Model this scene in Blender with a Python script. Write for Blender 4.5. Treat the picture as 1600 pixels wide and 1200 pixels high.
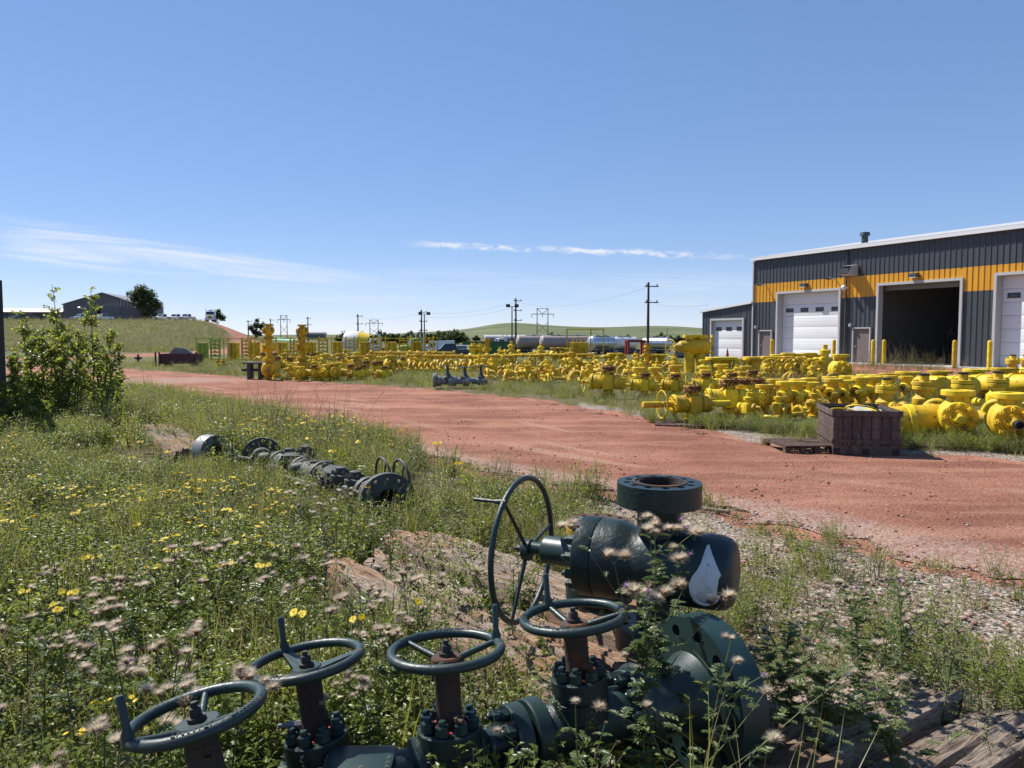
import bpy, bmesh, math, random
import numpy as np
from mathutils import Vector, Matrix, Euler, noise as mnoise

# ------------------------------------------------------------------ camera, sky, sun, exposure
F, CX, CY, HC = 1200.0, 800.0, 600.0, 1.65
TH = math.atan(76 / 1200)
scene = bpy.context.scene
for o in list(bpy.data.objects):
    bpy.data.objects.remove(o)
cam_d = bpy.data.cameras.new('camera')
cam = bpy.data.objects.new('camera', cam_d)
scene.collection.objects.link(cam)
cam.location = (0, 0, HC)
cam.rotation_euler = (math.pi / 2 - TH, 0, 0)
cam_d.sensor_width = 36
cam_d.lens = 27.0
cam_d.clip_start = 0.05
cam_d.clip_end = 30000
scene.camera = cam

SUN_EL = math.radians(50)
SUN_H = Vector((-0.80, 0.60))            # horizontal direction towards the sun
SUN_H.normalize()
world = bpy.data.worlds.new('World')
scene.world = world
world.use_nodes = True
wn = world.node_tree
wn.nodes.clear()


def N(nt, t, **kw):
    n = nt.nodes.new(t)
    for k, v in kw.items():
        if k.startswith('i_'):
            n.inputs[k[2:].replace('_', ' ')].default_value = v
        else:
            setattr(n, k, v)
    return n


def math_node(nt, op, a, b=None, c=None, clamp=False):
    n = nt.nodes.new('ShaderNodeMath')
    n.operation = op
    n.use_clamp = clamp
    for i, v in enumerate((a, b, c)):
        if v is None:
            continue
        if hasattr(v, 'is_output'):
            nt.links.new(v, n.inputs[i])
        else:
            n.inputs[i].default_value = v
    return n.outputs[0]


def sstep(nt, x, lo, hi):
    n = nt.nodes.new('ShaderNodeMapRange')
    n.interpolation_type = 'SMOOTHSTEP'
    nt.links.new(x, n.inputs[0])
    n.inputs[1].default_value = lo
    n.inputs[2].default_value = hi
    return n.outputs[0]


w_out = N(wn, 'ShaderNodeOutputWorld')
w_bg = N(wn, 'ShaderNodeBackground')
w_bg.inputs[1].default_value = 0.13
sky = N(wn, 'ShaderNodeTexSky', sky_type='NISHITA', sun_disc=False)
sky.sun_elevation = SUN_EL
sky.sun_rotation = math.atan2(SUN_H.x, SUN_H.y)
sky.altitude = 700
sky.air_density = 0.7
sky.dust_density = 0.0
sky.ozone_density = 5.0
tc = N(wn, 'ShaderNodeTexCoord')
sep = N(wn, 'ShaderNodeSeparateXYZ')
wn.links.new(tc.outputs['Generated'], sep.inputs[0])
yy = math_node(wn, 'MAXIMUM', sep.outputs[1], 0.02)
ca = math_node(wn, 'DIVIDE', sep.outputs[0], yy)
cb = math_node(wn, 'DIVIDE', sep.outputs[2], yy)
front = sstep(wn, sep.outputs[1], 0.05, 0.3)


def cloud_noise(sx, sy, tilt, scale, detail, rough, off, dist=0.0):
    cmb = N(wn, 'ShaderNodeCombineXYZ')
    b2 = math_node(wn, 'MULTIPLY_ADD', ca, tilt, cb)
    wn.links.new(math_node(wn, 'MULTIPLY', ca, sx), cmb.inputs[0])
    wn.links.new(math_node(wn, 'MULTIPLY', b2, sy), cmb.inputs[1])
    cmb.inputs[2].default_value = off
    t = N(wn, 'ShaderNodeTexNoise')
    t.inputs['Scale'].default_value = scale
    t.inputs['Detail'].default_value = detail
    t.inputs['Roughness'].default_value = rough
    t.inputs['Distortion'].default_value = dist
    wn.links.new(cmb.outputs[0], t.inputs['Vector'])
    return t.outputs['Fac'], b2


# wispy cirrus fan: a wedge that thins out to the right, streaks falling slightly to the right
n1, b1 = cloud_noise(3.0, 60, 0.115, 1.0, 9, 0.60, 3.1, 1.2)
# centre line in b1 (tilted) coordinates
axis_b = 0.049
half = math_node(wn, 'MULTIPLY_ADD', ca, -0.062, 0.0005)      # half width grows to the left
half = math_node(wn, 'MAXIMUM', half, 0.004)
dd = math_node(wn, 'ABSOLUTE', math_node(wn, 'SUBTRACT', b1, axis_b))
rel = math_node(wn, 'DIVIDE', dd, half)
inv = math_node(wn, 'SUBTRACT', 1.0, sstep(wn, rel, 0.25, 1.35))
endm = math_node(wn, 'MULTIPLY', math_node(wn, 'SUBTRACT', 1.0, sstep(wn, ca, -0.30, -0.12)), sstep(wn, ca, -0.70, -0.59))
dens1 = sstep(wn, math_node(wn, 'MULTIPLY_ADD', inv, 0.30, n1), 0.52, 0.98)
c1 = math_node(wn, 'MULTIPLY', math_node(wn, 'MULTIPLY', dens1, endm), inv)
# faint veil below it
n3, b3 = cloud_noise(1.6, 22, 0.03, 1.0, 6, 0.6, 9.7, 0.3)
veil = math_node(wn, 'MULTIPLY', sstep(wn, n3, 0.46, 0.80),
                 math_node(wn, 'SUBTRACT', 1.0, sstep(wn, math_node(wn, 'ABSOLUTE', math_node(wn, 'SUBTRACT', cb, 0.058)), 0.008, 0.045)))
veil = math_node(wn, 'MULTIPLY', veil, 0.42)
# thin row of small puffs
n2, b2 = cloud_noise(48, 130, 0.040, 1.0, 7, 0.66, 5.3, 0.5)
n2b, _ = cloud_noise(5.5, 4, 0.0, 1.0, 3, 0.5, 1.7)
d2 = math_node(wn, 'ABSOLUTE', math_node(wn, 'SUBTRACT', b2, 0.1125))
band2 = math_node(wn, 'SUBTRACT', 1.0, sstep(wn, d2, 0.0005, 0.0105))
m2 = math_node(wn, 'MULTIPLY', sstep(wn, ca, -0.155, -0.055), math_node(wn, 'SUBTRACT', 1.0, sstep(wn, ca, 0.18, 0.34)))
c2 = sstep(wn, math_node(wn, 'ADD', math_node(wn, 'MULTIPLY', band2, math_node(wn, 'MULTIPLY_ADD', n2b, 0.45, 0.12)), n2), 0.66, 0.98)
c2 = math_node(wn, 'MULTIPLY', math_node(wn, 'MULTIPLY', c2, m2), math_node(wn, 'MULTIPLY', band2, 1.15), clamp=True)
csum = math_node(wn, 'MAXIMUM', math_node(wn, 'MAXIMUM', math_node(wn, 'MULTIPLY', c1, 0.72), math_node(wn, 'MULTIPLY', c2, 0.75)), veil)
csum = math_node(wn, 'MULTIPLY', csum, front, clamp=True)
wmix = N(wn, 'ShaderNodeMix', data_type='RGBA')
wn.links.new(csum, wmix.inputs['Factor'])
whsv = N(wn, 'ShaderNodeHueSaturation')
whsv.inputs['Saturation'].default_value = 1.42
wgam = N(wn, 'ShaderNodeGamma')
wgam.inputs[1].default_value = 0.5
wn.links.new(sky.outputs[0], wgam.inputs[0])
wn.links.new(wgam.outputs[0], whsv.inputs['Color'])
wmul = N(wn, 'ShaderNodeMix', data_type='RGBA', blend_type='MULTIPLY')
wmul.inputs['Factor'].default_value = 1.0
wmul.inputs['B'].default_value = (1.5, 1.41, 1.56, 1)
wn.links.new(whsv.outputs[0], wmul.inputs['A'])
wn.links.new(wmul.outputs['Result'], wmix.inputs['A'])
wmix.inputs['B'].default_value = (4.2, 4.3, 4.45, 1)
wn.links.new(wmix.outputs['Result'], w_bg.inputs[0])
wn.links.new(w_bg.outputs[0], w_out.inputs[0])

sun_d = bpy.data.lights.new('sun', 'SUN')
sun_d.energy = 4.6
sun_d.angle = math.radians(0.53)
sun_d.color = (1.0, 0.955, 0.88)
sun = bpy.data.objects.new('sun', sun_d)
scene.collection.objects.link(sun)
sv = Vector((SUN_H.x * math.cos(SUN_EL), SUN_H.y * math.cos(SUN_EL), math.sin(SUN_EL)))
sun.rotation_euler = sv.to_track_quat('Z', 'Y').to_euler()
sun.location = sv * 60

vs = scene.view_settings
vs.view_transform = 'Standard'
vs.look = 'None'
vs.gamma = 1.0
vs.use_curve_mapping = False
vs.exposure = 0.76
scene.cycles.use_denoising = True
scene.cycles.max_bounces = 8
scene.cycles.transparent_max_bounces = 12
scene.cycles.sample_clamp_indirect = 6.0

# ------------------------------------------------------------------ picture helpers: pixel of the 1600x1200 photo -> direction
S_, C_ = math.sin(TH), math.cos(TH)


def ray(px, py):
    a, b = (px - CX) / F, (CY - py) / F
    return Vector((a, b * S_ + C_, b * C_ - S_))


def G(px, py, z=0.0):                    # point on the level z
    d = ray(px, py)
    t = (z - HC) / d.z
    return Vector((0, 0, HC)) + d * t


def D(px, py, y):                        # point at forward distance y
    d = ray(px, py)
    return Vector((0, 0, HC)) + d * (y / d.y)


rnd = random.Random(7)
RNG = np.random.default_rng(11)


def smooth01(x):
    x = np.clip(x, 0, 1)
    return x * x * (3 - 2 * x)


def hz(x, y):                            # terrain height, numpy-friendly
    x = np.asarray(x, float)
    y = np.asarray(y, float)
    hill_m = smooth01((-(x + 0.285 * y) - 0.0) / (0.115 * np.maximum(y, 40) + 2.0))
    hill = (5.6 * smooth01((y - 78) / 132.0) - 7.0 * smooth01((y - 260) / 400)) * hill_m
    dip = -1.75 * smooth01((y - 62) / 55.0) * (1 - hill_m) * (1 - smooth01((y - 240) / 300.0))
    # far ridge
    r = 24.5 * np.exp(-((y - 1500) / 330.0) ** 2)
    xs = x / np.maximum(y, 1.0) * 1500
    prof = 0.40 * np.exp(-((xs + 20) / 70.0) ** 2) + 0.62 * np.exp(-((xs - 70) / np.where(xs > 70, 240.0, 210.0)) ** 2) \
        + 0.42 * smooth01((xs - 60) / 300.0) + 0.06 * np.sin(xs / 37.0) * smooth01((xs + 300) / 200) + 0.12
    far = r * np.maximum(prof, 0.1) * smooth01((y - 700) / 400)
    return hill + dip + far


def hz1(x, y):
    return float(hz(x, y))


def GT(px, d):                           # terrain point under a pixel column at forward distance d
    x = (px - CX) / F * d
    return Vector((x, d, hz1(x, d)))


# ------------------------------------------------------------------ object helpers
COL = scene.collection


class MB:
    """collects shapes, then links them as one mesh object"""

    def __init__(self):
        self.v, self.f, self.m = [], [], []

    def add(self, verts, faces, M=None, mi=0):
        b = len(self.v)
        if M is not None:
            verts = [M @ Vector(v) for v in verts]
        self.v.extend([tuple(v) for v in verts])
        self.f.extend([tuple(i + b for i in f) for f in faces])
        self.m.extend([mi] * len(faces))
        return self

    def lathe(self, prof, seg=24, M=None, mi=0, closed=False):
        vs, fs, rings = [], [], []
        for r, z in prof:
            if r < 1e-6:
                rings.append([len(vs)])
                vs.append((0, 0, z))
            else:
                rings.append(list(range(len(vs), len(vs) + seg)))
                vs.extend([(r * math.cos(2 * math.pi * k / seg), r * math.sin(2 * math.pi * k / seg), z) for k in range(seg)])
        pairs = list(zip(rings[:-1], rings[1:]))
        if closed:
            pairs.append((rings[-1], rings[0]))
        for A, B in pairs:
            for k in range(seg):
                k2 = (k + 1) % seg
                if len(A) == 1 and len(B) == 1:
                    continue
                if len(A) == 1:
                    fs.append((A[0], B[k2], B[k]))
                elif len(B) == 1:
                    fs.append((A[k], A[k2], B[0]))
                else:
                    fs.append((A[k], A[k2], B[k2], B[k]))
        return self.add(vs, fs, M, mi)

    def cyl(self, p0, p1, r0, r1=None, seg=16, mi=0, bev=0.0):
        p0, p1 = Vector(p0), Vector(p1)
        r1 = r0 if r1 is None else r1
        L = (p1 - p0).length
        M = frame(p0, p1 - p0)
        if bev > 0:
            prof = [(0, 0), (r0 - bev, 0), (r0, bev), (r1, L - bev), (r1 - bev, L), (0, L)]
        else:
            prof = [(0, 0), (r0, 0), (r1, L), (0, L)]
        return self.lathe(prof, seg, M, mi)

    def box(self, c, s, M=None, mi=0, bev=0.0):
        x, y, z = s[0] / 2, s[1] / 2, s[2] / 2
        T = Matrix.Translation(Vector(c))
        M = T if M is None else M @ T
        if bev <= 0:
            vs = [(sx * x, sy * y, sz * z) for sx in (-1, 1) for sy in (-1, 1) for sz in (-1, 1)]
            fs = [(0, 1, 3, 2), (4, 6, 7, 5), (0, 4, 5, 1), (2, 3, 7, 6), (0, 2, 6, 4), (1, 5, 7, 3)]
            return self.add(vs, fs, M, mi)
        bm = bmesh.new()
        bmesh.ops.create_cube(bm, size=1.0)
        for v in bm.verts:
            v.co = Vector((v.co.x * s[0], v.co.y * s[1], v.co.z * s[2]))
        bmesh.ops.bevel(bm, geom=bm.edges[:], offset=bev, segments=2, affect='EDGES', profile=0.6)
        bm.verts.index_update()
        self.add([v.co.copy() for v in bm.verts], [[v.index for v in f.verts] for f in bm.faces], M, mi)
        bm.free()
        return self

    def tube(self, pts, r, seg=8, closed=False, mi=0, cap=True):
        pts = [Vector(p) for p in pts]
        n = len(pts)
        rs = r if hasattr(r, '__len__') else [r] * n
        vs, fs = [], []
        up = None
        for i, p in enumerate(pts):
            if closed:
                t = pts[(i + 1) % n] - pts[i - 1]
            else:
                t = pts[min(i + 1, n - 1)] - pts[max(i - 1, 0)]
            t.normalize()
            if up is None:
                up = t.orthogonal().normalized()
            else:
                up = (up - t * up.dot(t))
                if up.length < 1e-6:
                    up = t.orthogonal()
                up.normalize()
            bi = t.cross(up)
            for k in range(seg):
                a = 2 * math.pi * k / seg
                vs.append(p + (up * math.cos(a) + bi * math.sin(a)) * rs[i])
        m = n if closed else n - 1
        for i in range(m):
            j = (i + 1) % n
            for k in range(seg):
                k2 = (k + 1) % seg
                fs.append((i * seg + k, i * seg + k2, j * seg + k2, j * seg + k))
        if cap and not closed:
            fs.append(tuple(range(seg - 1, -1, -1)))
            fs.append(tuple((n - 1) * seg + k for k in range(seg)))
        return self.add(vs, fs, None, mi)

    def torus(self, R, r, M=None, seg=40, ms=10, mi=0, sq=1.0):
        prof = [(R + r * math.cos(2 * math.pi * k / ms), r * sq * math.sin(2 * math.pi * k / ms)) for k in range(ms)]
        return self.lathe(prof, seg, M, mi, closed=True)

    def holed(self, R, r, t, n, rb, rh, M=None, mi=0, hs=12, ph=0.0):
        """flange disc from z=0 to z=t with n real bolt holes"""
        vs, fs = [], []
        q = hs // 4
        for k in range(n):
            a0 = 2 * math.pi * k / n - math.pi / n + ph
            da = 2 * math.pi / n
            out = []
            for i in range(q):
                out.append((R, a0 + da * i / q))
            for i in range(q):
                out.append((R + (r - R) * i / q, a0 + da))
            for i in range(q):
                out.append((r, a0 + da - da * i / q))
            for i in range(q):
                out.append((r + (R - r) * i / q, a0))
            ac = a0 + da / 2
            cx, cy = rb * math.cos(ac), rb * math.sin(ac)
            o2 = [(rr * math.cos(a), rr * math.sin(a)) for rr, a in out]
            ang = [math.atan2(p[1] - cy, p[0] - cx) for p in o2]
            hole = [(cx + rh * math.cos(a), cy + rh * math.sin(a)) for a in ang]
            b = len(vs)
            h4 = 4 * q
            for z in (0, t):
                vs.extend([(p[0], p[1], z) for p in o2])
                vs.extend([(p[0], p[1], z) for p in hole])
            for i in range(h4):
                j = (i + 1) % h4
                fs.append((b + i, b + h4 + i, b + h4 + j, b + j))                                # bottom
                fs.append((b + 2 * h4 + i, b + 2 * h4 + j, b + 3 * h4 + j, b + 3 * h4 + i))      # top
                fs.append((b + h4 + i, b + 3 * h4 + i, b + 3 * h4 + j, b + h4 + j))              # hole wall
            for i in range(q):                                                                     # outer rim
                fs.append((b + i, b + i + 1, b + 2 * h4 + i + 1, b + 2 * h4 + i))
            for i in range(2 * q, 3 * q):                                                          # bore
                fs.append((b + i, b + i + 1, b + 2 * h4 + i + 1, b + 2 * h4 + i))
        return self.add(vs, fs, M, mi)

    def ring_bolts(self, n, rb, z0, z1, r, M=None, mi=0, ph=0.0, hexs=6, tip=0.0):
        M = Matrix() if M is None else M
        for k in range(n):
            a = 2 * math.pi * k / n + ph
            T = M @ Matrix.Translation((rb * math.cos(a), rb * math.sin(a), z0))
            self.lathe([(r, 0), (r, z1 - z0), (0, z1 - z0)], hexs, T, mi)
            if tip:
                self.lathe([(r * .55, z1 - z0), (r * .5, z1 - z0 + tip), (0, z1 - z0 + tip)], 6, T, mi)
        return self

    def mesh(self, name, mats, ang=38):
        me = bpy.data.meshes.new(name)
        me.from_pydata(self.v, [], self.f)
        mats = mats if isinstance(mats, (list, tuple)) else [mats]
        for m in mats:
            me.materials.append(m)
        if len(mats) > 1:
            me.polygons.foreach_set('material_index', self.m)
        bm = bmesh.new()
        bm.from_mesh(me)
        bmesh.ops.remove_doubles(bm, verts=bm.verts, dist=1e-5)
        bmesh.ops.recalc_face_normals(bm, faces=bm.faces)
        bm.to_mesh(me)
        bm.free()
        if ang:
            me.polygons.foreach_set('use_smooth', [True] * len(me.polygons))
            me.set_sharp_from_angle(angle=math.radians(ang))
        me.update()
        return me

    def build(self, name, mats, parent=None, M=None, ang=38):
        return put(name, self.mesh(name, mats, ang), parent, M)


def frame(p, zdir, xhint=None):
    z = Vector(zdir).normalized()
    if xhint is None:
        x = z.orthogonal().normalized()
        if abs(z.z) > 0.99:
            x = Vector((1, 0, 0)) - z * z.x
            x.normalize()
    else:
        x = Vector(xhint) - z * Vector(xhint).dot(z)
        x.normalize()
    y = z.cross(x)
    M = Matrix((x, y, z)).transposed().to_4x4()
    M.translation = Vector(p)
    return M


def put(name, me, parent=None, M=None):
    o = bpy.data.objects.new(name, me)
    COL.objects.link(o)
    if parent is not None:
        o.parent = parent
        _kids.setdefault(parent.name, []).append(o)
    if M is not None:
        o.matrix_basis = M
    return o


def tag(o, label=None, cat=None, group=None, kind=None):
    for k, v in (('label', label), ('category', cat), ('group', group), ('kind', kind)):
        if v:
            o[k] = v
    return o


def thing(name, label, cat, loc=(0, 0, 0), rz=0.0, group=None, rot=None):
    o = bpy.data.objects.new(name, None)
    COL.objects.link(o)
    o.empty_display_size = 0.1
    o.location = loc
    o.rotation_euler = (0, 0, rz) if rot is None else rot
    return tag(o, label, cat, group)


def copy_tree(src, parent=None):
    c = src.copy()
    COL.objects.link(c)
    if parent is not None:
        c.parent = parent
        _kids.setdefault(parent.name, []).append(c)
    for ch in KIDS(src):
        copy_tree(ch, c)
    return c


_kids = {}


def KIDS(o):
    return list(_kids.get(o.name, []))


# ------------------------------------------------------------------ materials
def mat(name):
    m = bpy.data.materials.new(name)
    m.use_nodes = True
    nt = m.node_tree
    nt.nodes.clear()
    out = N(nt, 'ShaderNodeOutputMaterial')
    p = N(nt, 'ShaderNodeBsdfPrincipled')
    nt.links.new(p.outputs[0], out.inputs[0])
    return m, nt, p, out


def ntex(nt, scale, detail=5, rough=0.6, vec=None, dist=0.0):
    t = N(nt, 'ShaderNodeTexNoise')
    t.inputs['Scale'].default_value = scale
    t.inputs['Detail'].default_value = detail
    t.inputs['Roughness'].default_value = rough
    t.inputs['Distortion'].default_value = dist
    if vec is not None:
        nt.links.new(vec, t.inputs['Vector'])
    return t.outputs['Fac']


def objvec(nt, scale=(1, 1, 1), obj=True):
    c = N(nt, 'ShaderNodeTexCoord')
    mp = N(nt, 'ShaderNodeMapping')
    mp.inputs['Scale'].default_value = scale
    nt.links.new(c.outputs['Object'], mp.inputs[0])
    return mp.outputs[0]


def geovec(nt, scale=(1, 1, 1)):
    c = N(nt, 'ShaderNodeNewGeometry')
    mp = N(nt, 'ShaderNodeMapping')
    mp.inputs['Scale'].default_value = scale
    nt.links.new(c.outputs['Position'], mp.inputs[0])
    return mp.outputs[0]


def mixc(nt, fac, a, b, blend='MIX'):
    n = N(nt, 'ShaderNodeMix', data_type='RGBA', blend_type=blend)
    for s, v in (('Factor', fac), ('A', a), ('B', b)):
        if hasattr(v, 'is_output'):
            nt.links.new(v, n.inputs[s])
        elif s == 'Factor':
            n.inputs[s].default_value = v
        else:
            n.inputs[s].default_value = (*v, 1) if len(v) == 3 else v
    return n.outputs['Result']


def bump(nt, p, h, strength=0.3, dist=0.01):
    b = N(nt, 'ShaderNodeBump')
    b.inputs['Strength'].default_value = strength
    b.inputs['Distance'].default_value = dist
    nt.links.new(h, b.inputs['Height'])
    nt.links.new(b.outputs[0], p.inputs['Normal'])


def paint(name, base, rust=0.12, rough=0.45, var=0.25, dirt=0.25, bumps=0.25, bscale=60, rustc=(0.16, 0.055, 0.02), rnd_amt=0.25,
          dirtc=(0.22, 0.15, 0.09), spec=0.5, rscale=5.0):
    m, nt, p, out = mat(name)
    v = objvec(nt)
    n1 = ntex(nt, 3.0, 4, 0.6, v)
    n2 = ntex(nt, rscale, 8, 0.72, v, 0.4)
    oi = N(nt, 'ShaderNodeObjectInfo')
    dark = tuple(c * (1 - var) for c in base)
    c = mixc(nt, sstep(nt, n1, 0.35, 0.65), base, dark)
    hs = N(nt, 'ShaderNodeHueSaturation')
    nt.links.new(math_node(nt, 'MULTIPLY_ADD', oi.outputs['Random'], rnd_amt * 0.05, 0.5 - rnd_amt * 0.025), hs.inputs['Hue'])
    nt.links.new(math_node(nt, 'MULTIPLY_ADD', oi.outputs['Random'], rnd_amt, 1 - rnd_amt * 0.6), hs.inputs['Value'])
    nt.links.new(c, hs.inputs['Color'])
    c = hs.outputs[0]
    nd = ntex(nt, 1.3, 6, 0.7, v)
    c = mixc(nt, math_node(nt, 'MULTIPLY', sstep(nt, nd, 0.45, 0.75), dirt), c, dirtc)
    rf = sstep(nt, n2, 0.74 - rust, 0.78 - rust)
    c = mixc(nt, rf, c, rustc)
    nt.links.new(c, p.inputs['Base Color'])
    nr = math_node(nt, 'MULTIPLY_ADD', rf, 0.4, rough)
    nr = math_node(nt, 'MULTIPLY_ADD', nd, 0.25, nr, clamp=True)
    nt.links.new(nr, p.inputs['Roughness'])
    p.inputs['Specular IOR Level'].default_value = spec
    nb = ntex(nt, bscale, 4, 0.6, v)
    bump(nt, p, math_node(nt, 'MULTIPLY_ADD', rf, -0.5, nb), bumps, 0.004)
    return m


def plain(name, base, rough=0.6, metal=0.0, var=0.15, nscale=8.0, bumps=0.0, bscale=40, spec=0.5):
    m, nt, p, out = mat(name)
    v = objvec(nt)
    n1 = ntex(nt, nscale, 6, 0.65, v)
    c = mixc(nt, n1, tuple(x * (1 - var) for x in base), tuple(min(1, x * (1 + var)) for x in base))
    nt.links.new(c, p.inputs['Base Color'])
    p.inputs['Roughness'].default_value = rough
    p.inputs['Metallic'].default_value = metal
    p.inputs['Specular IOR Level'].default_value = spec
    if bumps:
        bump(nt, p, ntex(nt, bscale, 5, 0.6, v), bumps, 0.005)
    return m


def leafm(name, c1, c2, tr=0.35, rough=0.5, trc=None, rs=0.3, spec=0.35):
    m, nt, p, out = mat(name)
    oi = N(nt, 'ShaderNodeObjectInfo')
    g = N(nt, 'ShaderNodeNewGeometry')
    n1 = ntex(nt, 9.0, 3, 0.6, g.outputs['Position'])
    f = math_node(nt, 'ADD', math_node(nt, 'MULTIPLY', oi.outputs['Random'], 0.45),
                  math_node(nt, 'ADD', math_node(nt, 'MULTIPLY', g.outputs['Random Per Island'], 0.4),
                            math_node(nt, 'MULTIPLY', n1, 0.35)))
    c = mixc(nt, sstep(nt, f, 0.2, 1.0), c1, c2)
    nt.links.new(c, p.inputs['Base Color'])
    p.inputs['Roughness'].default_value = rough
    p.inputs['Specular IOR Level'].default_value = spec
    tl = N(nt, 'ShaderNodeBsdfTranslucent')
    tcol = mixc(nt, 1.0, c, trc or (1.3, 1.25, 0.55), 'MULTIPLY')
    nt.links.new(tcol, tl.inputs[0])
    mx = N(nt, 'ShaderNodeMixShader')
    mx.inputs[0].default_value = tr
    nt.links.new(p.outputs[0], mx.inputs[1])
    nt.links.new(tl.outputs[0], mx.inputs[2])
    nt.links.new(mx.outputs[0], out.inputs[0])
    return m


M = {}
M['yellow'] = paint('yellow paint', (0.79, 0.53, 0.018), rust=0.16, rough=0.46, var=0.30, dirt=0.5, bumps=0.35, rustc=(0.13, 0.07, 0.03), rnd_amt=0.45, rscale=11, dirtc=(0.34, 0.24, 0.09), spec=.38)
M['amber'] = paint('amber paint', (0.76, 0.47, 0.016), rust=0.18, rough=0.46, var=0.30, dirt=0.5, bumps=0.35, rustc=(0.13, 0.055, 0.022), rnd_amt=0.42, rscale=10, dirtc=(0.29, 0.17, 0.06), spec=.38)
M['rusty_yellow'] = paint('rusting yellow paint', (0.62, 0.40, 0.03), rust=0.27, rough=0.5, dirt=0.4, rustc=(0.13, 0.05, 0.022))
M['lime'] = paint('lime paint', (0.32, 0.42, 0.04), rust=0.08, rough=0.5)
M['green'] = paint('dark green paint', (0.008, 0.022, 0.022), rust=0.05, rough=0.30, var=0.3, dirt=0.14, bumps=0.9, bscale=48, rustc=(0.08, 0.045, 0.025), rnd_amt=0.1, rscale=4, dirtc=(0.06, 0.055, 0.04))
M['green_smooth'] = paint('dark green gloss paint', (0.012, 0.034, 0.032), rust=0.10, rough=0.29, var=0.3, dirt=0.12, bumps=0.2, bscale=45, rustc=(0.19, 0.075, 0.03), rnd_amt=0.1, dirtc=(0.08, 0.07, 0.05), rscale=8)
M['wheel_green'] = paint('blue green wheel paint', (0.017, 0.038, 0.037), rust=0.09, rough=0.30, var=0.3, dirt=0.15, bumps=0.45, bscale=55, rustc=(0.10, 0.05, 0.03), rnd_amt=0.1, dirtc=(0.10, 0.09, 0.07), rscale=9)
M['rust'] = paint('rusted brown steel', (0.055, 0.030, 0.022), rust=0.20, rough=0.7, var=0.4, dirt=0.3, bumps=0.5, rustc=(0.11, 0.045, 0.02))
M['red_primer'] = paint('red primer', (0.30, 0.03, 0.025), rust=0.15, rough=0.6)
M['grey'] = paint('weathered grey paint', (0.046, 0.054, 0.050), rust=0.16, rough=0.5, var=0.35, dirt=0.35, bumps=0.35, rustc=(0.07, 0.05, 0.035), rnd_amt=0.2, dirtc=(0.16, 0.14, 0.11))
M['silver'] = paint('silver paint', (0.20, 0.21, 0.22), rust=0.08, rough=0.38, var=0.3, dirt=0.25, rnd_amt=0.15)
M['black'] = plain('black rubber', (0.018, 0.018, 0.02), 0.6)
M['dark_steel'] = paint('dark steel', (0.03, 0.027, 0.026), rust=0.15, rough=0.55, dirt=0.2, rustc=(0.06, 0.03, 0.02))
M['paper'] = paint('stained paper', (0.66, 0.66, 0.65), rust=0.13, rough=0.75, var=0.22, dirt=0.35, bumps=0.9, bscale=22, rustc=(0.34, 0.27, 0.19), rnd_amt=0.05, rscale=16, dirtc=(0.45, 0.41, 0.36), spec=.2)
M['maroon'] = paint('maroon paint', (0.085, 0.018, 0.022), rust=0.15, rough=0.55)

# ------------------------------------------------------------------ ground
def in_poly(px, py, poly):
    px, py = np.asarray(px), np.asarray(py)
    r = np.zeros(px.shape, bool)
    n = len(poly)
    for i in range(n):
        x0, y0 = poly[i]
        x1, y1 = poly[(i + 1) % n]
        c = ((y0 > py) != (y1 > py)) & (px < (x1 - x0) * (py - y0) / (y1 - y0 + 1e-12) + x0)
        r ^= c
    return r


def dist_line(px, py, pts):
    """signed-less distance to a polyline"""
    px, py = np.asarray(px, float), np.asarray(py, float)
    d = np.full(px.shape, 1e9)
    for (x0, y0), (x1, y1) in zip(pts[:-1], pts[1:]):
        vx, vy = x1 - x0, y1 - y0
        t = np.clip(((px - x0) * vx + (py - y0) * vy) / (vx * vx + vy * vy), 0, 1)
        d = np.minimum(d, np.hypot(px - x0 - t * vx, py - y0 - t * vy))
    return d


NEAR = [(14.0, -4.5), (8.5, 0.4), (5.4, 3.3), (3.46, 5.2), (2.05, 7.44), (0.43, 8.57), (-2.4, 11.9), (-5.3, 15.8), (-9.6, 20.6), (-13.5, 25.5), (-20, 31), (-34, 38), (-60, 47)]
FAR = [(22.0, -1.0), (15.0, 4.0), (10.0, 7.9), (6.6, 9.85), (3.75, 11.25), (2.5, 15.1), (0.2, 20.2), (-3.5, 24.2), (-9.7, 29.1), (-14, 33.2), (-21, 39.0), (-34, 46), (-60, 54)]
ROADPOLY = NEAR + FAR[::-1]
YARD_RED = [(14.0, 26.5), (21.0, 22.5), (27.5, 33.0), (15.6, 55.5), (12.6, 56.0), (14.5, 45)]    # bare red apron before the hall


def wob(x, y, s=1.0, seed=0.0):
    return (np.sin(x * 1.7 * s + seed) * np.cos(y * 1.3 * s - seed * 2) + 0.6 * np.sin(x * 3.9 * s - y * 2.6 * s + seed)
            + 0.4 * np.sin(x * 8.1 * s + y * 6.3 * s + 2 * seed)) / 2.0


def road_mask(x, y, grow=0.0):
    ins = in_poly(x, y, ROADPOLY)
    dl = np.minimum(dist_line(x, y, NEAR), dist_line(x, y, FAR))
    sd = np.where(ins, -dl, dl) + 0.28 * wob(x, y, 1.0, 1.0)
    return sd - grow


def axis_pts(lo, hi, n, fine, c=0.0):
    u = np.linspace(-1, 1, n)
    k = 7.5
    a = np.sinh(u * k) / np.sinh(k)
    return np.sort(np.unique(np.concatenate([a[a < 0] * -lo + c, a[a >= 0] * hi + c, fine])))


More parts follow.
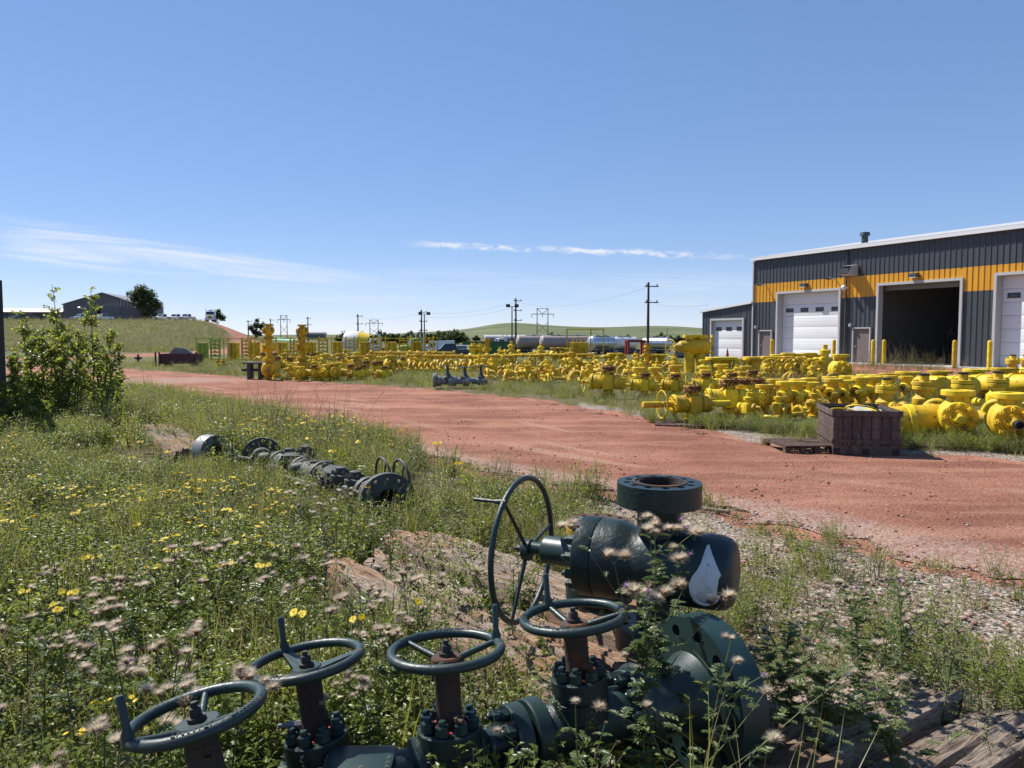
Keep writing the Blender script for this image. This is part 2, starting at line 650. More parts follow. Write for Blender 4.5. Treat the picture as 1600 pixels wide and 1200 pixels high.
xs = axis_pts(-6000, 6000, 200, np.arange(-16, 14, 0.3))
ys = np.unique(np.concatenate([np.linspace(-60, 0, 14), np.arange(0, 24, 0.3), np.geomspace(24, 2600, 190), np.geomspace(2600, 9000, 12)]))
X, Y = np.meshgrid(xs, ys)
Z = hz(X, Y) + 0.015 * wob(X, Y, 0.9, 4.0) * (Y < 60)
bare = smooth01(np.minimum(dist_line(X, Y, NEAR), dist_line(X, Y, FAR)) / 0.8)
Z = np.where(road_mask(X, Y) < 0.4, -0.022, Z)
nx, ny = len(xs), len(ys)
gv = np.stack([X, Y, Z], -1).reshape(-1, 3)
idx = np.arange(nx * ny).reshape(ny, nx)
gf = np.stack([idx[:-1, :-1], idx[:-1, 1:], idx[1:, 1:], idx[1:, :-1]], -1).reshape(-1, 4)
gm = bpy.data.meshes.new('ground')
gm.from_pydata(gv.tolist(), [], gf.tolist())
rm = road_mask(X, Y)
red = np.clip(1 - smooth01((rm + 0.1) / 0.9), 0, 1)
ry = in_poly(X, Y, YARD_RED)
red = np.maximum(red, ry * 0.9)
# dirt track that climbs the hill on the left
trk = [(-130, 232), (-96, 220), (-84, 211), (-74, 196), (-63, 178), (-52, 155), (-42, 128), (-33, 100), (-28, 75), (-34, 54)]
dt = dist_line(X, Y, trk)
red = np.maximum(red, 1 - smooth01((dt - 2.2 - 0.01 * Y) / 2.5))
# pale gravel verge on the near side of the road
gn = dist_line(X, Y, NEAR)
side_near = (rm > 0) & (dist_line(X, Y, NEAR) < dist_line(X, Y, FAR))
grav = np.where(side_near, 1 - smooth01((gn - 1.8 - 0.35 * wob(X, Y, 0.7, 2.0)) / 1.2), 0) * smooth01((X + 2.4) / 2.6) * (Y < 13)
gr2 = (1 - smooth01((dist_line(X, Y, FAR[1:7]) - 0.5) / 0.9)) * (rm > 0) * (~side_near) * 0.8 * (X > 1.5)
gr3 = (1 - smooth01(np.hypot((X + 12.5) / 3.2, (Y - 27.5) / 1.6) - 0.4)) * 0.7
grav = np.maximum(np.maximum(grav, gr2), gr3)
for nm, arr in (('red', red), ('gravel', grav)):
    at = gm.attributes.new(nm, 'FLOAT', 'POINT')
    at.data.foreach_set('value', arr.reshape(-1).astype(np.float32))
gm.polygons.foreach_set('use_smooth', [True] * len(gm.polygons))

RED1, RED2 = (0.330, 0.148, 0.098), (0.225, 0.094, 0.062)


def red_color(nt, v):
    a = ntex(nt, 0.55, 6, 0.65, v)
    b = ntex(nt, 22, 5, 0.75, v)
    c_ = ntex(nt, 70, 3, 0.7, v)
    c = mixc(nt, sstep(nt, a, 0.40, 0.62), RED2, RED1)
    c = mixc(nt, math_node(nt, 'MULTIPLY', sstep(nt, b, 0.52, 0.72), 0.65), c, (0.46, 0.29, 0.215))
    c = mixc(nt, math_node(nt, 'MULTIPLY', sstep(nt, b, 0.50, 0.28), 0.55), c, (0.17, 0.062, 0.045))
    c = mixc(nt, math_node(nt, 'MULTIPLY', sstep(nt, c_, 0.60, 0.75), 0.45), c, (0.48, 0.36, 0.28))
    return c, b, c_


def ground_mat():
    m, nt, p, out = mat('yard ground')
    g = N(nt, 'ShaderNodeNewGeometry')
    v = g.outputs['Position']
    rc, nb, nc = red_color(nt, v)
    big = ntex(nt, 0.09, 5, 0.6, v)
    med = ntex(nt, 0.8, 6, 0.7, v)
    fin = ntex(nt, 16, 5, 0.75, v)
    grass = mixc(nt, sstep(nt, big, 0.35, 0.65), (0.075, 0.095, 0.026), (0.125, 0.125, 0.045))
    grass = mixc(nt, sstep(nt, med, 0.42, 0.66), grass, (0.19, 0.165, 0.085))
    # soil shows in the near yard between the plants, grass sward further away
    dist = N(nt, 'ShaderNodeVectorMath', operation='LENGTH')
    nt.links.new(v, dist.inputs[0])
    soil = mixc(nt, fin, (0.10, 0.072, 0.042), (0.23, 0.17, 0.11))
    near = mixc(nt, sstep(nt, med, 0.35, 0.62), grass, soil)
    base = mixc(nt, sstep(nt, dist.outputs['Value'], 12, 60), near, grass)
    base = mixc(nt, math_node(nt, 'MULTIPLY', sstep(nt, fin, 0.62, 0.42), 0.6), base, (0.05, 0.05, 0.018))
    # far ridge: grazed pasture with paler streaks
    stre = ntex(nt, 1.0, 5, 0.6, geovec(nt, (0.006, 0.03, 0.2)))
    pasture = mixc(nt, sstep(nt, stre, 0.40, 0.62), (0.078, 0.102, 0.046), (0.145, 0.15, 0.078))
    base = mixc(nt, sstep(nt, dist.outputs['Value'], 420, 900), base, pasture)
    # gravel
    vor = N(nt, 'ShaderNodeTexVoronoi')
    vor.inputs['Scale'].default_value = 38
    nt.links.new(v, vor.inputs['Vector'])
    vsep = N(nt, 'ShaderNodeSeparateColor')
    nt.links.new(vor.outputs['Color'], vsep.inputs[0])
    gcol = mixc(nt, vsep.outputs[0], (0.20, 0.15, 0.115), (0.46, 0.40, 0.34))
    gcol = mixc(nt, sstep(nt, vor.outputs['Distance'], 0.35, 0.75), gcol, (0.10, 0.07, 0.05))
    ga = N(nt, 'ShaderNodeAttribute', attribute_name='gravel')
    ra = N(nt, 'ShaderNodeAttribute', attribute_name='red')
    gk = sstep(nt, math_node(nt, 'ADD', ga.outputs['Fac'], math_node(nt, 'MULTIPLY_ADD', med, 0.9, -0.45)), 0.35, 0.62)
    base = mixc(nt, gk, base, gcol)
    rk = sstep(nt, math_node(nt, 'ADD', ra.outputs['Fac'], math_node(nt, 'MULTIPLY_ADD', med, 0.9, -0.45)), 0.38, 0.64)
    base = mixc(nt, rk, base, rc)
    nt.links.new(base, p.inputs['Base Color'])
    p.inputs['Roughness'].default_value = 0.95
    p.inputs['Specular IOR Level'].default_value = 0.15
    h = math_node(nt, 'ADD', math_node(nt, 'MULTIPLY', fin, 0.8), math_node(nt, 'MULTIPLY', vor.outputs['Distance'], -0.35))
    bump(nt, p, h, 0.7, 0.03)
    return m


gm.materials.append(ground_mat())
tag(put('ground', gm), kind='structure')


# road of red scoria gravel, with shallow ruts
def road_mat():
    m, nt, p, out = mat('red scoria gravel')
    g = N(nt, 'ShaderNodeNewGeometry')
    v = g.outputs['Position']
    c, b, c_ = red_color(nt, v)
    mp = N(nt, 'ShaderNodeMapping')
    mp.inputs['Rotation'].default_value = (0, 0, math.radians(48))
    mp.inputs['Scale'].default_value = (0.13, 1.5, 1)
    nt.links.new(v, mp.inputs[0])
    streak = ntex(nt, 1.0, 6, 0.62, mp.outputs[0])
    c = mixc(nt, math_node(nt, 'MULTIPLY', sstep(nt, streak, 0.47, 0.62), 0.55), c, (0.43, 0.225, 0.15))
    c = mixc(nt, math_node(nt, 'MULTIPLY', sstep(nt, streak, 0.47, 0.33), 0.5), c, (0.20, 0.075, 0.052))
    at = N(nt, 'ShaderNodeAttribute', attribute_name='pale')
    a2 = ntex(nt, 0.35, 7, 0.7, v)
    tk = N(nt, 'ShaderNodeAttribute', attribute_name='track')
    worn = math_node(nt, 'MULTIPLY', sstep(nt, math_node(nt, 'MULTIPLY_ADD', a2, 0.8, tk.outputs['Fac']), 0.62, 1.12), 0.75)
    c = mixc(nt, worn, c, (0.39, 0.225, 0.16))
    damp = math_node(nt, 'MULTIPLY', sstep(nt, a2, 0.54, 0.68), 0.55)
    c = mixc(nt, damp, c, (0.165, 0.075, 0.055))
    c = mixc(nt, math_node(nt, 'MULTIPLY', at.outputs['Fac'], sstep(nt, b, 0.35, 0.6)), c, (0.38, 0.28, 0.225))
    nt.links.new(c, p.inputs['Base Color'])
    p.inputs['Roughness'].default_value = 0.95
    p.inputs['Specular IOR Level'].default_value = 0.12
    vor = N(nt, 'ShaderNodeTexVoronoi')
    vor.inputs['Scale'].default_value = 30
    nt.links.new(v, vor.inputs['Vector'])
    h = math_node(nt, 'ADD', b, math_node(nt, 'MULTIPLY', c_, 0.5))
    h = math_node(nt, 'ADD', h, math_node(nt, 'MULTIPLY', vor.outputs['Distance'], -0.4))
    h = math_node(nt, 'ADD', h, math_node(nt, 'MULTIPLY', streak, 0.3))
    bump(nt, p, h, 0.85, 0.035)
    return m


def resample(pts, n):
    P = np.array(pts, float)
    s = np.r_[0, np.cumsum(np.hypot(*np.diff(P, axis=0).T))]
    # smooth curve through the points
    u = np.linspace(0, s[-1], n)
    x, y = np.interp(u, s, P[:, 0]), np.interp(u, s, P[:, 1])
    k = np.ones(9) / 9
    for _ in range(2):
        x[4:-4] = np.convolve(x, k, 'valid')
        y[4:-4] = np.convolve(y, k, 'valid')
    return np.stack([x, y], 1)


NA, NV = 420, 64
n_, f_ = resample(NEAR, NA), resample(FAR, NA)
vv = np.linspace(0, 1, NV)
RX = n_[:, None, 0] * (1 - vv) + f_[:, None, 0] * vv
RY = n_[:, None, 1] * (1 - vv) + f_[:, None, 1] * vv
edge = np.abs(vv - 0.5) * 2
ew = (edge[None, :] ** 14) * 0.45
dirx, diry = f_[:, 0] - n_[:, 0], f_[:, 1] - n_[:, 1]
dl = np.hypot(dirx, diry)
jag = wob(RX, RY, 2.2, 5.0) * 0.55 + wob(RX, RY, 6.0, 3.0) * 0.4
RX = RX + ew * jag * (dirx / dl)[:, None] * 1.6
RY = RY + ew * jag * (diry / dl)[:, None] * 1.6
inner = smooth01((1 - edge) / 0.12)[None, :]
RZ = 0.004 + inner * (0.014 + 0.006 * np.sin(vv * 2 * math.pi * 4 + 3.2 * wob(RX, RY, 0.16, 3.0))
                      + 0.012 * wob(RX, RY, 0.8, 7.0) + 0.010 * wob(RX, RY, 2.7, 9.0) + 0.007 * wob(RX, RY, 6.5, 2.0))
RZ = np.maximum(RZ, 0.003) + hz(RX, RY) * 0
RZ[:, 0] = RZ[:, -1] = -0.012
rv = np.stack([RX, RY, RZ], -1).reshape(-1, 3)
ri = np.arange(NA * NV).reshape(NA, NV)
rf = np.stack([ri[:-1, :-1], ri[:-1, 1:], ri[1:, 1:], ri[1:, :-1]], -1).reshape(-1, 4)
rme = bpy.data.meshes.new('road')
rme.from_pydata(rv.tolist(), [], rf.tolist())
at = rme.attributes.new('pale', 'FLOAT', 'POINT')
pale = np.clip(1 - smooth01((vv[None, :] - 0.04 - 0.03 * wob(RX, RY, 1.0, 2)) / 0.10), 0, 1) * (RX > -1.5)
pale = np.maximum(pale, (1 - smooth01(np.hypot((RX + 12.5) / 3.4, (RY - 28.0) / 2.0) - 0.3)) * 0.9)
at.data.foreach_set('value', pale.reshape(-1).astype(np.float32))
trk_w = np.zeros_like(RX)
for c0_, amp, ph_ in ((.24, .07, 0.), (.35, .07, .12), (.58, .09, 2.6), (.69, .09, 2.75)):
    cl = c0_ + amp * np.sin(np.linspace(0, 7, NA) + ph_)[:, None]
    trk_w = np.maximum(trk_w, np.exp(-((vv[None, :] - cl) / .026) ** 2) * np.clip(.25 + .9 * wob(RX, RY, .35, 4 + ph_), 0, 1))
RZ2 = RZ - .006 * trk_w * inner
rme.vertices.foreach_set('co', np.stack([RX, RY, np.maximum(RZ2, .002 * (inner > 0) - .012 * (inner <= 0))], -1).reshape(-1).astype(np.float32))
att = rme.attributes.new('track', 'FLOAT', 'POINT')
att.data.foreach_set('value', trk_w.reshape(-1).astype(np.float32))
rme.polygons.foreach_set('use_smooth', [True] * len(rme.polygons))
rme.materials.append(road_mat())
bm = bmesh.new(); bm.from_mesh(rme); bmesh.ops.recalc_face_normals(bm, faces=bm.faces)
if sum(f.normal.z for f in bm.faces) < 0:
    bmesh.ops.reverse_faces(bm, faces=bm.faces)
bm.to_mesh(rme); bm.free()
tag(put('road', rme), kind='structure')

# ------------------------------------------------------------------ metal-clad workshop
BU = Vector((-0.435, 0.9004, 0)).normalized()
BN = Vector((0, 0, 1)).cross(BU)                  # outwards, towards the yard
BP = Vector((20.3, 46.0, 0))
B_RZ = math.atan2(BU.y, BU.x)


def wall_sz(px, py):
    d = ray(px, py)
    o = Vector((0, 0, HC))
    t = (BP - o).dot(BN) / d.dot(BN)
    q = o + d * t - BP
    return q.dot(BU), q.z


def s_of(px):
    return wall_sz(px, 524)[0]


def clad_mat(name, base, scuff):
    m, nt, p, out = mat(name)
    v1 = objvec(nt, (2.2, 1, .12))
    n1 = ntex(nt, 1.6, 6, .65, v1)
    c = mixc(nt, n1, tuple(x * .78 for x in base), tuple(x * 1.22 for x in base))
    n2 = ntex(nt, 3.0, 8, .75, objvec(nt, (3, 1, .8)), .4)
    n3 = ntex(nt, .35, 3, .5, objvec(nt))
    c = mixc(nt, math_node(nt, 'MULTIPLY', sstep(nt, n2, .66, .72), sstep(nt, n3, .45, .6)), c, scuff)
    nt.links.new(c, p.inputs['Base Color'])
    nt.links.new(math_node(nt, 'MULTIPLY_ADD', n1, .3, .28), p.inputs['Roughness'])
    return m


M['clad'] = clad_mat('charcoal cladding', (0.046, 0.051, 0.060), (0.17, 0.17, 0.18))
M['clad_in'] = plain('interior liner', (0.18, 0.18, 0.175), 0.8, var=0.12, nscale=0.6)
M['orange'] = clad_mat('orange cladding', (0.60, 0.285, 0.012), (0.45, 0.22, 0.05))
M['trim'] = plain('white trim', (0.66, 0.67, 0.68), 0.45, var=0.06)
M['grey_trim'] = plain('light grey trim', (0.42, 0.42, 0.42), 0.5, var=0.08)
M['door_white'] = plain('white door enamel', (0.74, 0.75, 0.77), 0.45, var=0.05, nscale=1.5)
M['glass'] = plain('dark glass', (0.03, 0.04, 0.05), 0.12, var=0.1)
M['man_door'] = plain('brown grey door', (0.155, 0.125, 0.118), 0.5, var=0.08, nscale=2)
M['concrete'] = plain('concrete', (0.36, 0.34, 0.31), 0.85, var=0.2, nscale=2, bumps=0.3)
M['downpipe'] = plain('dark downpipe', (0.045, 0.05, 0.058), 0.5)
M['shelf'] = plain('dark workshop gear', (0.05, 0.05, 0.055), 0.7)

hall = thing('workshop_building', 'charcoal metal-clad workshop with orange band and white overhead doors', 'building', BP, B_RZ)
ZE = 6.86
S0, S1 = -26.0, s_of(1177)
zt, zb = wall_sz(1177, 445)[1], wall_sz(1177, 473)[1]
zo_t, zo_b = 5.17, 3.92
zo_t, zo_b = zt, zb


def corr(s0, s1, z0, z1, matn, name='wall_sheet', y=0.0, pitch=0.305, parent=None, along='x'):
    """ribbed sheet: raised ribs on a flat pan"""
    b = MB()
    k0, k1 = math.ceil((s0 + 0.03) / pitch), math.floor((s1 - 0.10) / pitch)
    pts = [(s0, 0)]
    for k in range(k0, k1 + 1):
        x = k * pitch
        pts += [(x, 0), (x + 0.022, 0.032), (x + 0.062, 0.032), (x + 0.084, 0)]
    pts.append((s1, 0))
    pts = [p for i, p in enumerate(pts) if i == 0 or p[0] > pts[i - 1][0] + 1e-4]
    vs = [(p[0], y + p[1], z) for z in (z0, z1) for p in pts]
    n = len(pts)
    b.add(vs, [(i, i + 1, n + i + 1, n + i) for i in range(n - 1)])
    return b.build(name, M[matn], parent or hall, ang=20)


# openings: (s_right, s_left, z_top)
def opening(pxl, pxr, pyl):
    a, zt_ = wall_sz(pxl, pyl)
    c = s_of(pxr)
    return (c, a, zt_)


OD1 = opening(1217, 1310.5, 459.5)
OD2 = opening(1375, 1499, 446.5)
OD3 = (s_of(1556) - 4.6, s_of(1556), wall_sz(1557, 431)[1])
MD1 = opening(1188, 1206, 517.5)
MD2 = opening(1335, 1360, 513.5)
opens = sorted([OD1, OD2, OD3, MD1, MD2])
DOWN_S = s_of(1322)
corr(S0, S1, zo_t, ZE, 'clad', y=0.004)
cur = S0
for (a, c, ztop) in opens:
    corr(cur, a, 0, min(zo_b, 99), 'clad')
    if ztop < zo_b:
        corr(a, c, ztop, zo_b, 'clad')
    cur = c
corr(cur, S1, 0, zo_b, 'clad')
cur = S0
for (a, c, ztop) in opens:
    if ztop > zo_b:
        corr(cur, a, zo_b, zo_t, 'orange', y=0.002)
        corr(a, c, ztop, zo_t, 'orange', y=0.002)
        cur = c
corr(cur, S1, zo_b, zo_t, 'orange', y=0.002)
# interior shell, far end wall, roof
DEP = 20.0
b = MB()
b.box(((S0 + S1) / 2, -DEP, ZE / 2), (S1 - S0, 0.1, ZE))
b.build('back_wall', M['clad_in'], hall)
for s in (S0 + 0.06, S1 - 0.06):
    MB().box((s, -DEP / 2 - 0.05, ZE / 2), (0.1, DEP - 0.3, ZE)).build('end_wall', M['clad'], hall)
MB().box(((s_of(1330)), -DEP / 2 - 0.05, ZE / 2), (0.1, DEP - 0.3, ZE - 0.2)).build('partition', M['clad_in'], hall)
b = MB()
xa, xb = S0 - 0.25, S1 + 0.12
b.add([(xa, 0.22, ZE + 0.02), (xb, 0.22, ZE + 0.02), (xb, -DEP / 2, ZE + 1.6), (xa, -DEP / 2, ZE + 1.6), (xb, -DEP - 0.3, ZE), (xa, -DEP - 0.3, ZE),
       (xa, 0.22, ZE + 0.12), (xb, 0.22, ZE + 0.12), (xb, -DEP / 2, ZE + 1.7), (xa, -DEP / 2, ZE + 1.7), (xb, -DEP - 0.3, ZE + 0.1), (xa, -DEP - 0.3, ZE + 0.1)],
      [(0, 1, 2, 3), (3, 2, 4, 5), (6, 9, 8, 7), (9, 11, 10, 8), (0, 6, 7, 1), (4, 10, 11, 5), (1, 7, 8, 2), (2, 8, 10, 4), (0, 3, 9, 6), (3, 5, 11, 9)])
roof = b.build('roof', M['grey_trim'], hall)
MB().box(((xa + xb) / 2, 0.17, ZE - 0.02), (xb - xa, 0.2, 0.15)).build('gutter', M['trim'], roof)
MB().box((S1 + 0.02, 0.05, ZE / 2 - 0.08), (0.09, 0.12, ZE - 0.16)).build('corner_trim', M['grey_trim'], hall)
MB().box(((S0 + S1) / 2, -DEP / 2, -0.03), (S1 - S0 - 0.3, DEP - 0.2, 0.1)).build('floor_slab', M['concrete'], hall)
MB().cyl((DOWN_S, 0.10, 0.1), (DOWN_S, 0.10, ZE - 0.14), 0.055, seg=8).build('downpipe', M['downpipe'], hall)
v_ = MB()
sv_, zv_ = wall_sz(1298, 384)
v_.cyl((sv_ - 0.3, -2.6, ZE + 0.35), (sv_ - 0.3, -2.6, ZE + 1.0), 0.2, seg=14).cyl((sv_ - 0.3, -2.6, ZE + 1.0), (sv_ - 0.3, -2.6, ZE + 1.2), 0.32, 0.28, seg=14)
v_.build('roof_vent', M['downpipe'], roof)


def frame_trim(a, c, zt_, wdt=0.14, matn='grey_trim', d=0.10):
    b = MB()
    b.box((a + wdt / 2 - wdt, d / 2 - 0.02, zt_ / 2), (wdt, d + 0.06, zt_))
    b.box((c - wdt / 2 + wdt, d / 2 - 0.02, zt_ / 2), (wdt, d + 0.06, zt_))
    b.box(((a + c) / 2, d / 2 - 0.02, zt_ + wdt / 2), (c - a + 2 * wdt, d + 0.062, wdt))
    return b.build('door_frame', M[matn], hall)


def reveal(a, c, zt_, dep, matn='grey_trim'):
    b = MB()
    b.box((a - 0.03, -dep / 2 - 0.03, zt_ / 2), (0.06, dep, zt_))
    b.box((c + 0.03, -dep / 2 - 0.03, zt_ / 2), (0.06, dep, zt_))
    b.box(((a + c) / 2, -dep / 2 - 0.03, zt_ + 0.03), (c - a, dep, 0.06))
    return b.build('door_reveal', M[matn], hall)


def overhead(a, c, zt_, ns, win_sec, nwin, dep=0.42, wsz=(0.56, 0.2)):
    frame_trim(a, c, zt_)
    reveal(a, c, zt_, dep)
    d = MB().box(((a + c) / 2, -dep - 0.06, zt_ / 2), (c - a, 0.03, zt_)).build('overhead_door', M['door_white'], hall)
    h = zt_ / ns
    for k in range(ns):
        sec = MB().box(((a + c) / 2, -dep, h * (k + 0.5)), (c - a - 0.02, 0.06, h - 0.014), bev=0.008).build('door_section', M['door_white'], d)
        # pressed lines on each section
    for k in range(nwin):
        x = a + (c - a) * (k + 0.5) / nwin
        z = h * (win_sec + 0.5)
        fr = MB()
        for (dx, dz, sx, sz) in ((0, wsz[1] / 2, wsz[0] + 0.08, 0.05), (0, -wsz[1] / 2, wsz[0] + 0.08, 0.05), (wsz[0] / 2, 0, 0.05, wsz[1] - 0.05), (-wsz[0] / 2, 0, 0.05, wsz[1] - 0.05)):
            fr.box((x + dx, -dep + 0.035, z + dz), (sx, 0.04, sz))
        fr.build('window_frame', M['black'], d)
        MB().box((x, -dep + 0.032, z), (wsz[0], 0.02, wsz[1])).build('window_pane', M['glass'], d)
    # pressed ribs of the door sections
    rb = MB()
    for k in range(ns * 4):
        if k % 4 == 0:
            continue
        rb.box(((a + c) / 2, -dep + 0.031, h * k / 4), (c - a - 0.04, 0.006, 0.02))
    rb.build('door_ribs', M['door_white'], d)


overhead(*OD1, 6, 4, 4)
overhead(*OD3, 7, 5, 4)
frame_trim(*OD2)
reveal(*OD2, 0.25)
MB().box(((OD2[0] + OD2[1]) / 2, -0.6, OD2[2] - 0.12), (OD2[1] - OD2[0], 0.35, 0.3)).build('door_roll', M['clad_in'], hall)
for (a, c, zt_) in (MD1, MD2):
    frame_trim(a, c, zt_, 0.07)
    d = MB().box(((a + c) / 2, -0.03, zt_ / 2 + 0.02), (c - a - 0.01, 0.05, zt_ - 0.04)).build('door', M['man_door'], hall)
    MB().box((c - 0.1, 0.02, 1.0), (0.05, 0.06, 0.16)).build('handle', M['grey_trim'], d)
# workshop interior gear in the dark bay
b = MB()
smid = (OD2[0] + OD2[1]) / 2
for i, (ds, dy, w, dd_, h) in enumerate([(-1.2, -6, 0.8, 0.6, 1.4), (0.2, -9, 1.6, 1.0, 1.1), (1.3, -5, 0.5, 0.5, 1.8), (-0.3, -12, 2.4, 1.2, 1.9), (1.0, -14, 1.0, 1.0, 2.4)]):
    wb = MB()
    wb.box((smid + ds, dy, h - 0.05), (w, dd_, 0.08))
    for sx in (-1, 1):
        for sy in (-1, 1):
            wb.box((smid + ds + sx * (w / 2 - 0.06), dy + sy * (dd_ / 2 - 0.06), h / 2 - 0.05), (0.07, 0.07, h - 0.1))
    wb.box((smid + ds, dy, h * 0.45), (w - 0.1, dd_ - 0.1, 0.05))
    wb.box((smid + ds + 0.1, dy, h + 0.12), (w * 0.5, dd_ * 0.5, 0.25))
    wb.build('work_bench', M['shelf'], hall)
for k in range(4):
    MB().box((OD2[0] + 0.4 + k * 1.25, -DEP + 0.35, 2.6), (0.16, 0.3, 5.2)).build('column', M['shelf'], hall)
MB().box((smid, -DEP + 0.6, 3.0), (7, 0.12, 0.25)).build('girt', M['shelf'], hall)


# wall fittings
def wall_lamp(px, py):
    s, z = wall_sz(px, py)
    l = MB().box((s, 0.16, z), (0.5, 0.28, 0.22), bev=0.03).build('wall_lamp', M['downpipe'], hall)
    MB().box((s, 0.20, z - 0.125), (0.4, 0.2, 0.03)).build('lamp_lens', M['trim'], l)


wall_lamp(1259, 445.5)
wall_lamp(1431, 430)
for px, py in ((1197, 445.5), (1306, 436)):
    s, z = wall_sz(px, py)
    a = MB().cyl((s, 0.03, z), (s, 0.55, z + 0.05), 0.035, seg=8).build('camera_arm', M['grey_trim'], hall)
    MB().cyl((s, 0.42, z + 0.03), (s + 0.18, 0.66, z + 0.02), 0.09, 0.07, seg=10).build('camera_housing', M['downpipe'], a)
s, z = wall_sz(1333, 423)
h_ = MB()
h_.add([(s - .38, 0.03, z - .32), (s + .38, 0.03, z - .32), (s + .38, 0.03, z + .34), (s - .38, 0.03, z + .34),
        (s - .34, 0.85, z - .22), (s + .34, 0.85, z - .22), (s + .34, 0.55, z + .26), (s - .34, 0.55, z + .26)],
       [(3, 2, 6, 7), (0, 4, 5, 1), (1, 5, 6, 2), (0, 3, 7, 4), (0, 1, 2, 3)])
hood = h_.build('vent_hood', M['grey_trim'], hall)
MB().box((s, 0.5, z - 0.02), (0.6, 0.5, 0.3)).build('vent_louvre', M['downpipe'], hood)
s, z = wall_sz(1326, 450)
MB().cyl((s, 0.05, z), (s, 0.30, z), 0.03, seg=8).lathe([(0, -0.16), (0.09, -0.13), (0.15, -0.05), (0.16, 0.03), (0.13, 0.1), (0.06, 0.15), (0, 0.16)], 14, Matrix.Translation((s, 0.42, z))).build('globe_lamp', M['trim'], hall)
for px, py in ((1184, 511), (1332, 508)):
    s, z = wall_sz(px, py)
    MB().cyl((s, 0.03, z), (s, 0.16, z), 0.03, seg=8).lathe([(0, 0), (0.08, .02), (0.1, .1), (0.06, .2), (0, .22)], 10, Matrix.Translation((s, 0.2, z - .12))).build('porch_lamp', M['grey_trim'], hall)
# apron slab
MB().box(((S0 + S1) / 2, 0.65, 0.0), (S1 - S0, 1.3, 0.09)).build('apron', M['concrete'], hall)

# lean-to annex on the far end
annex = thing('workshop_annex', 'low charcoal metal lean-to with small white overhead door beside the workshop', 'building', BP, B_RZ)
A0, A1 = S1 + 0.07, s_of(1098)
za0, za1 = wall_sz(1176, 474)[1], wall_sz(1098, 488)[1]
_h = hall
hall = annex
AD = opening(1113, 1161, 501)
b = MB()


def corr_slope(s0, s1, z0f):
    b = MB()
    pitch = 0.305
    n0, n1 = math.ceil((s0 + .03) / pitch), math.floor((s1 - .1) / pitch)
    pts = [(s0, 0)]
    for k in range(n0, n1 + 1):
        x = k * pitch
        pts += [(x, 0), (x + .022, .032), (x + .062, .032), (x + .084, 0)]
    pts.append((s1, 0))
    top = lambda x: za0 + (za1 - za0) * (x - A0) / (A1 - A0)
    n = len(pts)
    b.add([(p[0], p[1], z0f) for p in pts] + [(p[0], p[1], top(p[0])) for p in pts], [(i, i + 1, n + i + 1, n + i) for i in range(n - 1)])
    b.build('wall_sheet', M['clad'], annex, ang=20)


corr_slope(A0, AD[0], 0)
corr_slope(AD[0], AD[1], AD[2])
corr_slope(AD[1], A1, 0)
overhead(*AD, 4, 2.6, 3, 0.2, (0.5, 0.2))
MB().box((A1 + 0.03, -5, za1 / 2), (0.08, 10, za1)).build('end_wall', M['clad'], annex)
MB().box(((A0 + A1) / 2, -10, za1 / 2), (A1 - A0 - .1, 0.1, za1)).build('back_wall', M['clad'], annex)
b = MB()
b.add([(A0, 0.18, za0), (A1 + .2, 0.18, za1 - .03), (A1 + .2, -10, za1 - .03), (A0, -10, za0), (A0, 0.18, za0 + .14), (A1 + .2, 0.18, za1 + .11), (A1 + .2, -10, za1 + .11), (A0, -10, za0 + .14)],
      [(0, 1, 5, 4), (1, 2, 6, 5), (2, 3, 7, 6), (3, 0, 4, 7), (4, 5, 6, 7), (0, 3, 2, 1)])
b.build('roof', M['trim'], annex)
hall = _h


def bw(s, out, z=0.0):                             # building coordinates to world
    return BP + BU * s + BN * out + Vector((0, 0, z))


# bollards before the doors
for i, (px, pyb, lab) in enumerate([(1207, 563, 'yellow steel bollard left of the closed workshop overhead door'), (1303, 566, 'yellow steel bollard right of the closed workshop overhead door'),
                                    (1364, 569, 'yellow steel bollard between brown door and open workshop bay'), (1381, 566, 'yellow steel bollard standing inside the mouth of the open bay'),
                                    (1491, 569, 'yellow steel bollard at the right jamb of the open bay'), (1546, 571, 'yellow steel bollard beside the rightmost white overhead door')]):
    s = s_of(px)
    out = 1.25 if i != 3 else 0.45
    q = bw(s, out)
    # slide along the wall so that it keeps its picture column
    for _ in range(6):
        q = bw(s, out)
        s += ((q.x / q.y) - (px - CX) / F) * 30
    b = MB().lathe([(0.11, 0.04), (0.11, 1.3), (0.098, 1.36), (0.06, 1.405), (0, 1.42)], 16)
    o = b.build('bollard', M['yellow'])
    o.location = (q.x, q.y, 0)
    tag(o, lab, 'bollard', 'yellow bollards at the workshop doors')
# red cone, generator box by the annex
q = bw(s_of(1172), 2.0)
t = thing('traffic_cone', 'small red traffic cone on the apron near the annex', 'cone', (q.x, q.y, 0))
MB().box((0, 0, 0.02), (0.36, 0.36, 0.04), bev=0.01).build('base', M['black'], t)
MB().lathe([(0.14, 0.04), (0.13, 0.06), (0.035, 0.72), (0.02, 0.73), (0, 0.73)], 14).build('cone_body', M['red_primer'], t)
q = bw(s_of(1118), 2.6)
t = thing('generator', 'dark blue generator box on skid before the annex door', 'generator', (q.x, q.y, 0), B_RZ)
MB().box((0, 0, 0.62), (1.9, 0.9, 0.95), bev=0.03).build('housing', plain('navy enamel', (0.02, 0.028, 0.05), 0.4), t)
for x in (-0.6, 0.6):
    MB().box((x, 0, 0.075), (0.12, 0.9, 0.15)).build('skid_foot', M['black'], t)
MB().box((0.3, 0.46, 0.7), (0.9, 0.02, 0.5)).build('grille', M['grey'], t)
